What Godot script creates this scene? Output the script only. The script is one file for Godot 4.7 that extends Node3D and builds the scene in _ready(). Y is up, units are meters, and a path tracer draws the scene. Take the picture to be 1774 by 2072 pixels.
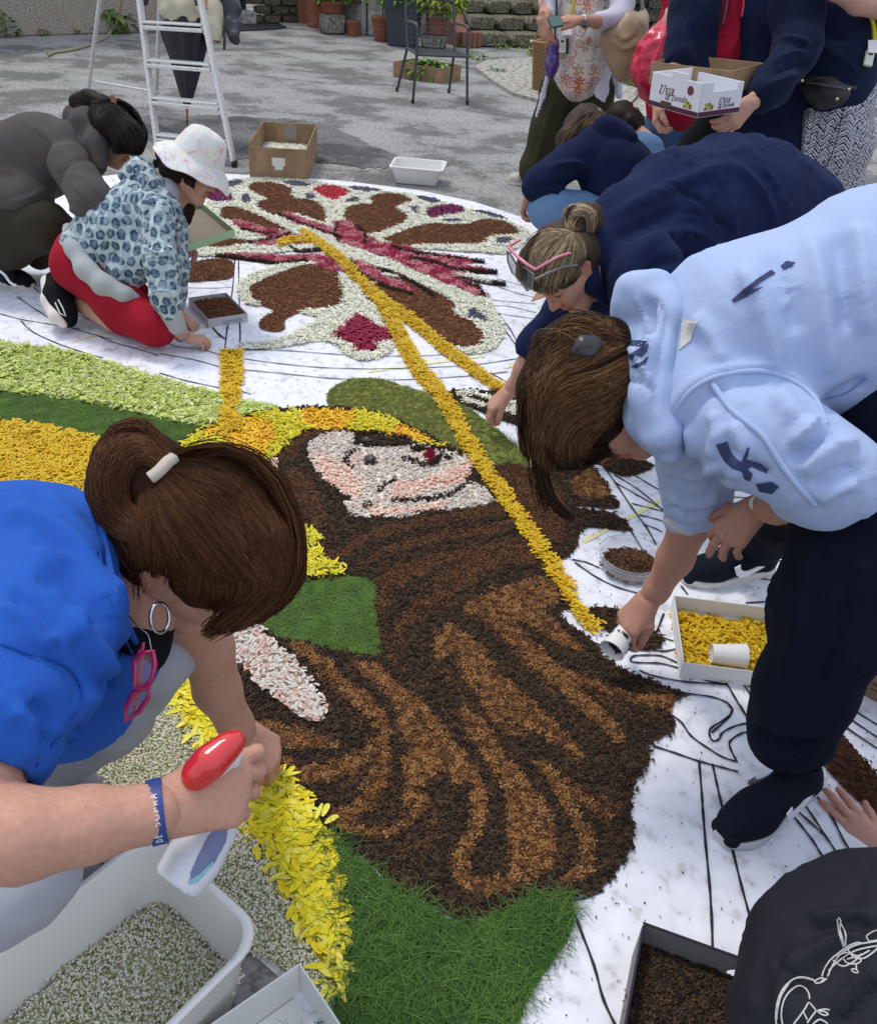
extends Node3D

const FOCAL := 1775.0
const EYE := Vector3(0,1.52,0)
var cam_right := Vector3.RIGHT
var cam_down := Vector3.DOWN
var cam_fwd := Vector3.FORWARD
var taken := {}
var M := {}
var rng := RandomNumberGenerator.new()

func _ready() -> void:
	rng.seed = 7
	set_up_view()
	set_up_light()
	make_materials()
	build_setting()
	build_carpet()
	build_objects()
	build_people()

func set_up_view() -> void:
	var pitch := atan2(1206.0,FOCAL)
	var roll := deg_to_rad(4.0)
	var cp := cos(pitch)
	var sp := sin(pitch)
	cam_right = Vector3(cos(roll), sin(roll) * cp, -sin(roll) * sp)
	cam_down = Vector3(sin(roll), -cos(roll) * cp, cos(roll) * sp)
	cam_fwd = Vector3(0,-sp,-cp)
	var cam := Camera3D.new()
	cam.name = "camera"
	cam.fov = 60.541
	cam.near = .05
	cam.far = 400.0
	cam.transform = Transform3D(Basis(cam_right, -cam_down, -cam_fwd), EYE)
	add_child(cam)
	cam.current = true

func set_up_light() -> void:
	var sky := ProceduralSkyMaterial.new()
	sky.sky_top_color = Color(.80,.84,.92)
	sky.sky_horizon_color = Color(.76,.79,.85)
	sky.sky_curve = .2
	sky.ground_bottom_color = Color(.3,.3,.3)
	sky.ground_horizon_color = Color(.6,.62,.66)
	sky.sky_energy_multiplier = 1.0
	var s := Sky.new()
	s.sky_material = sky
	var env := Environment.new()
	env.background_mode = Environment.BG_SKY
	env.sky = s
	env.background_energy_multiplier = 1.0
	env.tonemap_mode = Environment.TONE_MAPPER_LINEAR
	env.tonemap_exposure = 1.36
	env.sdfgi_enabled = true
	env.ssao_enabled = true
	env.ssil_enabled = true
	var we := WorldEnvironment.new()
	we.name = "daylight"
	we.environment = env
	add_child(we)
	var sun := DirectionalLight3D.new()
	sun.name = "sun"
	sun.light_energy = .45
	sun.light_angular_distance = 14.0
	sun.light_color = Color(1.0,.975,.94)
	sun.shadow_enabled = true
	add_child(sun)
	sun.look_at_from_position(Vector3(-2.2,6.0,-2.4),Vector3.ZERO,Vector3.UP)

# ---- points ----------------------------------------------------------------
# a point at viewing distance d along the picture direction (x, y), and the point of the level h below it
func px(x: float, y: float, d: float) -> Vector3:
	return EYE + (cam_right * (x - 887.0) + cam_down * (y - 1036.0) + cam_fwd * FOCAL) * (d / FOCAL)

func gp(x: float, y: float, h := .0) -> Vector3:
	var v := px(x, y, 1.0) - EYE
	return EYE + v * ((h - EYE.y) / v.y)

func to_px(p: Vector3) -> Vector3:
	var q := p - EYE
	var d := q.dot(cam_fwd)
	return Vector3(q.dot(cam_right) / d * FOCAL + 887.0,q.dot(cam_down) / d * FOCAL + 1036.0,d)

# ---- nodes -----------------------------------------------------------------
func numbered(called: String) -> String:
	if not taken.has(called):
		taken[called] = 0
		return called
	taken[called] += 1
	return "%s_%03d" % [called,taken[called]]

func thing(called: String,label: String,category: String,at := Vector3.ZERO,turn := .0,group := "") -> Node3D:
	var o := Node3D.new()
	o.name = numbered(called)
	add_child(o, true)
	o.position = at
	o.rotation.y = turn
	return tag(o, label, category, group)

func tag(o: Node3D, label: String, category := "", group := "", kind := "") -> Node3D:
	if label:
		o.set_meta("label", label)
	if category:
		o.set_meta("category", category)
	if group:
		o.set_meta("group", group)
	if kind:
		o.set_meta("kind", kind)
	return o

func part(called: String, mesh: Mesh, m: Material, parent: Node = self, at := Transform3D()) -> MeshInstance3D:
	var o := MeshInstance3D.new()
	o.mesh = mesh
	o.material_override = m
	o.transform = at
	if parent == self:
		o.name = numbered(called)
	else:
		var k := 0
		var nm := called
		while parent.has_node(nm):
			k += 1
			nm = "%s_%03d" % [called,k]
		o.name = nm
	parent.add_child(o, true)
	return o

func structure(called: String, mesh: Mesh, m: Material, label := "") -> MeshInstance3D:
	var o := part(called, mesh, m)
	o.set_meta("kind", "structure")
	if label:
		o.set_meta("label", label)
	return o

func lin(r: float, g: float, b: float) -> Color:
	return Color(r, g, b).linear_to_srgb()

# ---- meshes ----------------------------------------------------------------
class Geo:
	var v := PackedVector3Array()
	var n := PackedVector3Array()
	var c := PackedColorArray()
	var t := PackedVector2Array()
	var i := PackedInt32Array()
	var col := Color.WHITE
	var colored := false
	var uved := false

	func vert(p: Vector3,nn: Vector3,uv := Vector2.ZERO) -> int:
		v.append(p)
		n.append(nn)
		c.append(col)
		t.append(uv)
		return v.size() - 1

	# counter-clockwise seen from outside; stored clockwise
	func tri(p: Vector3,q: Vector3,r: Vector3) -> void:
		var nn := (q - p).cross(r - p).normalized()
		var k := vert(p, nn)
		vert(q, nn)
		vert(r, nn)
		i.append_array([k,k + 2,k + 1])

	func quad(p: Vector3,q: Vector3,r: Vector3,s: Vector3) -> void:
		var nn := (q - p).cross(r - p) + (r - p).cross(s - p)
		nn = nn.normalized()
		var k := vert(p,nn,Vector2(0,1))
		vert(q,nn,Vector2(1,1))
		vert(r,nn,Vector2(1,0))
		vert(s,nn,Vector2(0,0))
		i.append_array([k,k + 2,k + 1,k,k + 3,k + 2])

	# a box with chamfered edges
	func box(at: Transform3D,size: Vector3,b := .0) -> void:
		var h := size / 2.0
		b = minf(b, minf(h.x, minf(h.y, h.z)) * .95)
		var ax := [Vector3(1,0,0),Vector3(0,1,0),Vector3(0,0,1)]
		for a in 3:
			for s in [-1.0,1.0]:
				var u: Vector3 = ax[(a + 1) % 3]
				var w: Vector3 = ax[(a + 2) % 3]
				if s < 0:
					var tmp := u
					u = w
					w = tmp
				var o: Vector3 = ax[a] * s * h[a]
				var uu: Vector3 = u * (absf(u.dot(h)) - b)
				var ww: Vector3 = w * (absf(w.dot(h)) - b)
				quad(at * (o - uu - ww), at * (o + uu - ww), at * (o + uu + ww), at * (o - uu + ww))
		if b <= .0:
			return
		for a in 3:
			var u: Vector3 = ax[(a + 1) % 3]
			var w: Vector3 = ax[(a + 2) % 3]
			for su in [-1.0,1.0]:
				for sw in [-1.0,1.0]:
					var l: Vector3 = ax[a] * (h[a] - b)
					var e1: Vector3 = u * su * u.dot(h) + w * sw * (w.dot(h) - b)
					var e2: Vector3 = u * su * (u.dot(h) - b) + w * sw * w.dot(h)
					if su * sw > 0:
						quad(at * (e1 - l), at * (e2 - l), at * (e2 + l), at * (e1 + l))
					else:
						quad(at * (e2 - l), at * (e1 - l), at * (e1 + l), at * (e2 + l))
		for sx in [-1.0,1.0]:
			for sy in [-1.0,1.0]:
				for sz in [-1.0,1.0]:
					var s := Vector3(sx, sy, sz)
					var p := at * (s * Vector3(h.x, h.y - b, h.z - b))
					var q := at * (s * Vector3(h.x - b, h.y, h.z - b))
					var r := at * (s * Vector3(h.x - b, h.y - b, h.z))
					if sx * sy * sz > 0:
						tri(p, q, r)
					else:
						tri(p, r, q)

	# rings of the same number of points; wrap closes each ring; rings run so that outside is to the right-hand rule of (along, round)
	func loft(rings: Array, wrap := true, caps := false, flip := false) -> void:
		var m: int = rings[0].size()
		var k0 := v.size()
		for ri in rings.size():
			var ring: PackedVector3Array = rings[ri]
			for j in m:
				vert(ring[j],Vector3.ZERO,Vector2(float(j) / m,float(ri) / maxf(1.0,rings.size() - 1)))
		var last := m if wrap else m - 1
		for r in rings.size() - 1:
			for j in last:
				var a := k0 + r * m + j
				var b := k0 + r * m + (j + 1) % m
				var d := a + m
				var e := b + m
				face(a, b, e, flip)
				face(a, e, d, flip)
		if caps:
			for r in [0,rings.size() - 1]:
				var mid := Vector3.ZERO
				for p in rings[r]:
					mid += p
				mid /= m
				for j in last:
					var p: Vector3 = rings[r][j]
					var q: Vector3 = rings[r][(j + 1) % m]
					if (r == 0) != flip:
						tri(mid, q, p)
					else:
						tri(mid, p, q)
		for k in range(k0,v.size()):
			n[k] = n[k].normalized() if n[k].length_squared() > 1e-18 else Vector3.UP

	func face(a: int, b: int, d: int, flip: bool) -> void:
		if flip:
			var s := b
			b = d
			d = s
		var nn := (v[b] - v[a]).cross(v[d] - v[a])
		n[a] += nn
		n[b] += nn
		n[d] += nn
		i.append_array([a,d,b])

	func tube(path: PackedVector3Array,radius: Variant,sides := 8,caps := true,up := Vector3.ZERO,flat := 1.0) -> void:
		var rings := []
		var side := Vector3.ZERO
		for k in path.size():
			var d := (path[mini(k + 1,path.size() - 1)] - path[maxi(k - 1,0)]).normalized()
			if side == Vector3.ZERO:
				var ref := up if up != Vector3.ZERO else (Vector3.UP if absf(d.y) < .9 else Vector3.RIGHT)
				side = ref.cross(d).normalized()
			else:
				side = (side - d * side.dot(d)).normalized()
			var w := d.cross(side)
			var r: float = radius if radius is float else radius[k]
			var ring := PackedVector3Array()
			for j in sides:
				var a := TAU * j / sides
				ring.append(path[k] + side * cos(a) * r + w * sin(a) * r * flat)
			rings.append(ring)
		loft(rings, true, caps)

	func add(o: Geo, at := Transform3D()) -> void:
		var k := v.size()
		for j in o.v.size():
			v.append(at * o.v[j])
			n.append((at.basis * o.n[j]).normalized())
		c.append_array(o.c)
		t.append_array(o.t)
		for x in o.i:
			i.append(x + k)

	func smooth() -> void:
		n.fill(Vector3.ZERO)
		for k in range(0,i.size(),3):
			var nn := (v[i[k + 2]] - v[i[k]]).cross(v[i[k + 1]] - v[i[k]])
			n[i[k]] += nn
			n[i[k + 1]] += nn
			n[i[k + 2]] += nn
		for k in n.size():
			n[k] = n[k].normalized() if n[k].length_squared() > 1e-18 else Vector3.UP

	func mesh() -> ArrayMesh:
		var a := []
		a.resize(Mesh.ARRAY_MAX)
		a[Mesh.ARRAY_VERTEX] = v
		a[Mesh.ARRAY_NORMAL] = n
		if colored:
			a[Mesh.ARRAY_COLOR] = c
		a[Mesh.ARRAY_TEX_UV] = t
		a[Mesh.ARRAY_INDEX] = i
		var m := ArrayMesh.new()
		m.add_surface_from_arrays(Mesh.PRIMITIVE_TRIANGLES, a)
		return m

func box_mesh(size: Vector3,b := .0) -> ArrayMesh:
	var g := Geo.new()
	g.box(Transform3D(), size, b)
	return g.mesh()

func tube_mesh(path: Array, radius: Variant, sides := 8) -> ArrayMesh:
	var g := Geo.new()
	g.tube(PackedVector3Array(path), radius, sides)
	return g.mesh()

# a smooth line through the points
func curve(points: Array, steps := 6) -> PackedVector3Array:
	var out := PackedVector3Array()
	for k in points.size() - 1:
		var p0: Vector3 = points[maxi(k - 1,0)]
		var p1: Vector3 = points[k]
		var p2: Vector3 = points[k + 1]
		var p3: Vector3 = points[mini(k + 2,points.size() - 1)]
		for s in steps:
			out.append(p1.cubic_interpolate(p2,p0,p3,float(s) / steps))
	out.append(points[-1])
	return out

func round_rect(w: float, d: float, r: float, y: float, seg := 5) -> PackedVector3Array:
	var out := PackedVector3Array()
	var mid := [Vector3(w / 2 - r,y,d / 2 - r),Vector3(-w / 2 + r,y,d / 2 - r),Vector3(-w / 2 + r,y,-d / 2 + r),Vector3(w / 2 - r,y,-d / 2 + r)]
	for q in 4:
		for s in seg + 1:
			var a := PI / 2 * (q + float(s) / seg)
			out.append(mid[q] + Vector3(cos(a),0,sin(a)) * r)
	return out

func circle(r: float,y: float,n := 24,at := Vector3.ZERO) -> PackedVector3Array:
	var out := PackedVector3Array()
	for k in n:
		out.append(at + Vector3(cos(TAU * k / n) * r, y, sin(TAU * k / n) * r))
	return out

func lathe(profile: Array, n := 24) -> ArrayMesh:
	var g := Geo.new()
	var rings := []
	for p in profile:
		rings.append(circle(p.x, p.y, n))
	g.loft(rings, true, false, true)
	return g.mesh()

# an open tub: outer wall, rim and inner wall
func tub_mesh(w: float, d: float, h: float, taper: float, r: float, wall: float, lip: float) -> ArrayMesh:
	var g := Geo.new()
	var w0 := w - taper
	var d0 := d - taper
	var r0 := maxf(.006,r - taper * .3)
	var rows := [[w0 - .02,d0 - .02,.0],[w0,d0,.008],[w,d,h - .012],[w + lip * 2,d + lip * 2,h - .012],[w + lip * 2 + .003,d + lip * 2 + .003,h - .003],[w + lip * 2 - .004,d + lip * 2 - .004,h],[w - wall,d - wall,h],[w - wall * 2,d - wall * 2,h - .006],[w0 - wall * 2,d0 - wall * 2,.014],[w0 - wall * 2 - .02,d0 - wall * 2 - .02,.006],[.02,.02,.006]]
	var rings := []
	rings.append(round_rect(.02,.02,.008,.0))
	for q in rows:
		var f: float = clampf(q[2] / h,.0,1.0)
		rings.append(round_rect(q[0],q[1],minf(lerpf(r0,r,f),minf(q[0],q[1]) * .49),q[2]))
	g.loft(rings, true, false, true)
	return g.mesh()

# a flat outline with thickness, lying in x and y, its front at +z
func plate(outline: PackedVector2Array, depth: float) -> Geo:
	var g := Geo.new()
	if Geometry2D.is_polygon_clockwise(outline):
		outline.reverse()
	var ids := Geometry2D.triangulate_polygon(outline)
	for k in range(0,ids.size(),3):
		var a := outline[ids[k]]
		var b := outline[ids[k + 1]]
		var d := outline[ids[k + 2]]
		if (b - a).cross(d - a) < 0:
			var s := b
			b = d
			d = s
		g.tri(Vector3(a.x, a.y, 0), Vector3(b.x, b.y, 0), Vector3(d.x, d.y, 0))
		g.tri(Vector3(a.x, a.y, -depth), Vector3(d.x, d.y, -depth), Vector3(b.x, b.y, -depth))
	for k in outline.size():
		var a := outline[k]
		var b := outline[(k + 1) % outline.size()]
		g.quad(Vector3(a.x, a.y, -depth), Vector3(b.x, b.y, -depth), Vector3(b.x, b.y, 0), Vector3(a.x, a.y, 0))
	return g

# ---- materials -------------------------------------------------------------
func mat(c: Color,rough := .8,spec := .4) -> StandardMaterial3D:
	var m := StandardMaterial3D.new()
	m.albedo_color = c
	m.roughness = rough
	m.metallic_specular = spec
	return m

func noise_tex(seed_: int,freq: float,size: int,colors: Array,offsets: Array,octaves := 5,kind := FastNoiseLite.TYPE_SIMPLEX_SMOOTH,gain := .5) -> NoiseTexture2D:
	var n := FastNoiseLite.new()
	n.fractal_gain = gain
	n.seed = seed_
	n.frequency = freq
	n.noise_type = kind
	n.fractal_octaves = octaves
	var t := NoiseTexture2D.new()
	t.width = size
	t.height = size
	t.seamless = true
	t.noise = n
	var gr := Gradient.new()
	gr.offsets = PackedFloat32Array(offsets)
	gr.colors = PackedColorArray(colors)
	t.color_ramp = gr
	return t

func height_tex(seed_: int,freq: float,size: int,octaves := 4,kind := FastNoiseLite.TYPE_SIMPLEX_SMOOTH) -> NoiseTexture2D:
	var t := noise_tex(seed_,freq,size,[Color.BLACK,Color.WHITE],[.0,1.0],octaves,kind)
	return t

func tri_map(m: StandardMaterial3D, scale: float, world := true) -> void:
	m.uv1_triplanar = true
	m.uv1_world_triplanar = world
	m.uv1_scale = Vector3.ONE * scale

func relief(m: StandardMaterial3D, t: Texture2D, cm: float) -> void:
	m.heightmap_enabled = true
	m.heightmap_texture = t
	m.heightmap_scale = cm

# cloth: a woven grain in relief and a faint unevenness of the dye
func cloth(c: Color,grain := 60.0,rim := .25,uneven := .08) -> StandardMaterial3D:
	var m := mat(Color.WHITE,.92,.2)
	m.albedo_color = c
	m.albedo_texture = cloth_dye
	tri_map(m, 9.0)
	relief(m, cloth_weave, .02)
	m.rim_enabled = true
	m.rim = rim
	m.rim_tint = .7
	return m

var cloth_dye: Texture2D
var cloth_weave: Texture2D

func make_materials() -> void:
	cloth_dye = noise_tex(3,.3,256,[Color(.90,.90,.90),Color(1,1,1)],[.25,.75],3)
	cloth_weave = height_tex(5,.25,256,2)
	var as_ := mat(Color.WHITE,.85,.35)
	as_.albedo_texture = noise_tex(11,.005,1024,[lin(.17,.166,.158),lin(.235,.23,.22),lin(.315,.308,.295),lin(.39,.38,.36)],[.30,.43,.455,.72],9,FastNoiseLite.TYPE_SIMPLEX_SMOOTH,.66)
	tri_map(as_, .16)
	as_.uv1_scale = Vector3(.17,.2,.2)
	as_.detail_enabled = true
	as_.detail_blend_mode = BaseMaterial3D.BLEND_MODE_MUL
	as_.detail_albedo = noise_tex(12,.05,1024,[Color(.72,.72,.72),Color(.87,.87,.87),Color(.95,.95,.95),Color(1,1,1)],[.3,.42,.5,.68],7,FastNoiseLite.TYPE_SIMPLEX_SMOOTH,.75)
	as_.detail_uv_layer = BaseMaterial3D.DETAIL_UV_2
	as_.uv2_triplanar = true
	as_.uv2_world_triplanar = true
	as_.uv2_scale = Vector3.ONE * .55
	relief(as_,height_tex(13,.2,512,4),1.2)
	M.asphalt = as_
	var pp := mat(lin(.80,.81,.86),.6,.35)
	pp.albedo_texture = noise_tex(21,.03,1024,[Color(.84,.83,.82),Color(.96,.96,.965),Color(1,1,1)],[.18,.36,.7],7)
	tri_map(pp, .5)
	relief(pp,height_tex(22,.006,512,3),1.5)
	M.paper = pp
	M.ink = mat(lin(.015,.015,.02),.6)
	M.tape = mat(lin(.78,.74,.36),.4)
	var pl := mat(Color.WHITE,.6,.35)
	pl.vertex_color_use_as_albedo = true
	pl.backlight_enabled = true
	pl.backlight = Color(.25,.25,.25)
	M.petal = pl
	var sd := mat(Color.WHITE,.75,.3)
	sd.vertex_color_use_as_albedo = true
	M.seed = sd
	M.cardboard = mat(lin(.36,.235,.13),.85)
	M.cardboard.albedo_texture = noise_tex(31,.01,256,[Color(.86,.86,.86),Color.WHITE],[.3,.7])
	tri_map(M.cardboard, 2.0)
	M.card_white = mat(lin(.72,.71,.68),.7)
	M.white_plastic = mat(lin(.76,.75,.70),.35,.5)
	M.steel_grey = mat(lin(.05,.052,.056),.45,.5)
	M.black = mat(lin(.018,.018,.02),.6)
	M.white = mat(lin(.8,.8,.8),.6)

func build_setting() -> void:
	var g := Geo.new()
	g.quad(Vector3(-90,0,60),Vector3(90,0,60),Vector3(90,0,-120),Vector3(-90,0,-120))
	structure("ground", g.mesh(), M.asphalt)
	var old: StandardMaterial3D = M.asphalt.duplicate()
	old.albedo_color = Color(.74,.74,.75)
	old.uv1_offset = Vector3(.3,0,.2)
	var ragged := []
	var rr := RandomNumberGenerator.new()
	rr.seed = 3
	var base := [[300,232],[430,233],[532,238],[608,242],[657,249],[721,280],[774,302],[820,325],[790,338],[740,340],[626,328],[500,322],[380,310],[250,262]]
	for k in base.size():
		for j in 6:
			var u := j / 6.0
			var a: Array = base[k]
			var b: Array = base[(k + 1) % base.size()]
			ragged.append([lerpf(a[0],b[0],u) + rr.randf_range(-7,7),lerpf(a[1],b[1],u) + rr.randf_range(-2.5,2.5)])
	flat_sheet("asphalt_patch",ragged,.004,old)
	M.dash = mat(Color.WHITE,.95,.2)
	M.dash.albedo_texture = noise_tex(51,.10,512,[lin(.20,.165,.125),lin(.40,.345,.275),lin(.50,.445,.37)],[.3,.5,.72],4)
	tri_map(M.dash, .9)
	relief(M.dash,height_tex(52,.14,512,3),1.2)
	M.concrete = mat(Color.WHITE,.9,.25)
	M.concrete.albedo_texture = noise_tex(53,.035,512,[lin(.20,.195,.17),lin(.36,.345,.30),lin(.46,.44,.39)],[.25,.5,.75],6)
	tri_map(M.concrete, .7)
	M.stone = mat(Color.WHITE,.92,.25)
	M.stone.albedo_texture = noise_tex(54,.03,512,[lin(.085,.08,.065),lin(.21,.19,.155),lin(.34,.315,.27)],[.25,.5,.75],6)
	tri_map(M.stone, 1.3)
	M.moss = mat(Color.WHITE,.95,.2)
	M.moss.albedo_texture = noise_tex(55,.03,512,[lin(.07,.075,.035),lin(.17,.155,.11),lin(.28,.255,.20)],[.3,.5,.75],6)
	tri_map(M.moss, 1.3)
	M.terracotta = mat(Color.WHITE,.85,.3)
	M.terracotta.albedo_texture = noise_tex(56,.03,256,[lin(.20,.075,.045),lin(.30,.115,.07)],[.3,.7],5)
	tri_map(M.terracotta, 2.0)
	var lw := mat(Color.WHITE,.8,.25)
	lw.vertex_color_use_as_albedo = true
	lw.backlight_enabled = true
	lw.backlight = Color(.35,.35,.35)
	M.leaf = lw
	left_wall()
	house()
	planter_corner()
	stairs()
	right_side()

func flat_sheet(called: String, outline: Array, h: float, m: Material) -> MeshInstance3D:
	var poly := PackedVector2Array()
	for q in outline:
		var w := gp(q[0],q[1],h)
		poly.append(Vector2(w.x, w.z))
	var g := Geo.new()
	var ids := Geometry2D.triangulate_polygon(poly)
	for k in range(0,ids.size(),3):
		var a := poly[ids[k]]
		var b := poly[ids[k + 1]]
		var d := poly[ids[k + 2]]
		if (b - a).cross(d - a) > 0:
			var s := b
			b = d
			d = s
		g.tri(Vector3(a.x, h, a.y), Vector3(b.x, h, b.y), Vector3(d.x, h, d.y))
	for k in poly.size():
		var a := poly[k]
		var b := poly[(k + 1) % poly.size()]
		g.quad(Vector3(a.x,0,a.y),Vector3(b.x,0,b.y),Vector3(b.x,h,b.y),Vector3(a.x,h,a.y))
	return structure(called, g.mesh(), m)

# a wall standing on the line from a to b
func wall_mesh(a: Vector3,b: Vector3,h: float,thick: float) -> ArrayMesh:
	var d := (b - a).normalized()
	var g := Geo.new()
	g.box(Transform3D(Basis(d,Vector3.UP,d.cross(Vector3.UP)),(a + b) / 2 + Vector3(0,h / 2,0) - d.cross(Vector3.UP) * .0),Vector3(a.distance_to(b),h,thick),.015)
	return g.mesh()

# many small leaves round a stem
func leaves(at: Vector3,wide: float,high: float,count: int,size: float,cols: Array,seed_: int,droop := .3) -> ArrayMesh:
	var r := RandomNumberGenerator.new()
	r.seed = seed_
	var g := Geo.new()
	g.colored = true
	for k in count:
		var a := r.randf() * TAU
		var u := sqrt(r.randf())
		var h := r.randf()
		var p := at + Vector3(cos(a) * u * wide * (.4 + .6 * sin(PI * minf(1.0,h * .8 + .2))),h * high * (1.0 - u * .4),sin(a) * u * wide * (.4 + .6 * sin(PI * minf(1.0,h * .8 + .2))))
		var out := (Vector3(cos(a),r.randf_range(-.3,1.0) - droop,sin(a))).rotated(Vector3.UP,r.randf_range(-.9,.9)).normalized()
		var side := out.cross(Vector3.UP).normalized()
		var up := side.cross(out)
		var l := size * r.randf_range(.6,1.2)
		var c: Color = cols[r.randi() % cols.size()]
		var sh := r.randf_range(.75,1.25)
		g.col = Color(c.r * sh, c.g * sh, c.b * sh)
		var w := l * .28
		g.loft([PackedVector3Array([p - side * .001,p,p + side * .001]),PackedVector3Array([p + out * l * .4 - side * w + up * w * .5,p + out * l * .4,p + out * l * .4 + side * w + up * w * .5]),PackedVector3Array([p + out * l * .75 - side * w * .7 + up * w * .2 - Vector3(0,l * .1,0),p + out * l * .75 - Vector3(0,l * .12,0),p + out * l * .75 + side * w * .7 + up * w * .2 - Vector3(0,l * .1,0)]),PackedVector3Array([p + out * l - Vector3(0,l * .3,0),p + out * l - Vector3(0,l * .3,0),p + out * l - Vector3(0,l * .3,0)])],false)
	return g.mesh()

# a rough stone: a box whose corners are knocked about
func rough_stone(size: Vector3,r: RandomNumberGenerator,much := .12) -> ArrayMesh:
	var rings := []
	for q in [[-.5,.80],[-.42,.96],[.0,1.0],[.42,.97],[.5,.8]]:
		var ring := PackedVector3Array()
		for k in 8:
			var c := Vector2([1,1,.1,-1,-1,-1,-.1,1][k],[.1,1,1,1,-.1,-1,-1,-1][k])
			var f := .92 if k % 2 == 1 else 1.0
			ring.append(Vector3(c.x * .5 * size.x * q[1] * f * (1.0 + r.randf_range(-much,much * .3)),c.y * .5 * size.y * q[1] * f * (1.0 + r.randf_range(-much,much * .3)),q[0] * size.z + r.randf_range(-1,1) * size.z * much * .4))
		rings.append(ring)
	var g := Geo.new()
	g.loft(rings, true, true)
	return g.mesh()

func left_wall() -> void:
	var a := gp(-500,92)
	var b := gp(438,62)
	a = b + (gp(0,75) - b).normalized() * 8.0
	var d := (b - a).normalized()
	var back := d.cross(Vector3.UP) * -1.0
	if back.z > 0:
		back = -back
	var off := back * .15
	var w := part("yard_wall",wall_mesh(a + off,b + off,2.6,.3),M.dash)
	tag(w, "beige pebbledash wall of the yard with weeds along its foot", "wall")
	var seam := Geo.new()
	var at := gp(15,74)
	seam.box(Transform3D(Basis(d,Vector3.UP,d.cross(Vector3.UP)),at + Vector3(0,1.3,0) - back * .004),Vector3(.025,2.6,.012),.002)
	part("joint",seam.mesh(),mat(lin(.10,.085,.065),.95),w)
	var greens := [Color(.055,.11,.018),Color(.09,.17,.03),Color(.13,.22,.045)]
	var weeds := [[228,64,.24,.46,120,.15,"broad leaved green plant growing at the foot of the pebbledash wall"],[14,74,.14,.34,70,.08,"small bushy weed in the corner of the pebbledash wall"],[163,68,.10,.12,30,.06,"low weed tuft left of the broad leaved plant"],[186,67,.08,.12,26,.06,"low weed tuft nearest the broad leaved plant"],[90,72,.05,.10,18,.05,"tiny lone weed sprout at the wall foot"],[270,64,.10,.10,24,.05,"low weed tuft right of the broad leaved plant"],[345,62,.12,.10,26,.05,"weeds at the wall foot seen through the ladder"]]
	for k in weeds.size():
		var q: Array = weeds[k]
		var p := gp(q[0],q[1] + 1)
		var t := thing("wall_weed",q[6],"weed",p,.0,"weeds along the wall")
		part("leaves",leaves(Vector3(0,.0,0),q[2],q[3],q[4],q[5],greens,60 + k),M.leaf,t)
		part("stem",tube_mesh([Vector3(0,0,0),Vector3(.01,q[3] * .5,0),Vector3(.0,q[3] * .85,.01)],[.008,.006,.002],5),mat(lin(.12,.15,.05)),t)
	var hose := []
	for q in [[246,-30,.9],[244,20,.5],[232,55,.12],[210,78,.015],[180,92,.015],[140,102,.015],[112,106,.015],[98,112,.015],[104,108,.02],[94,104,.02]]:
		hose.append(gp(q[0],q[1],q[2]))
	tag(part("garden_hose",tube_mesh(Array(curve(hose,5)),.014,8),mat(lin(.33,.27,.17),.6)),"pale hose trailing from the wall onto the asphalt", "hose")

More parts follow.
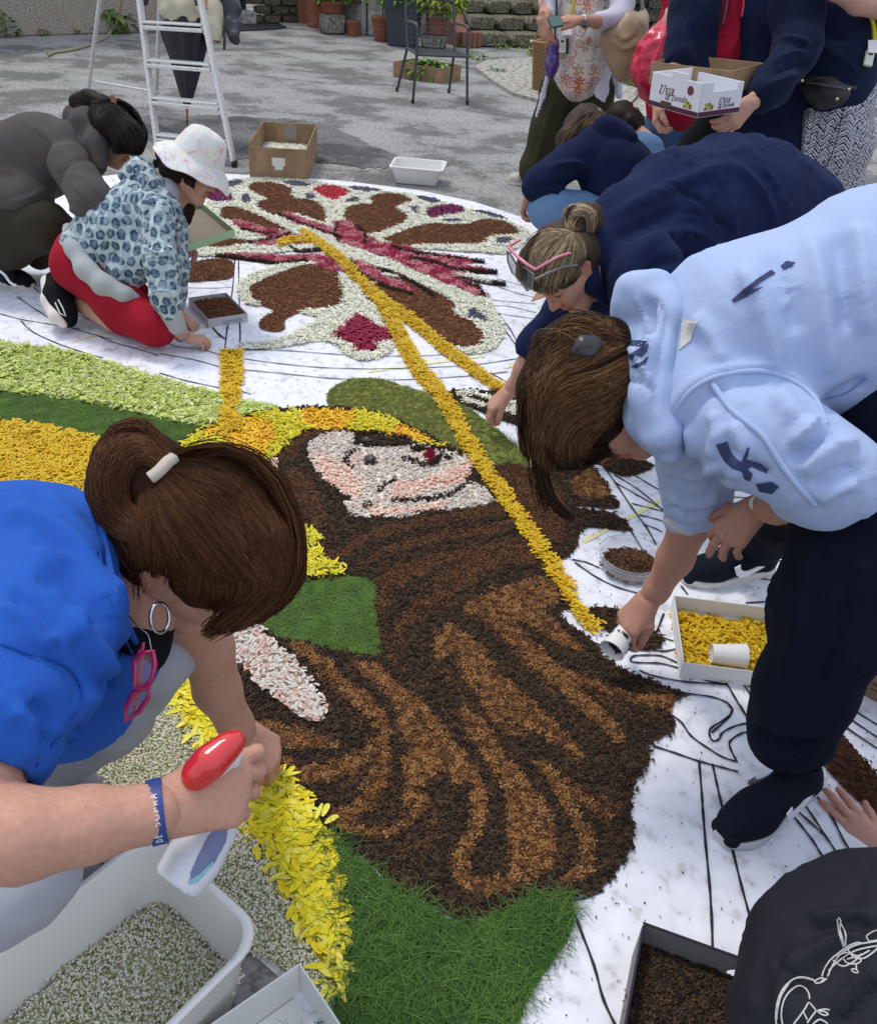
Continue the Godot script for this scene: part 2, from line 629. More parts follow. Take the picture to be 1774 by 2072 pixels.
func house() -> void:
	# the stone house behind the mat: facade with separate stones, a dark doorway, grey stone piers
	var a := gp(438,50)
	var b := gp(735,44)
	b.z = a.z - 1.2
	var d := (b - a).normalized()
	var n := Vector3.UP.cross(d) * -1.0
	if n.z < 0:
		n = -n
	var basis := Basis(d, Vector3.UP, d.cross(Vector3.UP))
	var h := thing("stone_house", "stone house front with a dark doorway behind the grey mat", "house")
	var core := Geo.new()
	var len := a.distance_to(b) + 3.0
	core.box(Transform3D(basis,a + d * (len / 2 + .55) - n * .5 + Vector3(0,1.6,0)),Vector3(len - 1.1,3.2,.8),.01)
	part("wall",core.mesh(),mat(lin(.16,.14,.11),.95),h)
	var r := RandomNumberGenerator.new()
	r.seed = 21
	var shapes := []
	for k in 5:
		shapes.append(rough_stone(Vector3(.27,.105,.16),r,.16))
	var tones := []
	for c in [lin(.33,.27,.19),lin(.27,.215,.15),lin(.39,.335,.25)]:
		var m := mat(c,.95,.2)
		m.albedo_texture = M.stone.albedo_texture
		m.albedo_color = c.lightened(.35)
		tri_map(m, 1.7)
		tones.append(m)
	for row in 9:
		for k in 8:
			var x := .62 + k * .275 + (.13 if row % 2 else .0)
			part("stone",shapes[r.randi() % 5],tones[r.randi() % 3],h,Transform3D(basis,a + d * x - n * .10 + Vector3(0,.075 + row * .118,0)))
	var door := Geo.new()
	door.box(Transform3D(basis,a + d * .27 - n * .35 + Vector3(0,1.15,0)),Vector3(.62,2.0,.06),.01)
	part("door",door.mesh(),mat(lin(.035,.035,.038),.5),h)
	var sill := Geo.new()
	sill.box(Transform3D(basis,a + d * .27 - n * .2 + Vector3(0,.09,0)),Vector3(.7,.16,.4),.01)
	part("threshold", sill.mesh(), M.concrete, h)
	var x0 := 1.35
	for q in [[.86,.34,.12],[1.42,.30,.14]]:
		var pg := Geo.new()
		pg.box(Transform3D(basis,gp(545 if q[0] < 1.0 else 612,46) - n * .15 + Vector3(0,.65,0)),Vector3(q[2],1.3,q[1]),.012)
		tag(part("stone_pier", pg.mesh(), M.concrete), "grey stone pier " + ("next to the grey mat" if q[0] < 1.0 else "beside the reddish barrel pot"), "pier", "grey stone piers")
	var m := mat(lin(.045,.046,.05),.9)
	m.albedo_texture = M.asphalt.detail_albedo
	tri_map(m, 1.0)
	var mt := flat_sheet("door_mat",[[452,62],[446,42],[552,40],[582,54],[560,57],[500,60]],.02,m)
	mt.remove_meta("kind")
	tag(mt, "dark grey mat laid before the stone house", "mat")
	flat_sheet("threshold_slab",[[582,54],[560,44],[680,42],[700,58],[655,60]],.03,M.concrete)

func pot(called: String,label: String,at: Vector3,r0: float,r1: float,h: float,m: Material,rim := .02,ribs := 0,group := "") -> Node3D:
	var t := thing(called, label, "pot",at,.0,group)
	var g := Geo.new()
	var rings := []
	for q in [[r0 * .2,.0],[r0,.0],[r0 + .004,.01],[lerpf(r0,r1,.5),h * .5],[r1,h - rim * 2.2],[r1 + rim * .7,h - rim * 2.1],[r1 + rim * .8,h - .006],[r1 + rim * .5,h],[r1 - rim * .3,h],[r1 - rim * .6,h - .05],[.01,h - .05]]:
		var ring := PackedVector3Array()
		for k in 36:
			var a := TAU * k / 36
			var rr: float = q[0] * (1.0 + (.05 * (1.0 if k % 3 == 0 else -.3) if ribs and q[1] > .01 and q[1] < h - rim * 2.3 else .0))
			ring.append(Vector3(cos(a) * rr,q[1],sin(a) * rr))
		rings.append(ring)
	g.loft(rings, true, false, true)
	part("vessel", g.mesh(), m, t)
	part("soil",lathe([Vector2(.001,h - .045),Vector2(r1 - rim * .7,h - .047)],24),mat(lin(.05,.035,.022),1.0),t)
	return t

func planter_corner() -> void:
	var greens := [Color(.07,.15,.02),Color(.11,.21,.03),Color(.16,.28,.05)]
	var bright := [Color(.26,.36,.035),Color(.34,.42,.05),Color(.18,.28,.03)]
	# concrete planter box
	var a := gp(687,62)
	var c := gp(733,71)
	var b := gp(776,72)
	var d1 := (a - c).normalized()
	var d2 := (b - c).normalized()
	var t := thing("concrete_planter", "long rough concrete planter full of green leaves behind the pots", "planter")
	var g := Geo.new()
	for q in [[c,c + d1 * 1.6],[c,c + d2 * 1.4]]:
		var e: Vector3 = (q[1] - q[0]).normalized()
		var nn := e.cross(Vector3.UP)
		if nn.dot(EYE - c) < 0:
			nn = -nn
		var pg := Geo.new()
		pg.box(Transform3D(Basis(e,Vector3.UP,e.cross(Vector3.UP)),(q[0] + q[1]) / 2 - nn * .04 + e * (.0 if q[1].x < c.x else .045) + Vector3(0,.24,0)),Vector3(q[0].distance_to(q[1]) - (.0 if q[1].x < c.x else .085),.48,.08),.01)
		part("panel", pg.mesh(), M.concrete, t)
	var mid := c + d1 * .7 + d2 * .6
	part("soil",box_mesh(Vector3(1.2,.02,1.0)),mat(lin(.05,.035,.022),1.0),t,Transform3D(Basis(Vector3.UP,.7),mid + Vector3(0,.42,0)))
	part("leaves",leaves(mid + Vector3(0,.4,0),.75,.4,700,.10,greens,71),M.leaf,t)
	var p := pot("barrel_pot", "tall dark terracotta pot with leaves standing left of the pale stone block",gp(647,60),.17,.24,.62,M.terracotta)
	part("leaves",leaves(Vector3(0,.58,0),.2,.25,120,.08,greens,72),M.leaf,p)
	p = pot("barrel_pot", "reddish terracotta pot half hidden behind the tall terracotta pot",gp(626,50),.2,.24,.6,M.terracotta)
	part("leaves",leaves(Vector3(0,.56,0),.2,.22,90,.08,greens,73),M.leaf,p)
	var r := RandomNumberGenerator.new()
	r.seed = 31
	var blk := part("stone_block",rough_stone(Vector3(.34,.26,.3),r,.06),M.stone,self,Transform3D(Basis(Vector3.UP,.5),gp(672,68) + Vector3(0,.13,0)))
	tag(blk, "pale stone block carrying a planted pot", "stone block")
	p = pot("planted_pot", "brown pot with bushy leaves set on the pale stone block",gp(672,68) + Vector3(0,.262,0),.13,.18,.16,M.terracotta)
	part("leaves",leaves(Vector3(0,.14,0),.26,.3,260,.09,greens,74),M.leaf,p)
	pot("ribbed_pot", "small ribbed orange pot beside the concrete planter",gp(715,73),.075,.10,.19,M.terracotta,.012,1)
	p = pot("terracotta_pot", "terracotta pot with a thin stem left of the grey bin",gp(773,82),.11,.145,.30,M.terracotta)
	part("stem",tube_mesh([Vector3(0,.26,0),Vector3(.01,.5,0),Vector3(-.02,.75,.02)],.008,6),mat(lin(.10,.09,.05)),p)
	part("leaves",leaves(Vector3(0,.5,0),.08,.3,30,.08,greens,75),M.leaf,p)
	# grey bin used as a planter
	var at := gp(815,92)
	t = thing("grey_bin", "tall grey plastic bin planted with yellow flowers", "bin", at, -.1)
	g = Geo.new()
	var rings := []
	for q in [[.02,.0],[.36,.0],[.38,.02],[.47,.42],[.50,.43],[.52,.52],[.53,.54],[.51,.55],[.46,.52],[.44,.48],[.02,.48]]:
		rings.append(round_rect(q[0],q[0] * .85,minf(.05,q[0] * .4),q[1]))
	g.loft(rings, true, false, true)
	part("vessel",g.mesh(),mat(lin(.052,.058,.068),.5,.4),t)
	for q in [[-.06,.36],[-.05,.26]]:
		part("mark",box_mesh(Vector3(.06,.012,.004),.001),mat(lin(.45,.46,.47),.5),t,Transform3D(Basis(Vector3.RIGHT,-.1).rotated(Vector3.FORWARD,.15),Vector3(q[0],q[1],.158 + q[1] * .09)))
	part("leaves",leaves(Vector3(0,.46,0),.28,.36,340,.1,greens,76),M.leaf,t)
	r.seed = 41
	for k in 12:
		var fg := Geo.new()
		var fp := Vector3(r.randf_range(-.22,.22),r.randf_range(.6,.8),r.randf_range(.0,.24))
		var ring := PackedVector3Array()
		for j in 10:
			var rr := .034 if j % 2 == 0 else .02
			ring.append(fp + Vector3(cos(TAU * j / 10) * rr, sin(TAU * j / 10) * rr, .01 * (j % 2)))
		for j in 10:
			fg.tri(fp + Vector3(0,0,.008),ring[j],ring[(j + 1) % 10])
		part("flower",fg.mesh(),mat(lin(.72,.36,.01) if k % 2 else lin(.75,.55,.02),.6),t)
	# rough block, big terracotta pot with bright leaves
	blk = part("rough_block",rough_stone(Vector3(.36,.17,.24),r,.10),M.stone,self,Transform3D(Basis(),gp(877,99) + Vector3(0,.085,-.1)))
	tag(blk, "rough reddish stone block under the big terracotta pot", "stone block")
	p = pot("terracotta_pot", "big terracotta pot with bright yellow green leaves behind the chair",gp(877,99) + Vector3(.02,.172,-.12),.125,.15,.30,M.terracotta)
	part("leaves",leaves(Vector3(0,.24,0),.36,.5,620,.11,bright,77),M.leaf,p)

func stairs() -> void:
	var o := gp(968,95)
	var x := (gp(1084,97) - o).normalized()
	var z := Vector3(-x.z,0,x.x)
	if z.z < 0:
		z = -z
	var basis := Basis(x, Vector3.UP, z)
	var t := thing("stone_steps", "worn stone steps climbing beside the rubble wall", "steps")
	var r := RandomNumberGenerator.new()
	r.seed = 52
	for s in 6:
		var w := .0
		while w < 1.28:
			var l := r.randf_range(.34,.6)
			var pg := rough_stone(Vector3(l - .012,.185,.62),r,.035)
			part("step_block",pg,M.moss,t,Transform3D(basis,o + x * (w + l / 2 - .02 - s * .02) + Vector3(0,.09 + s * .178,0) - z * (.31 + s * .33)))
			w += l
	# sloping stone border on the far side, brick cheek on the near side
	var q0 := o + x * 1.36 + z * .15
	var q1 := q0 - z * 2.3 + Vector3(0,1.2,0)
	var e := (q1 - q0).normalized()
	var bg := Geo.new()
	bg.box(Transform3D(Basis(x,e.cross(x) * -1.0,e),(q0 + q1) / 2 + Vector3(0,.10,0)),Vector3(.16,.18,q0.distance_to(q1)),.015)
	part("border", bg.mesh(), M.moss, t)
	var c0 := o - x * .14 + z * .02
	var c1 := c0 - z * 1.6 + Vector3(0,.86,0)
	e = (c1 - c0).normalized()
	bg = Geo.new()
	bg.box(Transform3D(Basis(x,e.cross(x) * -1.0,e),(c0 + c1) / 2 + Vector3(0,.24,0)),Vector3(.05,.04,c0.distance_to(c1)),.006)
	part("handrail_edge",bg.mesh(),mat(lin(.10,.085,.07),.9),t)
	var red := mat(lin(.26,.115,.08),.9)
	var pl := plate(PackedVector2Array([Vector2(0,0),Vector2(1.6,0),Vector2(1.6,1.04),Vector2(0,.18)]),.2)
	part("cheek", pl.mesh(), red, t, Transform3D(Basis(-z, Vector3.UP, -x) if (-z).cross(Vector3.UP).dot(-x) > 0 else Basis(-z, Vector3.UP, x), c0 - x * .02))
	for k in 4:
		var kg := Geo.new()
		kg.box(Transform3D(basis,o + x * (-.26 + k * .075) + z * .06 + Vector3(0,.10,0)),Vector3(.068,.19,.1),.008)
		part("brick", kg.mesh(), red, t)

func right_side() -> void:
	flat_sheet("concrete_path",[[960,133],[985,121],[1090,114],[1180,146],[1330,190],[1420,208],[1500,228],[1490,262],[1300,234],[1180,217],[1100,203],[1040,188],[1000,165]],.035,M.concrete)
	var gm := mat(Color.WHITE,.95,.2)
	gm.albedo_texture = noise_tex(57,.05,256,[lin(.035,.06,.012),lin(.09,.14,.03)],[.3,.7],4)
	tri_map(gm, 1.5)
	var lawn_edge := [[1180,146],[1200,105],[1300,98],[1500,110],[1500,226],[1420,206],[1330,188]]
	flat_sheet("lawn",lawn_edge,.03,gm)
	var poly := PackedVector2Array()
	for q in lawn_edge:
		poly.append(Vector2(q[0],q[1]))
	var places := []
	var tint := PackedColorArray()
	var r := RandomNumberGenerator.new()
	r.seed = 61
	for k in 9000:
		var q := Vector2(r.randf_range(1180,1500),r.randf_range(98,228))
		if Geometry2D.is_point_in_polygon(q, poly):
			var s := r.randf_range(1.6,3.0)
			places.append(Transform3D(Basis(Vector3.UP,r.randf() * TAU).scaled(Vector3(s,s * 1.3,s)),gp(q.x,q.y,.03)))
			tint.append([Color(.09,.17,.03),Color(.13,.22,.045),Color(.06,.12,.02)][r.randi() % 3])
	tag(strewn("lawn_grass", "grass", places, self, tint), "short green lawn grass behind the standing people", "grass", "", "stuff")
	for k in 7:
		var p := gp([1288,1296,1302,1292,1306,1284,1300][k],[188,184,190,195,196,192,181][k],.03)
		var t := thing("white_flower", "white daisy in the lawn beside the red bag", "flower",p,.0,"white flowers in the lawn")
		part("stem",tube_mesh([Vector3.ZERO,Vector3(.005,.10,0)],.003,5),mat(lin(.1,.18,.04)),t)
		var fg := Geo.new()
		for j in 9:
			var a := TAU * j / 9
			fg.tri(Vector3(0,.10,0),Vector3(cos(a + .3) * .045,.105,sin(a + .3) * .045),Vector3(cos(a - .3) * .045,.105,sin(a - .3) * .045))
		part("petals", fg.mesh(), M.white, t)
	# rubble wall: from behind the steps round to the right
	var t := thing("rubble_wall", "grey rubble stone wall behind the steps and the standing people", "wall")
	var line := [gp(1050,40),gp(1120,96),gp(1290,104),gp(1520,118),gp(1800,205)]
	line[0] = line[1] + Vector3(-.9,0,-2.6)
	var shapes := []
	for k in 10:
		shapes.append(rough_stone(Vector3(.31,.20,.24),r,.22))
	var tones := [M.stone]
	for c in [lin(.75,.75,.75),lin(.5,.5,.5),lin(1.0,.96,.9)]:
		var m: StandardMaterial3D = M.stone.duplicate()
		m.albedo_color = c
		tones.append(m)
	for s in line.size() - 1:
		var a: Vector3 = line[s]
		var b: Vector3 = line[s + 1]
		var e := (b - a).normalized()
		var n := e.cross(Vector3.UP)
		if n.dot(EYE - a) < 0:
			n = -n
		var cg := Geo.new()
		cg.box(Transform3D(Basis(e,Vector3.UP,e.cross(Vector3.UP)),(a + b) / 2 - n * .3 + Vector3(0,1.1,0)),Vector3(a.distance_to(b),2.2,.4),.01)
		part("core",cg.mesh(),mat(lin(.085,.08,.07),1.0),t)
		var rows := 8 if s < 3 else 5
		for row in rows:
			var w := r.randf_range(.0,.15)
			while w < a.distance_to(b):
				var k := r.randf_range(.75,1.25)
				part("stone",shapes[r.randi() % 10],tones[r.randi() % 4],t,Transform3D(Basis(e,Vector3.UP,e.cross(Vector3.UP)).rotated(n,r.randf_range(-.12,.12)).scaled_local(Vector3(k,r.randf_range(.85,1.15),1)),a + e * (w + .14 * k) - n * (.09 + r.randf_range(0,.04)) + Vector3(0,.10 + row * .19 + r.randf_range(-.02,.02),0)))
				w += .29 * k
	var greens := [Color(.12,.22,.03),Color(.18,.28,.04),Color(.08,.16,.02)]
	var sh := thing("overhanging_shrub", "light green shrub hanging over the rubble wall by the red sleeve", "shrub",gp(1310,100))
	part("leaves",leaves(Vector3(0,.75,.25),.5,.7,420,.13,greens,81),M.leaf,sh)
	for k in 3:
		part("stem",tube_mesh([Vector3(k * .12 - .1,0,.05),Vector3(k * .1 - .1,.6,.15),Vector3(k * .2 - .2,1.2,.3)],[.02,.014,.005],6),mat(lin(.10,.075,.05)),sh)
	sh = thing("basket_greenery", "small green shoots growing behind the wicker basket", "plant",gp(1105,112))
	part("leaves",leaves(Vector3(0,0,0),.28,.3,130,.1,greens,82),M.leaf,sh)
	part("stem",tube_mesh([Vector3.ZERO,Vector3(.02,.22,0)],.006,5),mat(lin(.10,.12,.05)),sh)
	for k in 5:
		var q: Array = [[940,97],[1015,97],[1050,98],[966,120],[1005,150]][k]
		var wd := thing("path_weed",["weed tuft at the foot of the brick cheek", "weed tuft at the middle of the lowest step", "weed tuft at the right end of the lowest step", "weed tuft at the tip of the concrete path", "weed tuft on the broken edge of the concrete path"][k],"weed",gp(q[0],q[1]),.0,"weeds by the steps")
		part("leaves",leaves(Vector3.ZERO,.12,.1,34,.06,greens,90 + k),M.leaf,wd)

# ---- the carpet of petals and seeds ------------------------------------------
const CELL := .005
const CX0 := -3.2
const CZ0 := -6.7
const CW := 1120
const CH := 1290
var plan := PackedByteArray()
var regions := []
var lay := Transform2D()

# turns an outline noted on one of the enlarged views of the drawing into level points
func level(pts: Array) -> PackedVector2Array:
	var out := PackedVector2Array()
	for p in pts:
		var q: Vector2 = lay * Vector2(p[0],p[1])
		var w := gp(q.x, q.y, .006)
		out.append(Vector2(w.x, w.z))
	return out

func rounded(poly: PackedVector2Array, steps := 4) -> PackedVector2Array:
	var out := PackedVector2Array()
	var m := poly.size()
	for k in m:
		var p0 := poly[(k + m - 1) % m]
		var p1 := poly[k]
		var p2 := poly[(k + 1) % m]
		var p3 := poly[(k + 2) % m]
		for s in steps:
			out.append(p1.cubic_interpolate(p2,p0,p3,float(s) / steps) if p1.distance_to(p2) < .5 else p1.lerp(p2,float(s) / steps))
	return out

func fill(id: int, poly: PackedVector2Array) -> void:
	var zlo := 1e9
	var zhi := -1e9
	for p in poly:
		zlo = minf(zlo, p.y)
		zhi = maxf(zhi, p.y)
	var m := poly.size()
	for row in range(maxi(0,floori((zlo - CZ0) / CELL)),mini(CH,ceili((zhi - CZ0) / CELL))):
		var z := CZ0 + (row + .5) * CELL
		var xs := PackedFloat32Array()
		for k in m:
			var a := poly[k]
			var b := poly[(k + 1) % m]
			if (a.y <= z) != (b.y <= z):
				xs.append(a.x + (z - a.y) / (b.y - a.y) * (b.x - a.x))
		xs.sort()
		for k in range(0,xs.size() - 1,2):
			var lo := maxi(0,roundi((xs[k] - CX0) / CELL))
			var hi := mini(CW,roundi((xs[k + 1] - CX0) / CELL))
			for c in range(lo, hi):
				plan[row * CW + c] = id

# one heap: what it is made of, how it is called, and the outlines it fills
func heap(called: String, label: String, style: String, outlines: Array, group := "") -> int:
	regions.append({"name": called, "label": label, "style": style, "group": group})
	var id := regions.size()
	for o in outlines:
		fill(id, rounded(level(o)))
	return id

func also(id: int, outlines: Array) -> void:
	for o in outlines:
		fill(id, rounded(level(o)))

# bands along lines: each is [width,point,point,...]
func bands(id: int, lines: Array) -> void:
	for l in lines:
		var w: float = l[0]
		var pts := []
		for k in range(1,l.size()):
			pts.append(Vector3(l[k][0],l[k][1],w if l[k].size() < 3 else l[k][2]))
		var c := curve(pts, 5)
		var left := []
		var right := []
		for k in c.size():
			var d := c[mini(k + 1,c.size() - 1)] - c[maxi(k - 1,0)]
			var s := Vector2(-d.y,d.x).normalized() * c[k].z * .5
			left.append([c[k].x + s.x,c[k].y + s.y])
			right.append([c[k].x - s.x,c[k].y - s.y])
		right.reverse()
		fill(id, level(left + right))

func from_view(x0: float, y0: float, k: float) -> void:
	lay = Transform2D(Vector2(k,0),Vector2(0,k),Vector2(x0,y0))

func build_carpet() -> void:
	plan.resize(CW * CH)
	plan.fill(0)
	lay = Transform2D()
	var edge := [[-260,470],[-60,395],[150,362],[300,346],[430,350],[560,356],[700,366],[850,385],[960,408],[1060,440],[1250,500],[1500,600],[1800,740],[2050,1000],[2300,1500],[2300,2150],[700,2150],[640,2090],[580,1990],[480,1900],[330,1800],[180,1640],[120,1500],[-200,1300],[-700,1150],[-900,800],[-600,600]]
	paper_sheet(edge)

	# far rose window
	from_view(323.2,323.2,.42873)
	var id := heap("white_petals", "cream white chopped petals edging the lobes of the rose window", "cream",[
		[[230,200],[250,120],[330,98],[430,90],[560,90],[700,100],[800,115],[900,132],[1020,150],[1150,158],[1260,185],[1380,212],[1500,245],[1600,278],[1700,318],[1750,350],[1710,395],[1640,445],[1500,440],[1350,430],[1200,420],[1100,420],[1000,400],[880,470],[760,420],[640,430],[500,450],[300,455],[80,460],[70,430],[100,300],[200,250]],
		[[370,600],[420,550],[560,500],[720,490],[850,545],[960,600],[985,680],[1000,700],[860,720],[720,740],[600,700],[540,690],[440,690],[390,660]],
		[[385,870],[500,860],[620,830],[700,780],[860,700],[1000,690],[1090,770],[1130,850],[1090,900],[1030,940],[950,950],[880,920],[830,870],[740,860],[620,880],[500,895],[390,895]],
		[[840,530],[960,590],[1000,560],[1100,540],[1250,590],[1400,640],[1520,660],[1600,740],[1620,830],[1560,900],[1460,920],[1380,900],[1300,870],[1200,800],[1100,740],[960,690]],
	])
	bands(id,[[34,[880,440],[1000,490],[1200,570],[1400,630],[1550,690]],[30,[1060,475],[1200,540],[1330,600]]])
	var lobes := "seed lobes of the rose window"
	heap("brown_seeds", "brown seed lobe at the far left of the rose window, by the cardboard box", "brown",[[[415,130],[450,112],[520,110],[590,125],[635,155],[635,185],[700,190],[760,215],[785,260],[775,305],[700,300],[600,280],[520,260],[455,225],[470,200],[500,190],[440,160]]],lobes)
	heap("brown_seeds", "brown seed lobe at the far side, between the two lobes with red and purple squares", "brown",[[[985,185],[1030,165],[1100,162],[1160,175],[1190,200],[1120,230],[1170,265],[1165,290],[1100,325],[1000,355],[900,325],[865,280],[875,235],[920,215],[1000,210]]],lobes)
	heap("brown_seeds", "long brown seed lobe pointing to the crouching navy hoodie", "brown",[[[1050,385],[1120,350],[1200,320],[1300,305],[1430,310],[1500,290],[1580,285],[1660,310],[1700,350],[1640,360],[1555,365],[1530,400],[1400,405],[1250,405],[1150,410]]],lobes)
	heap("brown_seeds", "narrow brown seed lobe beside the tilted box lid", "brown",[[[290,230],[370,230],[440,255],[500,280],[560,310],[620,345],[520,330],[420,310],[340,290],[290,280]],[[200,395],[330,375],[440,395],[330,415],[220,420]]],lobes)
	heap("brown_seeds", "broad brown seed lobe nearest the vertical golden stripe", "brown",[[[415,620],[460,580],[560,540],[680,500],[760,495],[830,530],[860,600],[865,660],[830,700],[740,710],[640,730],[590,760],[590,800],[540,815],[480,800],[470,770],[500,740],[540,715],[480,690],[440,660]]],lobes)
	heap("brown_seeds", "brown seed lobe running beside the long golden petal line", "brown",[[[960,640],[1000,600],[1050,560],[1150,565],[1250,600],[1350,650],[1395,690],[1390,730],[1460,760],[1520,810],[1530,850],[1490,890],[1400,890],[1330,860],[1260,800],[1180,750],[1100,710],[1010,690]]],lobes)
	heap("brown_seeds", "loose brown seed patch under the girl's arm, above the shallow box", "brown",[[[60,525],[150,490],[250,470],[340,480],[350,540],[320,565],[200,575],[60,575]]],lobes)
	heap("red_petals", "bright red petal square at the far edge of the rose window", "red",[[[720,145],[800,122],[895,150],[880,170],[830,195],[770,180]]])
	heap("purple_petals", "dark purple petal square on the side of the crouching navy hoodie", "purple",[[[1270,235],[1400,215],[1435,250],[1330,270],[1268,280]]])
	heap("purple_petals", "dark purple petal patch beside the girl's chin", "purple",[[[240,140],[300,135],[330,160],[340,200],[235,195]]])
	heap("crimson_petals", "crimson four-lobed petal shape at the near edge of the rose window", "crimson",[[[820,825],[870,790],[920,740],[960,740],[1010,780],[1080,810],[1098,850],[1030,865],[1025,895],[980,912],[920,905],[905,870],[830,850]]])
	heap("lavender_flowers", "grey purple lavender patches between the white petal lines", "lavender",[
		[[290,115],[380,98],[400,115],[330,135]],[[380,175],[410,165],[440,190],[400,210]],[[570,110],[640,105],[720,120],[690,135],[610,125]],[[680,165],[720,165],[745,190],[690,185]],[[880,130],[960,130],[1050,148],[960,158]],[[870,200],[920,180],[945,190],[930,205]],[[1210,175],[1280,180],[1335,205],[1260,208]],[[1180,235],[1210,222],[1228,240],[1215,265]],[[1460,240],[1560,250],[1640,285],[1560,275]],[[1320,290],[1400,282],[1430,295],[1370,302]],[[1580,375],[1640,368],[1670,380],[1600,405]],[[1440,735],[1470,702],[1500,715],[1555,770],[1480,760]]])
	id = heap("crimson_pink_petals", "crimson and pink petals of the crossed sleeves in the rose window", "crosspink",[
		[[575,255],[640,265],[700,290],[760,310],[820,330],[860,370],[800,360],[700,325],[620,300]],
		[[340,290],[430,310],[560,340],[700,370],[740,400],[600,405],[500,410],[420,395],[540,385],[380,330]],
		[[255,455],[400,450],[600,455],[720,450],[800,465],[880,540],[760,510],[700,480],[560,490],[420,480]],
		[[825,300],[880,295],[940,325],[990,370],[1050,395],[1150,410],[1250,440],[1400,460],[1530,485],[1440,495],[1590,535],[1450,540],[1400,560],[1500,600],[1540,655],[1420,620],[1300,570],[1180,520],[1080,470],[960,430],[840,400],[830,350]],
		[[900,480],[960,490],[1020,520],[1060,560],[1150,590],[1220,640],[1120,610],[1000,580],[940,540]]])
	id = heap("dark_seed_outlines", "dark seed outlines drawn through the crossed sleeves", "mark",[])
	bands(id,[[12,[840,300],[830,350],[845,400]],[14,[920,320],[965,350],[970,410]],[12,[1090,415],[1200,445],[1300,455],[1400,470],[1530,486]],[14,[1180,470],[1290,490],[1400,525],[1590,535]],[12,[1020,520],[1110,545],[1220,600],[1300,655]],[16,[1400,560],[1480,570],[1560,585],[1630,592]],[14,[1440,590],[1500,605],[1530,655]],[10,[420,395],[540,380],[620,350]],[10,[260,455],[420,475],[560,492],[700,480]],[8,[600,405],[650,435],[760,430]],[9,[380,330],[460,350],[560,360]],[9,[560,265],[650,300],[760,340],[860,375]],[12,[900,480],[950,545],[1080,610],[1200,640]]])
	bands(1,[[22,[1395,545],[1460,555],[1560,580]],[30,[770,385],[900,430],[1040,485]],[12,[640,265],[760,305]]])
	# bands at the left and around the head
	lay = Transform2D()
	heap("lime_petals", "pale lime green petal band behind the blue shirt", "lime",[[[-300,650],[-50,690],[100,705],[200,730],[300,760],[400,790],[500,815],[560,830],[470,850],[430,868],[300,840],[150,810],[-50,785],[-300,740]]])
	heap("mown_grass", "dark green grass band between the lime and golden bands", "grass",[[[-300,740],[-50,785],[150,812],[300,842],[430,870],[380,890],[345,912],[330,925],[180,893],[80,868],[-50,850],[-300,820]]])
	heap("golden_petals", "wide golden petal band behind the blue shirt", "golden",[[[-300,820],[-50,850],[80,865],[190,890],[280,930],[330,980],[300,1040],[180,1010],[-50,990],[-300,960]]])
	from_view(380.3,722.5,.48234)
	heap("green_seeds", "olive green seed patch under the pinching hand", "olive",[[[585,160],[620,120],[700,92],[820,98],[920,130],[1000,150],[1040,190],[1110,180],[1180,220],[1290,300],[1380,380],[1450,440],[1430,455],[1300,462],[1200,420],[1080,370],[960,310],[840,250],[720,225],[600,215]]])
	lay = Transform2D()
	var dark := heap("dark_seeds", "dark brown seeds of the drawn hair and long beard", "dark",[[[527,935],[560,893],[610,870],[680,868],[760,882],[850,900],[905,905],[955,935],[985,955],[1010,945],[1080,948],[1090,935],[1180,938],[1215,965],[1235,1000],[1250,1030],[1180,1025],[1170,1030],[1240,1040],[1275,1075],[1200,1068],[1175,1075],[1165,1110],[1130,1135],[1095,1120],[1130,1190],[1160,1225],[1130,1245],[1200,1300],[1225,1335],[1290,1370],[1380,1405],[1350,1430],[1365,1475],[1310,1510],[1315,1540],[1285,1580],[1275,1650],[1280,1700],[1250,1760],[1215,1800],[1150,1818],[1070,1820],[1000,1850],[940,1865],[880,1840],[800,1800],[740,1740],[690,1710],[645,1690],[620,1660],[590,1590],[560,1530],[500,1450],[470,1380],[480,1340],[450,1290],[470,1250],[520,1270],[560,1290],[640,1310],[765,1328],[760,1230],[745,1175],[690,1160],[640,1130],[590,1060],[570,1030],[545,990]],
		[[440,1150],[560,1140],[690,1155],[750,1170],[770,1330],[640,1320],[500,1270],[430,1250]],[[1220,925],[1260,918],[1320,945],[1265,965],[1225,950]],[[1195,1232],[1260,1238],[1340,1296],[1290,1318],[1215,1268]]])
	from_view(427.8,1140.8,.5359)
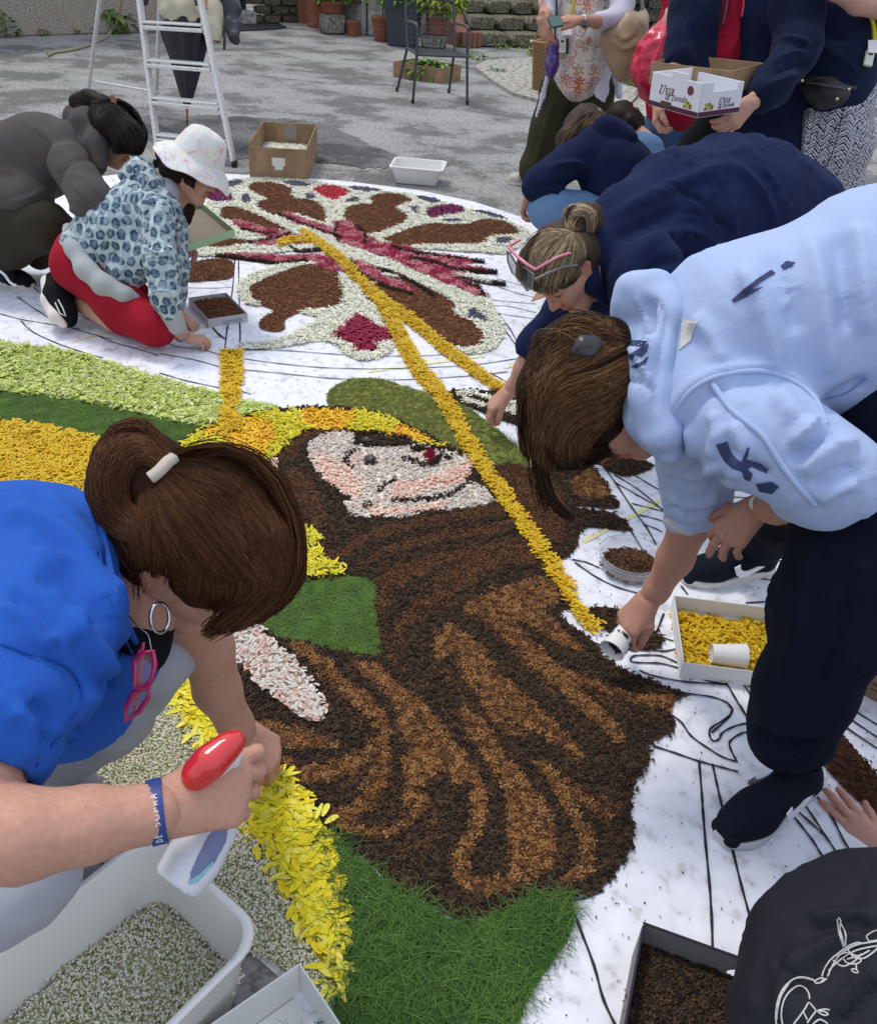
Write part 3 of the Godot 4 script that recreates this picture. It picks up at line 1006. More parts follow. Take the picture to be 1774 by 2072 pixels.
	id = heap("amber_seeds", "amber seed streaks waving through the dark beard", "amber",[
		[[840,310],[870,240],[910,235],[960,270],[1030,330],[1080,410],[1160,480],[1250,560],[1320,630],[1400,720],[1400,745],[1330,710],[1240,650],[1140,600],[1090,560],[1010,470],[930,410],[950,360],[900,340],[850,370]],
		[[950,190],[1000,140],[1080,100],[1200,70],[1260,60],[1320,150],[1250,180],[1300,230],[1380,310],[1430,350],[1380,340],[1300,300],[1210,240],[1150,220],[1210,300],[1290,370],[1360,450],[1430,520],[1500,590],[1560,650],[1540,680],[1460,620],[1390,560],[1290,460],[1210,390],[1130,310],[1050,230]],
		[[1330,410],[1420,440],[1520,480],[1640,500],[1740,500],[1730,550],[1640,545],[1540,510],[1440,480],[1350,450]],
		[[930,570],[980,560],[1060,650],[1120,740],[1190,820],[1240,880],[1290,980],[1305,1080],[1270,1160],[1180,1200],[1110,1180],[1135,1110],[1110,1000],[1110,880],[1060,780],[990,680]],
		[[520,375],[620,385],[700,450],[780,520],[870,610],[940,710],[1010,790],[1020,870],[980,830],[900,835],[870,780],[790,860],[740,930],[710,920],[740,850],[720,760],[745,700],[700,620],[690,540],[620,460]],
		[[180,600],[260,610],[360,640],[490,690],[400,700],[300,700],[220,640]],
		[[1220,740],[1260,760],[1340,830],[1430,880],[1530,910],[1520,960],[1440,940],[1370,900],[1410,1000],[1440,1090],[1430,1170],[1350,1220],[1320,1190],[1380,1140],[1390,1050],[1350,960],[1300,870]],
		[[940,410],[1000,470],[1080,560],[1130,620],[1200,660],[1160,660],[1080,620],[1020,540]],
	])
	bands(id,[[55,[1010,840],[1005,980],[960,1070],[940,1160],[985,1225],[1080,1220],[1160,1190]],[50,[310,310,40],[390,360,50],[450,430,56],[560,520,60],[635,590,52],[650,650,50],[610,715,56],[520,770,60],[400,800,64],[290,785,50]],[50,[650,690,50],[635,800,64],[580,890,56],[530,960,60],[430,965,60]],[36,[450,980],[560,1010],[680,1010],[760,960],[800,870]],[30,[250,700],[280,760],[330,800]]])
	id = heap("rust_seeds", "rust brown seed waves of the hair and upper beard", "rust",[
		[[610,150],[640,90],[700,40],[800,0],[900,-20],[850,20],[760,60],[690,110],[640,170]],
		[[690,310],[700,230],[760,160],[860,100],[980,30],[1100,0],[1000,70],[880,140],[790,190],[730,260],[715,335]]])
	from_view(380.3,722.5,.48234)
	bands(id,[[40,[560,850,24],[640,830,40],[760,760,46],[900,715,40],[1100,680,36],[1300,640,60],[1340,600,70]],[34,[720,880,20],[850,810,36],[1000,770,40],[1250,730,40],[1380,700,50]],[44,[800,960,30],[900,890,50],[1100,840,44],[1300,800,44],[1420,780,60]],[50,[1020,965,40],[1150,890,60],[1300,850,60],[1450,830,80]]])
	also(id,[[[1290,470],[1400,460],[1560,560],[1570,760],[1480,760],[1400,640],[1320,560]],[[400,500],[450,470],[520,530],[560,620],[600,690],[540,720],[480,650],[430,580]],[[380,430],[430,380],[500,320],[560,310],[480,370],[440,430]]])
	heap("amber_seeds", "amber seed patch on the drawn sleeve behind the bent dark hair", "amber",[[[1610,540],[1650,490],[1700,490],[1750,560],[1770,590],[1650,595]]])
	from_view(427.8,1140.8,.5359)
	var thin := [[[640,250],[700,380],[800,480]],[[880,400],[960,520],[1060,640],[1140,720]],[[1180,540],[1290,660],[1400,800]],[[1300,560],[1420,640],[1520,720]],[[420,420],[520,560],[600,640]],[[760,560],[860,680],[900,760]],[[560,880],[640,920],[690,900]],[[860,900],[820,1020],[760,1090]],[[1150,860],[1180,980],[1170,1090]],[[1380,860],[1460,900],[1540,950]],[[1000,200],[1100,290],[1200,400],[1300,500]],[[740,240],[800,200],[900,160],[1000,110]],[[600,720],[560,800],[470,850]],[[1440,500],[1540,560],[1640,590]]]
	for l in thin:
		l.insert(0,13)
	bands(id, thin)
	from_view(380.3,722.5,.48234)
	# halo
	id = heap("yellow_petals", "yellow petal stripes of the halo over the drawn head", "yellow",[[[0,345],[100,295],[210,265],[350,235],[500,222],[650,225],[780,245],[900,290],[1000,340],[1080,380],[1060,378],[960,360],[840,330],[700,310],[600,305],[540,300],[470,320],[420,370],[350,420],[310,440],[250,430],[150,420],[0,480],[-80,460],[-60,390]]])
	heap("orange_petals", "orange petal stripes of the halo over the drawn head", "orange",[[[485,225],[620,222],[700,235],[690,290],[620,310],[480,290]],[[880,285],[960,310],[1060,374],[960,355],[840,325]],[[40,340],[130,290],[300,262],[380,330],[300,440],[200,400],[130,345]]])
	id = heap("dark_seed_outlines", "dark seed line around the halo", "dark",[])
	bands(id,[[14,[-60,400],[0,345],[100,292],[210,260],[350,232],[500,218],[650,221],[780,240],[900,286],[1000,335],[1090,380],[1180,420],[1260,480]],[14,[130,390],[140,330],[160,300]],[14,[185,320],[195,270]]])
	# face
	id = heap("pale_petals", "white petals of the drawn face", "palewhite",[[[500,385],[530,350],[600,318],[690,330],[700,370],[800,385],[930,375],[960,370],[1060,390],[1180,430],[1190,460],[1160,520],[1170,535],[1210,535],[1280,590],[1260,620],[1140,640],[1000,650],[900,680],[800,672],[720,675],[660,640],[655,610],[690,600],[600,540],[550,500],[520,440]]])
	heap("pale_pink_petals", "pale pink petals of the drawn cheeks, ear and chin", "palepink",[[[520,420],[600,430],[700,500],[740,560],[690,600],[580,520]],[[840,580],[880,530],[1000,520],[1180,440],[1160,520],[1000,570],[900,600]],[[670,465],[720,400],[710,470]],[[700,625],[900,640],[1100,612],[1000,650],[800,668]],[[315,450],[360,420],[380,480],[395,550],[415,620],[385,630],[350,560]],[[950,400],[990,385],[985,430]]])
	id = heap("dark_seed_features", "dark seed eyes, nose and mouth of the drawn face", "mark",[[[736,434],[762,420],[790,440],[782,462],[746,458]],[[895,434],[945,432],[1005,474],[962,458]],[[1074,426],[1098,416],[1108,432],[1082,437]],[[930,388],[980,380],[1050,386],[1040,396],[1000,393],[950,408]],[[730,628],[762,620],[755,642]],[[985,455],[1040,430],[1055,385],[1068,410],[1040,465]]])
	bands(id,[[15,[690,468],[662,452],[668,422],[712,398]],[10,[700,338],[720,368],[800,380],[930,372]],[11,[790,575],[830,540],[880,515]],[15,[850,610],[980,605],[1080,590],[1160,545]],[8,[700,335],[780,322],[860,335],[940,350]]])
	heap("crimson_petals", "small crimson petal patch on the drawn nose", "darkred",[[[994,404],[1026,392],[1038,428],[1010,452],[995,438]]])
	heap("lavender_flowers", "tiny lavender pupils in the drawn eyes", "lavender",[[[735,430],[760,420],[775,440],[750,450]],[[735,345],[760,335],[770,352],[745,358]]])
	heap("white_petals", "cream petal streaks beside the pinching hand", "cream",[])
	var cream := regions.size()
	id = heap("dark_seed_outlines", "dark seed patch of the drawn hand beside the pinching hand", "dark",[[[1095,150],[1150,140],[1300,150],[1440,200],[1500,250],[1480,310],[1300,262],[1200,220],[1130,190]]])
	bands(cream,[[18,[1130,157],[1190,158],[1270,172]],[18,[1150,185],[1190,192],[1240,205]],[20,[1320,190],[1440,222],[1500,250]],[22,[1280,215],[1380,235],[1470,270]]])
	heap("yellow_petals", "yellow petal robe piece between the auburn hair and the beard", "yellow",[[[360,600],[385,640],[430,680],[510,740],[550,765],[520,800],[560,850],[645,890],[600,915],[440,918],[340,900],[250,760]]])
	heap("golden_petals", "vertical golden petal stripe above the auburn bun", "golden",[])
	bands(regions.size(),[[84,[185,-25,84],[183,80,84],[175,180,72],[168,250,66],[160,330,44],[160,390,30]],[70,[185,270,60],[225,300,40]]])
	lay = Transform2D()
	heap("mown_grass", "dark green grass triangle beside the auburn fringe", "grass",[[[430,1240],[480,1200],[560,1205],[620,1178],[745,1172],[760,1240],[768,1328],[690,1318],[640,1308],[560,1290],[520,1270]]])
	heap("pale_pink_petals", "white and pink petal wedge beside the bare forearm", "palewedge",[[[380,1250],[440,1245],[500,1250],[560,1310],[610,1360],[650,1420],[658,1445],[630,1463],[580,1430],[530,1390],[480,1340],[400,1310]]])
	heap("elder_flowers", "tiny white and green flower heads strewn between blue shirt and white tub", "elder",[[[120,1480],[300,1340],[350,1380],[400,1480],[470,1570],[480,1640],[520,1700],[560,1770],[600,1840],[640,1930],[665,2010],[640,2040],[600,1990],[560,1950],[500,1920],[300,1800],[100,1650]]])
	heap("yellow_petals", "long bright yellow petal border under the pinching fingers with the pink nail", "longyellow",[[[320,1372],[380,1340],[425,1425],[475,1485],[565,1565],[612,1625],[652,1690],[665,1790],[692,1910],[682,1990],[660,2000],[630,1920],[600,1830],[560,1760],[510,1690],[480,1640],[465,1570],[395,1480]]])
	heap("fennel_fronds", "feathery green fennel fronds under the tip of the beard", "fennel",[[[650,1700],[700,1710],[740,1745],[800,1800],[880,1845],[940,1868],[1000,1850],[1080,1822],[1150,1825],[1160,1870],[1130,1930],[1080,2000],[1050,2072],[1040,2150],[690,2150],[685,2000],[690,1900],[665,1800]]])
	heap("brown_seeds", "dark red brown seed strip behind the black shoe at the picture's edge", "darkrust",[[[1640,1510],[1690,1478],[1774,1570],[1880,1660],[1900,1760],[1774,1655],[1700,1590]]])
	from_view(323.2,323.2,.42873)
	id = heap("golden_petals", "two long golden petal lines meeting in the rose window", "golden",[])
	bands(id,[[40,[560,400,40],[600,392,34],[660,385,30],[740,385,20]],[40,[670,340,20],[760,405,36],[850,475,40],[940,570,46],[1030,660,52],[1110,715,46],[1190,765,44],[1300,860,42],[1450,975,44],[1540,1040,40],[1615,1090,42]]])
	lay = Transform2D()
	bands(id,[[26,[772,612,26],[840,740,28],[900,815,26],[965,930,26],[1050,1050,24],[1110,1140,24],[1150,1205,22]],[20,[1150,1205,22],[1175,1240,20],[1190,1262,22],[1204,1276,20]]])
	strew()

func paper_sheet(edge: Array) -> void:
	var outline := level(edge)
	var g := Geo.new()
	var ids := Geometry2D.triangulate_polygon(outline)
	for k in range(0,ids.size(),3):
		var a := outline[ids[k]]
		var b := outline[ids[k + 1]]
		var d := outline[ids[k + 2]]
		if (b - a).cross(d - a) > 0:
			var s := b
			b = d
			d = s
		g.tri(Vector3(a.x,.005,a.y),Vector3(b.x,.005,b.y),Vector3(d.x,.005,d.y))
	for k in outline.size():
		var a := outline[k]
		var b := outline[(k + 1) % outline.size()]
		g.quad(Vector3(a.x,.0,a.y),Vector3(b.x,.0,b.y),Vector3(b.x,.005,b.y),Vector3(a.x,.005,a.y))
	var sheet := part("paper_sheet", g.mesh(), M.paper)
	tag(sheet, "huge white paper sheet with a black outline drawing laid on the asphalt", "paper sheet")
	var lines := [
		[[640,1688],[650,1690]],
		[[640,2000],[640,2010]],
	]
	lines = []
	var add := func(x0: float, y0: float, k: float, list: Array) -> void:
		for l in list:
			var q := []
			for p in l:
				q.append([x0 + p[0] * k,y0 + p[1] * k])
			lines.append(q)
	# right foreground
	add.call(1093.3,1426.1,.38370,[
		[[835,300],[850,480],[855,560],[870,740],[890,950],[902,1150],[908,1390]],[[905,310],[925,400],[945,490],[1020,800],[1060,960],[1110,1140],[1190,1400]],
		[[150,1030],[200,1160],[280,1370],[330,1550],[400,1700]],[[130,1028],[220,1020],[330,980]],
		[[590,215],[700,250],[830,295],[960,330],[1040,352]],[[610,40],[680,50],[740,90],[790,160],[870,220],[960,275],[1040,300]],[[990,0],[1010,30],[980,70],[900,120],[890,160],[910,190],[940,180],[960,145],[1030,110],[1100,95]],[[1130,135],[1060,150],[1000,190],[1000,230],[1030,290]],
		[[1050,0],[1100,80],[1140,140]],[[1290,530],[1360,620],[1430,710],[1480,790],[1545,880]],[[1310,520],[1400,600],[1500,690]],[[1360,480],[1430,580],[1500,690],[1560,780],[1610,870]],[[1400,410],[1470,500],[1540,600],[1600,720],[1690,860]],[[1410,370],[1520,480],[1600,560],[1680,650]],
		[[1590,45],[1774,170]],[[1560,85],[1774,230]],[[1610,0],[1774,105]],
	])
	# right middle
	add.call(1093.3,903.1,.38370,[
		[[330,100],[400,200],[480,320],[560,430],[610,520]],[[390,150],[520,230],[660,350]],[[385,185],[500,250],[660,340]],[[430,110],[560,190],[660,250]],[[520,60],[600,100],[660,125]],[[480,300],[580,325],[660,345]],[[520,360],[600,380],[660,400]],[[540,410],[600,430],[640,450]],[[440,380],[480,450],[540,550]],
		[[165,595],[240,610],[310,640]],[[180,610],[280,680],[400,740],[520,775]],[[985,265],[1100,270]],[[980,230],[1060,230],[1120,215]],[[1000,190],[1035,170],[1035,150]],[[960,300],[1020,320]],[[930,410],[1000,440]],[[900,425],[980,470]],
		[[1195,605],[1330,600]],[[1190,660],[1335,690]],[[1100,690],[1330,715]],[[1080,825],[1310,810]],[[740,735],[775,780]],[[650,880],[610,980]],[[620,1000],[700,1025]],[[520,1180],[600,1210],[760,1240],[980,1255]],[[450,1190],[600,1260],[760,1300],[900,1320],[980,1350],[1010,1390],[980,1440],[900,1510]],[[720,1140],[640,1105],[560,1100],[490,1105],[475,1130],[520,1140],[640,1145],[760,1180],[860,1230],[980,1255]],[[960,1215],[1010,1300],[1070,1400],[1135,1490]],[[1055,1230],[1100,1300],[1140,1360]],[[1090,1265],[1160,1260]],[[1450,460],[1460,900]],[[1250,480],[1300,490],[1320,460]],
		[[560,1060],[640,1080],[720,1065]],
	])
	# around the rose window
	add.call(323.2,323.2,.42873,[
		[[390,895],[600,900],[800,915],[1000,925],[1200,925],[1400,915],[1560,900]],[[395,938],[560,960],[740,978],[920,985],[1100,985],[1300,978],[1500,965],[1700,935]],[[395,990],[600,1010],[800,1030],[1000,1038],[1200,1035],[1450,1020],[1640,1000]],[[0,915],[150,940],[280,975]],[[0,1005],[120,1040],[280,1075]],[[355,470],[345,600],[330,720],[305,915]],[[372,475],[375,620],[378,740],[380,890]],[[250,790],[280,820],[310,845]],
		[[1545,685],[1620,790],[1700,905]],[[1560,680],[1640,780],[1704,890]],[[1560,1005],[1660,1060]],[[1560,660],[1660,670],[1774,680]],[[1560,690],[1640,690],[1774,720]],[[1570,720],[1660,735],[1774,750]],[[1600,600],[1690,630],[1774,650]],[[1590,560],[1700,590]],[[70,600],[230,605],[340,600]],[[70,570],[200,580]],[[380,1090],[430,1105]],
	])
	# left, around the girl
	add.call(.0,171.1,.28941,[
		[[120,1480],[250,1570],[420,1670],[600,1730],[780,1780]],[[240,1420],[300,1470]],[[0,1600],[150,1640],[330,1670],[560,1710]],[[150,1650],[220,1720],[360,1790],[520,1850],[720,1910]],[[460,1570],[600,1630],[800,1700]],[[680,1750],[760,1790],[900,1830],[1100,1890]],[[1140,1790],[1240,1830],[1400,1850],[1550,1890]],[[250,1400],[330,1410]],[[1490,1700],[1530,1750],[1580,1780]],[[1590,1690],[1570,1880]],[[1680,1680],[1680,1890]],
	])
	for l in lines:
		var pts := []
		for p in l:
			var w := gp(p[0],p[1],.008)
			pts.append(w)
		var c := curve(pts, 4)
		var rg := Geo.new()
		var left := PackedVector3Array()
		var right := PackedVector3Array()
		for k in c.size():
			var d := (c[mini(k + 1,c.size() - 1)] - c[maxi(k - 1,0)]).normalized()
			var s := Vector3(-d.z,0,d.x) * (.0026 + .0006 * sin(k * 1.7))
			left.append(c[k] - s)
			right.append(c[k] + s)
		for k in c.size() - 1:
			rg.quad(left[k],right[k],right[k + 1],left[k + 1])
			if rg.n[-1].y < 0:
				for j in 4:
					rg.n[-1 - j] = Vector3.UP
		part("drawn_line", rg.mesh(), M.ink, sheet)
	var tapes := [[[1180,1096],[1345,1008],11.0],[[745,752],[980,720],5.0],[[150,690],[260,662],6.0],[[1020,745],[1100,722],5.0]]
	for tp in tapes:
		var a := gp(tp[0][0],tp[0][1],.0072)
		var b := gp(tp[1][0],tp[1][1],.0072)
		var s := (b - a).cross(Vector3.UP).normalized() * .008
		var tg := Geo.new()
		tg.quad(a - s, a + s, b + s, b - s)
		for j in 4:
			tg.n[j] = Vector3.UP
		part("yellow_tape", tg.mesh(), M.tape, sheet)

# small meshes that are strewn
func bit(style: String, r: RandomNumberGenerator) -> Geo:
	var g := Geo.new()
	g.colored = true
	var spec: Dictionary = STYLE[style]
	for k in spec.n:
		var sh := r.randf_range(.62,1.25) if spec.form != "floret" else r.randf_range(.88,1.1)
		g.col = Color(sh * r.randf_range(.93,1.07),sh,sh * r.randf_range(.9,1.1))
		var rad: float = spec.spread * sqrt(r.randf())
		var an := r.randf() * TAU
		var at := Vector3(cos(an) * rad,r.randf_range(.001,spec.high),sin(an) * rad)
		var turn := r.randf() * TAU
		match spec.form:
			"grain":
				var b := Basis.from_euler(Vector3(r.randf_range(-.7,.7),turn,r.randf_range(-.7,.7)))
				var s: Vector3 = spec.size * r.randf_range(.75,1.2)
				var p := [Vector3(s.x,0,0),Vector3(0,0,s.z),Vector3(-s.x,0,0),Vector3(0,0,-s.z)]
				for j in 4:
					var a: Vector3 = p[j]
					var d: Vector3 = p[(j + 1) % 4]
					g.tri(at + b * a,at + b * Vector3(0,s.y,0),at + b * d)
					g.tri(at + b * d,at + b * Vector3(0,-s.y,0),at + b * a)
			"petal":
				var fl: float = spec.get("flat", .8)
				var b := Basis.from_euler(Vector3(r.randf_range(-.55,.55) * fl,turn,r.randf_range(-.6,.6) * fl))
				var l: float = spec.size.x * r.randf_range(.65,1.15)
				var w: float = spec.size.z * r.randf_range(.75,1.2)
				var bend := r.randf_range(-.5,.35)
				var cup := r.randf_range(.15,.5)
				var rows := [[-.5,.35],[-.2,.9],[.2,1.0],[.42,.6],[.5,.12]]
				var rings := []
				for q in rows:
					var x: float = q[0] * l
					var y: float = bend * l * (q[0] * q[0])
					var hw: float = q[1] * w * .5
					rings.append(PackedVector3Array([at + b * Vector3(x,y + cup * hw,-hw),at + b * Vector3(x,y,0),at + b * Vector3(x,y + cup * hw,hw)]))
				g.loft(rings, false)
			"blade":
				var l: float = spec.size.x * r.randf_range(.6,1.2)
				var w: float = spec.size.z
				var lean := r.randf_range(.15,1.0) * float(spec.get("stand", .6))
				var d := Vector3(cos(turn),0,sin(turn))
				var s := Vector3(-d.z,0,d.x) * w
				var curl := r.randf_range(-.6,.6)
				var prev := at
				var dir := (d + Vector3.UP * lean).normalized()
				for q in 3:
					dir = (dir + Vector3.DOWN * .35 + Vector3(-d.z,0,d.x) * curl * .5).normalized()
					var nx := prev + dir * l / 3.0
					nx.y = maxf(nx.y, .001)
					g.quad(prev - s,prev + s,nx + s * .7,nx - s * .7)
					prev = nx
			"floret":
				var b := Basis.from_euler(Vector3(r.randf_range(-.5,.5),turn,r.randf_range(-.5,.5)))
				var s: float = spec.size.x * r.randf_range(.7,1.15)
				if r.randf() < .2:
					g.col = Color(.28,.42,.10) * sh if r.randf() < .7 else Color(.40,.30,.18) * sh
					g.tube(PackedVector3Array([at - b.x * s * 1.6,at + b.y * .002,at + b.x * s * 1.6]),.0006,3)
				else:
					var ring := PackedVector3Array()
					for j in 8:
						var rr := s * (1.0 if j % 2 == 0 else .55)
						ring.append(at + b * Vector3(cos(TAU * j / 8) * rr,.0008 if j % 2 == 0 else .0,sin(TAU * j / 8) * rr))
					for j in 8:
						g.tri(at + b.y * .0016,ring[(j + 1) % 8],ring[j])
	return g

# form, pieces to a bit, radius over which they lie, height, half sizes, bits to a square metre, colours
var STYLE := {
	"mark": {"form": "grain", "n": 6,"spread": .008,"high": .013,"size": Vector3(.0034,.002,.0026),"per": 15000.0,"cols": [lin(.030,.019,.013),lin(.045,.028,.018)]},
	"dark": {"form": "grain", "n": 6,"spread": .009,"high": .006,"size": Vector3(.0034,.0019,.0026),"per": 15000.0,"cols": [lin(.045,.028,.018),lin(.065,.040,.025),lin(.028,.019,.014),lin(.052,.032,.020),lin(.11,.062,.030)]},
	"darkrust": {"form": "grain", "n": 6,"spread": .009,"high": .007,"size": Vector3(.0030,.0016,.0022),"per": 7800.0,"cols": [lin(.075,.030,.016),lin(.045,.022,.014),lin(.10,.045,.022)]},
	"amber": {"form": "grain", "n": 6,"spread": .009,"high": .006,"size": Vector3(.0037,.0019,.0028),"per": 14000.0,"cols": [lin(.32,.145,.046),lin(.22,.095,.031),lin(.41,.21,.075),lin(.09,.045,.022),lin(.23,.10,.034),lin(.12,.055,.024)]},
	"rust": {"form": "grain", "n": 6,"spread": .009,"high": .006,"size": Vector3(.0037,.0019,.0026),"per": 14000.0,"cols": [lin(.155,.068,.03),lin(.10,.044,.021),lin(.20,.095,.042),lin(.06,.032,.019)]},
	"brown": {"form": "grain", "n": 5,"spread": .010,"high": .007,"size": Vector3(.0042,.0018,.0022),"per": 6500.0,"cols": [lin(.175,.075,.034),lin(.13,.054,.026),lin(.22,.10,.048)]},
	"olive": {"form": "grain", "n": 6,"spread": .009,"high": .006,"size": Vector3(.0030,.0018,.0024),"per": 7600.0,"cols": [lin(.20,.225,.05),lin(.15,.18,.04),lin(.25,.26,.075)]},
	"cream": {"form": "petal", "flat": .6,"n": 5,"spread": .013,"high": .009,"size": Vector3(.022,0,.007),"per": 5200.0,"cols": [lin(.82,.81,.68),lin(.84,.83,.76),lin(.76,.77,.56)]},
	"palewhite": {"form": "petal", "flat": .6,"n": 3,"spread": .007,"high": .007,"size": Vector3(.013,0,.006),"per": 12000.0,"cols": [lin(.88,.81,.68),lin(.90,.86,.76),lin(.86,.70,.57)]},
	"palepink": {"form": "petal", "flat": .6,"n": 3,"spread": .007,"high": .007,"size": Vector3(.013,0,.006),"per": 12000.0,"cols": [lin(.86,.50,.38),lin(.88,.62,.49),lin(.88,.75,.62)]},
	"palewedge": {"form": "petal", "flat": .7,"n": 3,"spread": .010,"high": .014,"size": Vector3(.015,0,.008),"per": 10500.0,"cols": [lin(.88,.83,.72),lin(.90,.86,.78),lin(.86,.55,.45)]},
	"lime": {"form": "petal", "n": 5,"spread": .017,"high": .010,"size": Vector3(.026,0,.007),"per": 4800.0,"cols": [lin(.60,.70,.16),lin(.50,.62,.11),lin(.70,.76,.30)]},
	"golden": {"form": "petal", "flat": .42,"n": 5,"spread": .014,"high": .011,"size": Vector3(.019,0,.0065),"per": 8600.0,"cols": [lin(.88,.58,.014),lin(.84,.50,.011),lin(.90,.66,.03)]},
	"orange": {"form": "petal", "flat": .42,"n": 3,"spread": .010,"high": .010,"size": Vector3(.019,0,.0065),"per": 8600.0,"cols": [lin(.78,.42,.012),lin(.74,.34,.012),lin(.80,.52,.02)]},
	"yellow": {"form": "petal", "flat": .5,"n": 5,"spread": .016,"high": .011,"size": Vector3(.026,0,.0068),"per": 7600.0,"cols": [lin(.82,.70,.02),lin(.80,.64,.012),lin(.84,.76,.08)]},
	"longyellow": {"form": "petal", "flat": .4,"n": 6,"spread": .032,"high": .016,"size": Vector3(.040,0,.0095),"per": 4200.0,"cols": [lin(.82,.70,.02),lin(.80,.65,.012),lin(.84,.77,.10)]},
	"red": {"form": "petal", "n": 3,"spread": .012,"high": .010,"size": Vector3(.022,0,.008),"per": 5600.0,"cols": [lin(.60,.02,.035),lin(.48,.012,.03),lin(.66,.05,.07)]},
	"crimson": {"form": "petal", "n": 3,"spread": .012,"high": .010,"size": Vector3(.020,0,.008),"per": 5600.0,"cols": [lin(.40,.008,.055),lin(.30,.006,.04),lin(.50,.03,.10)]},
	"darkred": {"form": "grain", "n": 5,"spread": .008,"high": .012,"size": Vector3(.005,.002,.003),"per": 12000.0,"cols": [lin(.20,.006,.03),lin(.28,.01,.045)]},
	"crosspink": {"form": "petal", "n": 3,"spread": .012,"high": .010,"size": Vector3(.020,0,.007),"per": 5600.0,"cols": [lin(.40,.010,.06),lin(.44,.02,.075),lin(.66,.20,.24),lin(.72,.30,.32)]},
	"purple": {"form": "petal", "n": 3,"spread": .012,"high": .010,"size": Vector3(.020,0,.008),"per": 5600.0,"cols": [lin(.17,.008,.07),lin(.12,.006,.05),lin(.23,.02,.10)]},
	"lavender": {"form": "grain", "n": 5,"spread": .010,"high": .008,"size": Vector3(.0046,.0024,.003),"per": 5500.0,"cols": [lin(.13,.115,.17),lin(.09,.08,.125),lin(.20,.19,.25)]},
	"grass": {"form": "blade", "n": 9,"spread": .012,"high": .006,"size": Vector3(.030,0,.0007),"per": 4200.0,"stand": .8,"cols": [lin(.075,.15,.020),lin(.055,.115,.016),lin(.11,.20,.035)]},
	"fennel": {"form": "blade", "n": 12,"spread": .013,"high": .016,"size": Vector3(.038,0,.00055),"per": 4600.0,"stand": 1.0,"cols": [lin(.060,.145,.022),lin(.045,.11,.022),lin(.10,.20,.030)]},
	"elder": {"form": "floret", "n": 9,"spread": .013,"high": .010,"size": Vector3(.0032,0,.0032),"per": 15000.0,"cols": [lin(.88,.82,.66),lin(.90,.86,.74),lin(.80,.73,.52)]},
}

func strewn(called: String, style: String, places: Array, parent: Node, tints: PackedColorArray) -> MultiMeshInstance3D:
	var r := RandomNumberGenerator.new()
	r.seed = hash(called + style)
	var mm := MultiMesh.new()
	mm.transform_format = MultiMesh.TRANSFORM_3D
	mm.use_colors = true
	if not bits.has(style):
		bits[style] = bit(style,r).mesh()
	mm.mesh = bits[style]
	mm.instance_count = places.size()
	for k in places.size():
		mm.set_instance_transform(k,places[k])
		mm.set_instance_color(k,tints[k])
	var o := MultiMeshInstance3D.new()
	o.multimesh = mm
	o.material_override = M.seed if STYLE[style].form in ["grain"] else M.petal
	if parent == self:
		o.name = numbered(called)
	else:
		o.name = called
	parent.add_child(o, true)
	return o

var bits := {}

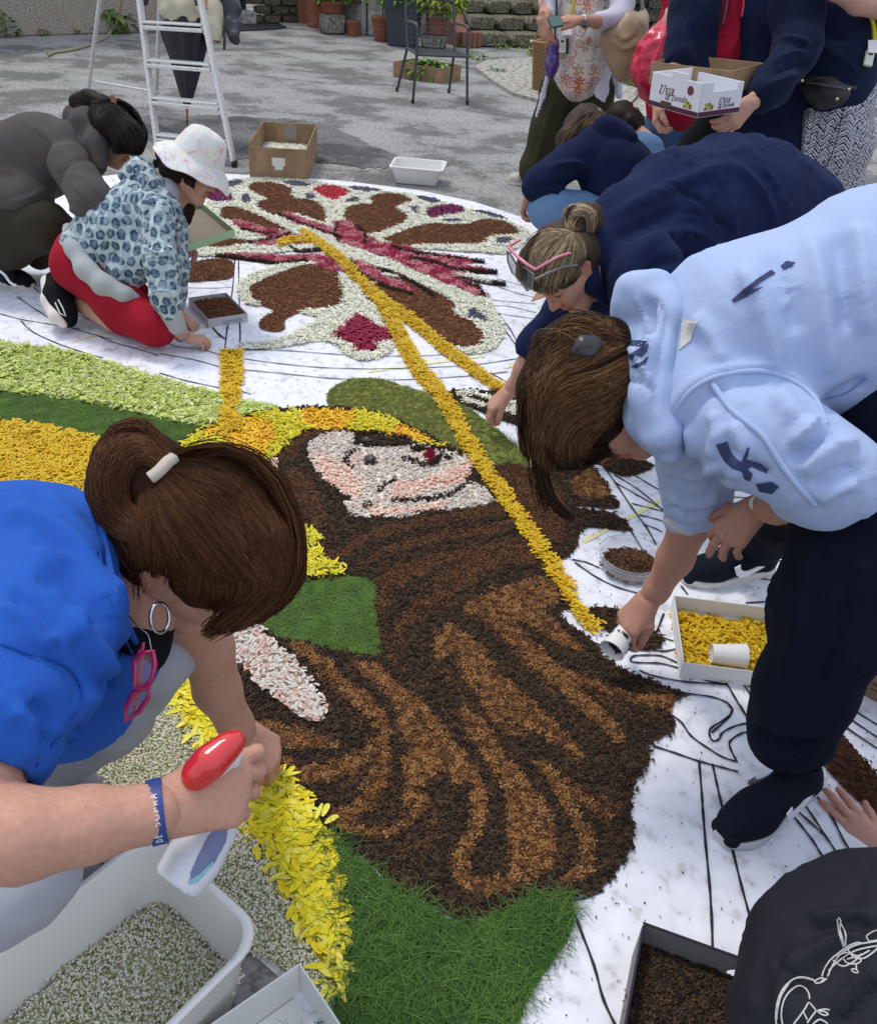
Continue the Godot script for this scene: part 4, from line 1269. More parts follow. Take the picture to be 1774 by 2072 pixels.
func strew() -> void:
	var r := RandomNumberGenerator.new()
	r.seed = 99
	var lists := []
	var rowsOf := []
	for k in regions.size() + 1:
		lists.append([])
		rowsOf.append(Geo.new())
	var tints := []
	for k in regions.size() + 1:
		tints.append(PackedColorArray())
	var mixing := FastNoiseLite.new()
	mixing.seed = 4
	mixing.frequency = 9.0
	for row in CH:
		var z := CZ0 + (row + .5) * CELL
		var run := 0
		var start := 0
		for c in CW + 1:
			var id := plan[row * CW + c] if c < CW else 0
			if id != run:
				if run:
					var g: Geo = rowsOf[run]
					var x0 := CX0 + start * CELL
					var x1 := CX0 + c * CELL
					g.quad(Vector3(x0,.0095,z + CELL / 2),Vector3(x1,.0095,z + CELL / 2),Vector3(x1,.0095,z - CELL / 2),Vector3(x0,.0095,z - CELL / 2))
				run = id
				start = c
			if id:
				var spec: Dictionary = STYLE[regions[id - 1].style]
				var want: float = spec.per * CELL * CELL
				while r.randf() < want:
					want -= 1.0
					var sway := .011 if regions[id - 1].style in ["dark", "amber", "rust"] else .0025
					var x := CX0 + (c + .5) * CELL + (r.randf() + r.randf() - 1.0) * sway
					var zz := z + (r.randf() + r.randf() - 1.0) * sway
					var k := r.randf_range(.85,1.15)
					lists[id].append(Transform3D(Basis(Vector3.UP,r.randf() * TAU).scaled(Vector3(k,k,k)),Vector3(x,.009,zz)))
					var cols: Array = spec.cols
					var pick: Color = cols[r.randi() % cols.size()]
					if regions[id - 1].style == "crosspink":
						pick = cols[(0 if mixing.get_noise_2d(x,zz) < .08 - .25 * absf(x + .3) else 2) + r.randi() % 2]
					tints[id].append(pick.srgb_to_linear())
	for id in range(1,regions.size() + 1):
		var q: Dictionary = regions[id - 1]
		if lists[id].is_empty():
			continue
		var o := strewn(q.name,q.style,lists[id],self,tints[id])
		tag(o, q.label, q.name.replace("_", " "), q.group, "stuff")
		var mean := Color(0,0,0)
		for c in STYLE[q.style].cols:
			mean += c.srgb_to_linear()
		mean /= STYLE[q.style].cols.size()
		var g: Geo = rowsOf[id]
		part("under_layer",g.mesh(),mat((Color(.42,.39,.25) if q.style == "elder" else mean * .92).linear_to_srgb(),.9,.2),o)
	# crumbs that went astray: near the heaps many, elsewhere few
	var stray := []
	var tint := PackedColorArray()
	for k in 60000:
		var row := r.randi() % CH
		var c := r.randi() % CW
		if plan[row * CW + c]:
			continue
		var near := 0
		for t in 3:
			var rr := clampi(row + r.randi_range(-9,9),0,CH - 1)
			var cc := clampi(c + r.randi_range(-9,9),0,CW - 1)
			if plan[rr * CW + cc]:
				near = plan[rr * CW + cc]
		var col := Color(.05,.03,.02)
		if near:
			var st: String = regions[near - 1].style
			if STYLE[st].form != "grain" and r.randf() < .5:
				continue
			col = STYLE[st].cols[r.randi() % STYLE[st].cols.size()].srgb_to_linear()
		elif r.randf() < .72:
			continue
		elif r.randf() < .3:
			col = Color(.3,.2,.1)
		var s := r.randf_range(.5,1.1)
		stray.append(Transform3D(Basis(Vector3.UP,r.randf() * TAU).scaled(Vector3(s,s,s)),Vector3(CX0 + (c + .5) * CELL,.007,CZ0 + (row + .5) * CELL)))
		tint.append(col)
	STYLE["crumb"] = {"form": "grain", "n": 1,"spread": .001,"high": .002,"size": Vector3(.0032,.0014,.0022)}
	tag(strewn("stray_seeds", "crumb", stray, self, tint), "single seeds and crumbs strewn over the white paper", "seeds", "", "stuff")

# an open carton: four walls and a bottom of board, standing with its middle at the origin
func carton(t: Node3D,w: float,d: float,h: float,m: Material,thick := .004,inner: Material = null,names := "panel") -> void:
	for q in [[Vector3(0,h / 2,d / 2 - thick / 2),Vector3(w,h,thick)],[Vector3(0,h / 2,-d / 2 + thick / 2),Vector3(w,h,thick)],[Vector3(w / 2 - thick / 2,h / 2,0),Vector3(thick,h,d - thick * 2 - .001)],[Vector3(-w / 2 + thick / 2,h / 2,0),Vector3(thick,h,d - thick * 2 - .001)],[Vector3(0,thick / 2 + .001,0),Vector3(w - thick * 2 - .002,thick,d - thick * 2 - .002)]]:
		part(names if q[1].y == h else "bottom",box_mesh(q[1],.001),m,t,Transform3D(Basis(),q[0]))

# a heap of bits in a box: a mound from below and the bits strewn on it
func heap_in(t: Node3D,called: String,style: String,w: float,d: float,height: Callable,per := 1.0,round_ := false) -> void:
	var spec: Dictionary = STYLE[style]
	var r := RandomNumberGenerator.new()
	r.seed = hash(called) + int(w * 1000)
	var g := Geo.new()
	var n := 14
	for i in n + 1:
		for j in n + 1:
			var x := (float(i) / n - .5) * w
			var z := (float(j) / n - .5) * d
			if round_:
				var l := maxf(absf(x) / w, absf(z) / d) * 2.0
				var v := Vector2(x, z)
				if v.length() > .0:
					v = v.normalized() * l * w / 2
				x = v.x
				z = v.y
			g.vert(Vector3(x, height.call(x, z), z), Vector3.ZERO)
	for i in n:
		for j in n:
			var a := i * (n + 1) + j
			g.i.append_array([a,a + n + 1,a + n + 2,a,a + n + 2,a + 1])
	g.smooth()
	if g.n[g.n.size() / 2].y < 0:
		for k in range(0,g.i.size(),3):
			var s := g.i[k]
			g.i[k] = g.i[k + 1]
			g.i[k + 1] = s
		g.smooth()
	var mean := Color(0,0,0)
	for c in spec.cols:
		mean += c.srgb_to_linear()
	mean /= spec.cols.size()
	part("mound",g.mesh(),mat((mean * .75).linear_to_srgb(),.95,.2),t)
	var places := []
	var tint := PackedColorArray()
	for k in int(w * d * spec.per * 1.5 * per):
		var x := r.randf_range(-.5,.5) * w
		var z := r.randf_range(-.5,.5) * d
		if round_ and Vector2(x, z).length() > w / 2:
			continue
		var s := r.randf_range(.85,1.15)
		places.append(Transform3D(Basis.from_euler(Vector3(r.randf_range(-.3,.3),r.randf() * TAU,r.randf_range(-.3,.3))).scaled(Vector3(s,s,s)),Vector3(x,height.call(x,z) - .001,z)))
		tint.append(spec.cols[r.randi() % spec.cols.size()].srgb_to_linear())
	strewn(called, style, places, t, tint).set_meta("kind", "stuff")

func frame_of(a: Vector3,b: Vector3,base_y := .0) -> Transform3D:
	var x := Vector3(b.x - a.x,0,b.z - a.z).normalized()
	return Transform3D(Basis(x, Vector3.UP, x.cross(Vector3.UP)), Vector3(a.x, base_y, a.z))

func letters(text: String, size: float, depth: float, serif := false) -> TextMesh:
	var t := TextMesh.new()
	t.text = text
	t.font_size = 48
	t.pixel_size = size / 48.0
	t.depth = depth
	var f := SystemFont.new()
	f.font_names = ["Droid Serif" if serif else "Droid Sans"]
	t.font = f
	return t

func build_objects() -> void:
	near_objects()
	middle_objects()
	far_objects()

func near_objects() -> void:
	# white tub at the lower left
	var c1 := gp(527,1885,.19)
	var c2 := gp(301,1686,.19)
	var x := (c1 - c2)
	x.y = 0
	var w := x.length()
	x = x.normalized()
	var z := Vector3(-x.z,0,x.x)
	if z.x > 0:
		z = -z
	var long := .44
	var mid := (c1 + c2) / 2 + z * long / 2
	mid.y = 0
	var t := thing("white_tub", "deep white plastic tub half full of tiny elder flower heads", "tub")
	t.transform = Transform3D(Basis(x, Vector3.UP, x.cross(Vector3.UP)), mid)
	part("vessel",tub_mesh(w,long,.19,.05,.055,.004,.008),M.white_plastic,t)
	heap_in(t, "flower_heads", "elder",w - .055,long - .055,func(a: float,b: float) -> float: return .055 + .030 * exp(-pow(Vector2(a - .01,b - .02).length() / .11,2.0)) + .012 * sin(a * 31.0) * cos(b * 23.0),1.1)
	# grey white box cut by the lower edge of the picture
	var a := gp(607,1947,.09)
	var b := gp(690,2072,.09)
	var f := frame_of(a, b)
	t = thing("white_carton", "shallow grey white carton with a few green sprigs at the picture's lower edge", "box")
	var left := (gp(433,2072,.09) - a)
	t.transform = Transform3D(f.basis,a * Vector3(1,0,1) + f.basis.x * .16 + (-f.basis.z if f.basis.z.dot(left) < 0 else f.basis.z) * .13)
	carton(t,.32,.26,.09,M.card_white,.003)
	heap_in(t, "green_sprigs", "fennel",.2,.16,func(_a: float,_b: float) -> float: return .008,.5)
	# black carton with dark seeds at the lower right
	a = gp(1302,1869,.10)
	b = gp(1546,1957,.10)
	f = frame_of(a, b)
	t = thing("black_carton", "black edged carton full of dark seeds beside the black bag", "box")
	var down := gp(1241,2072,.10) - a
	var zz := f.basis.z if f.basis.z.dot(down) > 0 else -f.basis.z
	t.transform = Transform3D(Basis(f.basis.x,Vector3.UP,f.basis.x.cross(Vector3.UP)),a * Vector3(1,0,1) + f.basis.x * .15 + zz * .19)
	var grey := mat(lin(.20,.19,.18),.7)
	var edge := mat(lin(.02,.02,.035),.6)
	for q in [[Vector3(0,.05,.19),Vector3(.30,.1,.004)],[Vector3(.15,.05,0),Vector3(.004,.1,.375)],[Vector3(-.15,.05,0),Vector3(.004,.1,.375)],[Vector3(0,.003,0),Vector3(.295,.004,.375)]]:
		part("panel" if q[1].y == .1 else "bottom",box_mesh(q[1],.001),grey,t,Transform3D(Basis(),q[0]))
	# the far wall has a hand hole
	var hole := PackedVector2Array()
	for k in 20:
		hole.append(Vector2(.035 + .034 * cos(TAU * k / 20), .052 + .020 * sin(TAU * k / 20)))
	var wall := CSGCombiner3D.new()
	wall.name = "holed_panel"
	wall.position = Vector3(0,.05,-.19)
	t.add_child(wall, true)
	var wb := CSGBox3D.new()
	wb.name = "board"
	wb.size = Vector3(.30,.1,.004)
	wb.material = grey
	wall.add_child(wb, true)
	var wc := CSGPolygon3D.new()
	wc.name = "hand_hole"
	for k in hole.size():
		hole[k] -= Vector2(0,.05)
	wc.polygon = hole
	wc.depth = .05
	wc.position.z = .025
	wc.operation = CSGShape3D.OPERATION_SUBTRACTION
	wc.material = grey
	wall.add_child(wc, true)
	for q in [[Vector3(0,.1015,-.19),Vector3(.304,.003,.0045)],[Vector3(.15,.1015,0),Vector3(.0045,.003,.37)],[Vector3(-.15,.1015,0),Vector3(.0045,.003,.37)]]:
		part("black_edge",box_mesh(q[1],.001),edge,t,Transform3D(Basis(),q[0]))
	heap_in(t, "dark_seeds", "dark",.29,.37,func(p: float,q: float) -> float: return .045 + .012 * cos(p * 9.0) * cos(q * 8.0),1.2)
	# white box with golden petals and a paper cup
	a = gp(1362,1204,.055)
	b = gp(1600,1234,.055)
	f = frame_of(a, b)
	t = thing("petal_box", "flat white box with golden petals behind the dark trouser leg", "box")
	t.transform = Transform3D(f.basis,a * Vector3(1,0,1) + f.basis.x * .19 + f.basis.z * (.13 if f.basis.z.z > 0 else -.13))
	carton(t,.38,.26,.055,M.card_white,.003)
	var bit_m := func(_p: float, _q: float) -> float: return .006
	heap_in(t, "golden_petals", "golden",.36,.24,bit_m,.5)
	var cup := paper_cup("white paper cup with a small coloured print lying on the golden petals",.031,.024,.085)
	cup.transform = Transform3D(Basis(Vector3.FORWARD, .0), Vector3.ZERO)
	var ca := gp(1524,1330,.035)
	var cb := gp(1436,1322,.035)
	var cy := (ca - cb).normalized()
	var cz := Vector3.UP.slide(cy).normalized()
	cup.transform = Transform3D(Basis(cy.cross(cz), cy, cz).rotated(cy, .0), cb.lerp(ca, .02))
	for q in [[Vector3(0,.016,0),Vector3(.0,.019,.0),lin(.10,.09,.085),-.35],[Vector3(0,.0,0),Vector3(.0,.019,.0),lin(.40,.03,.06),.05],[Vector3(0,.0,0),Vector3(.0,.019,.0),lin(.07,.2,.25),.4]]:
		pass
	for k in 3:
		var pg := Geo.new()
		var y0: float = [.012,.024,.024][k]
		var y1: float = [.023,.036,.036][k]
		var a0: float = [.55,.55,1.0][k]
		var a1: float = [1.25,.95,1.25][k]
		for j in 5:
			var u0 := lerpf(a0,a1,j / 5.0)
			var u1 := lerpf(a0,a1,(j + 1) / 5.0)
			var pts := []
			for e in [[u0,y0],[u1,y0],[u1,y1],[u0,y1]]:
				var rr: float = lerpf(.024,.031,e[1] / .085) + .0006
				pts.append(Vector3(sin(e[0]) * rr * -1.0,e[1],cos(e[0]) * rr))
			pg.quad(pts[1],pts[0],pts[3],pts[2])
		part("print",pg.mesh(),mat([lin(.10,.09,.085),lin(.40,.03,.06),lin(.07,.2,.25)][k],.6),cup)
	# paper cup in the hand
	cup = paper_cup("white paper cup of dark seeds tipped out by the bending hand",.030,.023,.078)
	ca = px(1237,1317,2.085)
	cb = px(1271,1272,2.125)
	cy = (ca - cb).normalized()
	cz = cy.cross(Vector3.UP).normalized()
	cup.transform = Transform3D(Basis(cz.cross(cy) * -1.0,cy,cz),cb)
	heap_in_cup(cup)
	# clear round tub of brown seeds
	t = thing("clear_tub", "round clear plastic tub of brown seeds beside the black shoe", "tub",gp(1272,1152))
	var clear := mat(Color(.86,.88,.92,.28),.12,.5)
	clear.transparency = BaseMaterial3D.TRANSPARENCY_ALPHA
	var rings := []
	for q in [[.01,.001],[.078,.001],[.080,.006],[.090,.045],[.090,.047],[.094,.048],[.094,.056],[.090,.058]]:
		var ring := PackedVector3Array()
		for k in 96:
			var an := TAU * k / 96
			var rr: float = q[0] + (.0012 * cos(an * 48) if q[1] > .003 and q[1] < .046 else .0)
			ring.append(Vector3(cos(an) * rr,q[1],sin(an) * rr))
		rings.append(ring)
	var g := Geo.new()
	g.loft(rings, true, false, true)
	part("vessel", g.mesh(), clear, t)
	heap_in(t, "brown_seeds", "rust",.158,.158,func(p: float,q: float) -> float: return .014 + .026 * exp(-pow(Vector2(p - .015,q).length() / .05,2.0)),1.3,true)
	# cardboard box at the right edge
	a = gp(1742,1408,.0)
	b = gp(1850,1468,.0)
	f = frame_of(a, b)
	t = thing("brown_carton", "brown cardboard box with printed lettering at the picture's right edge", "box")
	t.transform = Transform3D(Basis(f.basis.x,Vector3.UP,f.basis.x.cross(Vector3.UP)),a * Vector3(1,0,1) + f.basis.x * .14 - f.basis.x.cross(Vector3.UP) * .13)
	carton(t,.36,.26,.12,M.cardboard,.004)
	var txt := part("print", letters("MI",.020,.0006,true),mat(lin(.05,.02,.02)),t,Transform3D(Basis(),Vector3(-.105,.075,.1305)))
	part("print", letters("Bontà",.018,.0006,true) if false else box_mesh(Vector3(.07,.006,.0006)),mat(lin(.07,.03,.03)),t,Transform3D(Basis(Vector3.BACK,-.02),Vector3(-.095,.05,.1305)))
	part("print",box_mesh(Vector3(.09,.003,.0006)),mat(lin(.07,.03,.03)),t,Transform3D(Basis(Vector3.BACK,-.02),Vector3(-.085,.034,.1305)))
	part("print",box_mesh(Vector3(.1,.008,.0006)),mat(lin(.55,.55,.6)),t,Transform3D(Basis(Vector3.BACK,-.05),Vector3(-.08,.098,.1305)))

func paper_cup(label: String, r1: float, r0: float, h: float) -> Node3D:
	var t := thing("paper_cup", label, "cup")
	var g := Geo.new()
	var rings := []
	for q in [[.001,.004],[r0 - .001,.004],[r0 - .001,.0],[r0,.0],[r1,h - .003],[r1 + .002,h - .002],[r1 + .0022,h],[r1 - .0002,h + .0006],[r1 - .001,h - .002],[r0 - .0008,.006],[.001,.006]]:
		rings.append(circle(q[0],q[1],32))
	g.loft(rings, true, false, true)
	part("vessel",g.mesh(),mat(lin(.74,.74,.71),.55),t)
	return t

func heap_in_cup(t: Node3D) -> void:
	heap_in(t, "dark_seeds", "dark",.052,.052,func(p: float,_q: float) -> float: return .045 + p * .5,1.6,true)

func middle_objects() -> void:
	# shallow grey box by the girl's hand
	var a := gp(421,646,.045)
	var b := gp(501,634,.045)
	var c := gp(354,607,.045)
	var f := frame_of(a, b)
	var t := thing("shallow_box", "shallow grey box of brown seeds beside the kneeling girl's hand", "box")
	var w := a.distance_to(b)
	var d := a.distance_to(c)
	var dz := f.basis.z if f.basis.z.dot(c - a) > 0 else -f.basis.z
	t.transform = Transform3D(Basis(f.basis.x,Vector3.UP,f.basis.x.cross(Vector3.UP)),a * Vector3(1,0,1) + f.basis.x * w / 2 + dz * d / 2)
	carton(t,w,d,.045,mat(lin(.50,.49,.50),.6),.0025)
	heap_in(t, "brown_seeds", "brown",w - .02,d - .03,func(p: float,q: float) -> float: return .026 + .008 * cos(p * 14.0) * cos(q * 9.0),1.1)
	part("print", letters("NOUGATI",.020,.0005),mat(lin(.25,.25,.27)),t,Transform3D(Basis(Vector3.BACK,PI),Vector3(.02,.022,d / 2 + .0012)))
	# box lid with a green rim, held tilted
	var l0 := px(440,410,3.98)
	var l1 := px(476,478,3.72)
	var l2 := px(358,516,3.62)
	t = thing("box_lid", "grey box lid with a pale green rim tilted up beside the girl", "lid")
	var ex := (l1 - l2)
	var ey := (l0 - l1)
	var ww := ex.length()
	var hh := ey.length()
	ex = ex.normalized()
	ey = (ey - ex * ey.dot(ex)).normalized()
	var en := ex.cross(ey)
	if en.dot(EYE - l1) < 0:
		en = -en
	t.transform = Transform3D(Basis(ex, ey, ex.cross(ey)), (l2 + l1) / 2 + ey * hh / 2)
	var sgn := 1.0 if ex.cross(ey).dot(EYE - l1) > 0 else -1.0
	part("board",box_mesh(Vector3(ww,hh,.003),.001),mat(lin(.25,.205,.155),.8),t)
	var gm := mat(lin(.36,.52,.30),.6)
	for q in [[Vector3(0,hh / 2,sgn * .015),Vector3(ww + .004,.003,.033)],[Vector3(0,-hh / 2,sgn * .015),Vector3(ww + .004,.003,.033)],[Vector3(ww / 2,0,sgn * .015),Vector3(.003,hh - .004,.033)],[Vector3(-ww / 2,0,sgn * .015),Vector3(.003,hh - .004,.033)]]:
		part("rim",box_mesh(q[1],.0008),gm,t,Transform3D(Basis(),q[0]))
	# cardboard box of white petals behind the ladder
	a = gp(507,361)
	b = gp(622,367)
	f = frame_of(a, b)
	t = thing("cardboard_box", "open cardboard box of white petals at the far edge of the paper", "box")
	t.transform = Transform3D(f.basis,a + f.basis.x * .19 - Vector3(0,0,1) * .0 + (f.basis.z if f.basis.z.z < 0 else -f.basis.z) * .36)
	var bz := f.basis.z
	var front := .36 if bz.z > 0 else -.36
	for q in [[Vector3(0,.10,front),Vector3(.385,.20,.006)],[Vector3(0,.11,-front),Vector3(.385,.22,.006)],[Vector3(.19,.11,0),Vector3(.006,.22,.705)],[Vector3(-.19,.11,0),Vector3(.006,.22,.705)],[Vector3(0,.004,0),Vector3(.37,.005,.70)]]:
		part("panel" if q[1].y > .1 else "bottom",box_mesh(q[1],.001),M.cardboard,t,Transform3D(Basis(),q[0]))
	var s := signf(front)
	var cut := Geo.new()
	cut.box(Transform3D(Basis(),Vector3(.0,.115,front + s * .0035)),Vector3(.085,.05,.003),.001)
	cut.box(Transform3D(Basis(),Vector3(.0,.078,front + s * .0035)),Vector3(.055,.03,.003),.001)
	part("white_patch",cut.mesh(),mat(lin(.72,.72,.62),.9),t)
	part("tape_patch",box_mesh(Vector3(.085,.09,.001)),mat(lin(.28,.25,.22),.5),t,Transform3D(Basis(),Vector3(.0,.155,-front + s * .004)))
	heap_in(t, "white_petals", "cream",.36,.69,func(p: float,q: float) -> float: return .08 + .02 * cos(p * 8.0) * cos(q * 5.0),.8)
	# white tray
	a = gp(800,374)
	b = gp(881,381)
	f = frame_of(a, b)
	t = thing("white_tray", "empty white plastic tray standing on the asphalt beyond the paper", "tray")
	t.transform = Transform3D(f.basis, a.lerp(b, .5) + (f.basis.z if f.basis.z.z < 0 else -f.basis.z) * .13)
	part("vessel",tub_mesh(.34,.27,.12,.07,.03,.003,.012),M.white_plastic,t)
	# open cardboard box under the navy sweatshirt
	t = thing("flap_box", "open cardboard box with flaps under the bent navy sweatshirt", "box")
	var m := gp(1180,700)
	t.transform = Transform3D(Basis(Vector3.UP,-.25),m + Vector3(.05,0,-.1))
	carton(t,.34,.3,.22,M.cardboard,.004)
	for q in [[Vector3(-.22,.20,.0),Vector3(.12,.004,.28),.5],[Vector3(.22,.23,.0),Vector3(.12,.004,.28),-.4]]:
		part("flap",box_mesh(q[1],.001),M.cardboard,t,Transform3D(Basis(Vector3.BACK,q[2]),q[0]))
	part("flap",box_mesh(Vector3(.32,.004,.13),.001),M.cardboard,t,Transform3D(Basis(Vector3.RIGHT,.5),Vector3(0,.19,.205)))
	# black bag with white scribbled print, lower right
	drawstring_bag()

func drawstring_bag() -> void:
	var b := thing("drawstring_bag", "black nylon bag with a white scribbled lizard print at the lower right corner", "bag")
	var f := Field.new()
	limb(f,[[1690,1830,1.30,.058],[1660,1930,1.24,.088],[1650,2080,1.18,.10],[1680,2260,1.12,.10]],.05)
	limb(f,[[1760,1815,1.28,.055],[1800,1920,1.22,.11],[1830,2080,1.16,.13],[1830,2260,1.12,.12]],.05)
	limb(f,[[1648,1800,1.30,.022],[1720,1782,1.30,.026],[1800,1772,1.30,.03]],.03)
	limb(f,[[1646,1802,1.30,.022],[1604,1870,1.27,.024],[1582,1940,1.24,.024],[1572,2040,1.2,.024]],.03)
	var g := f.mesh(.008)
	rumple(g,.004,.14,55,Vector3.ONE,.010)
	folds(g,[[.008,.008,[1640,1860],[1700,1850],[1774,1850]],[-.007,.008,[1630,1890],[1700,1875],[1774,1880]],[.008,.010,[1600,1960],[1680,1905],[1760,1890]],[-.008,.010,[1590,2000],[1660,1950],[1720,1920]],[.008,.01,[1680,2060],[1730,2000],[1774,1960]],[-.007,.009,[1700,2072],[1750,2010],[1774,1990]],[.006,.012,[1570,2060],[1590,1980],[1620,1900]]])
	var m := mat(lin(.013,.014,.020),.72,.3)
	part("sack", g.mesh(), m, b)
	var s := surface_of([g],2.0)
	var white := mat(lin(.52,.52,.50),.6)
	# print noted on the enlarged view
	var k := .9507 * 306.0 / 1268.0
	var lines := [
		[[915,1150],[930,1260],[970,1390]],[[925,1135],[945,1160],[940,1240],[965,1330],[975,1380]],[[950,1190],[980,1250],[990,1300],[985,1380]],
		[[780,1650],[800,1590],[850,1510],[920,1450],[1000,1390],[1080,1355],[1125,1355]],[[830,1650],[870,1560],[920,1480],[990,1420],[1090,1370],[1200,1350],[1268,1340]],[[840,1600],[900,1540],[960,1490],[1060,1430],[1160,1400],[1268,1380]],[[960,1480],[1000,1530],[1080,1540],[1125,1510],[1080,1480],[1000,1500]],[[1000,1400],[1060,1480],[1150,1490],[1240,1430],[1268,1400]],[[1170,1300],[1200,1340],[1268,1330]],[[1175,1290],[1230,1255],[1268,1245]],[[1040,1600],[1080,1620],[1100,1610],[1070,1585],[1040,1590]],[[1080,1545],[1085,1590]],[[870,1500],[960,1560],[1060,1520],[1130,1450]],[[900,1470],[1000,1440],[1100,1470],[1200,1420]],
		[[820,1670],[780,1700],[730,1710],[720,1690],[770,1665],[800,1675],[770,1700]],[[720,1690],[620,1665],[540,1670],[480,1710],[430,1770],[395,1850],[378,1930],[372,2020],[385,2100]],[[700,1675],[600,1655],[520,1680],[470,1740],[420,1820],[390,1930],[380,2030]],[[440,1790],[450,1750],[490,1710]],
		[[672,1850],[660,1790],[620,1745],[570,1735],[510,1770],[460,1830],[430,1910],[422,2000],[435,2090]],
		[[660,1880],[620,1950],[530,2072]],[[670,1880],[725,1945]],[[615,1960],[650,2030]],[[730,1950],[650,2060]],[[735,1955],[790,1990],[835,1985],[800,1960],[740,1955],[800,1940],[845,1945]],[[700,2072],[760,2030],[830,2065]]]
	for l in lines:
		var raw := []
		for q in l:
			raw.append(Vector3(.9507 * 1560 + q[0] * k,.9507 * 1680 + q[1] * k,0))
		var pts := PackedVector3Array()
		for q in curve(raw, 5):
			var d := s.at(q.x, q.y)
			if d > .0:
				pts.append(px(q.x, q.y, d - .0012))
		if pts.size() > 2:
			var lg := Geo.new()
			lg.tube(pts,.0011,5)
			part("print_line", lg.mesh(), white, b)

func far_objects() -> void:
	# ladder
	var t := thing("step_ladder", "white aluminium step ladder with umbrellas hung on it", "ladder")
	var alu := mat(lin(.68,.67,.63),.45,.5)
	alu.albedo_texture = noise_tex(58,.06,256,[Color(.8,.78,.74),Color(1,1,1)],[.2,.36],4)
	tri_map(alu, 3.0)
	var fl := gp(322,318)
	var fr := gp(475,337)
	var tl := px(262,-170,5.85)
	var tr := px(371,-170,5.8)
	for q in [[fl,tl],[fr,tr]]:
		var e: Vector3 = (q[1] - q[0]).normalized()
		var g := Geo.new()
		var side := (fr - fl).normalized()
		g.box(Transform3D(Basis(side.slide(e).normalized(),e,side.slide(e).normalized().cross(e)),(q[0] + q[1]) / 2),Vector3(.026,q[0].distance_to(q[1]),.06),.005)
		part("rail", g.mesh(), alu, t)
		part("foot",box_mesh(Vector3(.032,.04,.066),.005),M.black,t,Transform3D(Basis(),q[0] + Vector3(0,.02,0)))
	for k in 6:
		var u := .105 + k * .158
		var p0 := fl.lerp(tl, u)
		var p1 := fr.lerp(tr, u)
		var e := (p1 - p0).normalized()
		for j in 2:
			var g := Geo.new()
			g.box(Transform3D(Basis(e,Vector3.UP,e.cross(Vector3.UP)),(p0 + p1) / 2 + Vector3(0,-.006 - .030 * j,.04 - .045 * (1 - j))),Vector3(p0.distance_to(p1) - .03 + (.0 if j else -.004),.024 if j else .012,.03 if j else .09),.004)
			part("tread", g.mesh(), alu, t)
	var bl := gp(174,222)
	var br := gp(314,252)
	for q in [[bl,tl.lerp(tr,-.45) + Vector3(0,0,-.10)],[br,tl.lerp(tr,.55) + Vector3(0,0,-.10)]]:
		part("rear_leg",tube_mesh([q[0],q[1]],.0165,10),alu,t)
	part("brace",tube_mesh([bl.lerp(tl,.18),br.lerp(tr,.18)],.009,8),alu,t)
	# black umbrella, hanging point down between the rails
	var top := px(378,40,6.35)
	var tip := px(379,252,6.28)
	var ax := (tip - top).normalized()
	var h := top.distance_to(tip)
	var sx := cam_right.slide(ax).normalized()
	var sz := ax.cross(sx)
	var u := thing("black_umbrella", "folded black umbrella hanging point down inside the ladder", "umbrella")
	var g := Geo.new()
	var rings := []
	for q in [[.0,.155],[.03,.165],[.12,.150],[.3,.115],[.5,.078],[.68,.045],[.78,.022],[.80,.01]]:
		var ring := PackedVector3Array()
		for k in 40:
			var a := TAU * k / 40
			var rr: float = q[1] * (1.0 + .22 * cos(a * 8.0 + q[0] * 2.0) * (1.0 - q[0] * .5))
			ring.append(top + ax * (q[0] * h + .03 + (.02 * cos(a * 8.0) if q[0] < .02 else .0)) + sx * cos(a) * rr + sz * sin(a) * rr * .6)
		rings.append(ring)
	g.loft(rings, true)
	part("canopy",g.mesh(),mat(lin(.010,.010,.016),.55),u)
	part("shaft",tube_mesh([top - ax * .25,tip - ax * .02],.008,8),mat(lin(.20,.075,.035),.5),u)
	part("tip",tube_mesh([tip - ax * .03,tip],[.009,.005],8),M.black,u)
	part("handle",tube_mesh(Array(curve([top - ax * .25,top - ax * .32,top - ax * .36 + sx * .04,top - ax * .31 + sx * .07],5)),.012,8),mat(lin(.20,.075,.035),.4),u)
	# cream umbrella with a wooden handle hung from the top
	u = thing("cream_umbrella", "loosely folded cream umbrella with a wooden handle on the ladder top", "umbrella")
	var cream := cloth(lin(.62,.57,.41))
	for q in [[[[345,-60],[352,10],[358,42]],.09],[[[380,-60],[385,10],[388,46]],.10],[[[415,-60],[426,10],[432,52],[436,84]],.085]]:
		var pth := []
		for p in q[0]:
			pth.append(px(p[0],p[1],6.28))
		var cv := curve(pth, 5)
		var g2 := Geo.new()
		var rr := PackedFloat32Array()
		for k in cv.size():
			rr.append(q[1] * (.7 + .5 * sin(PI * (.15 + .7 * k / cv.size()))) * (1.0 - .85 * pow(float(k) / cv.size(),4.0)))
		g2.tube(cv,rr,14,true,Vector3.ZERO,.55)
		rumple(g2,.02,.12,65 + pth.size())
		part("canopy_fold", g2.mesh(), cream, u)
	part("shaft",tube_mesh([px(417,-80,6.15),px(416,18,6.12)],.014,8),mat(lin(.42,.24,.11),.4),u)
	part("strap",tube_mesh([px(452,62,6.2),px(455,80,6.2),px(454,100,6.2)],.010,6),mat(lin(.02,.02,.022),.5),u)
	part("strap",tube_mesh([px(392,-20,6.15),px(398,10,6.14)],.010,6),mat(lin(.02,.02,.05),.5),u)
	# dark jacket over the top
	u = thing("dark_jacket", "dark grey padded jacket hanging over the right ladder rail", "jacket")
	var f := Field.new()
	limb(f,[[430,-60,6.35,.10],[455,-10,6.32,.10],[468,18,6.3,.06],[474,26,6.3,.04]],.04)
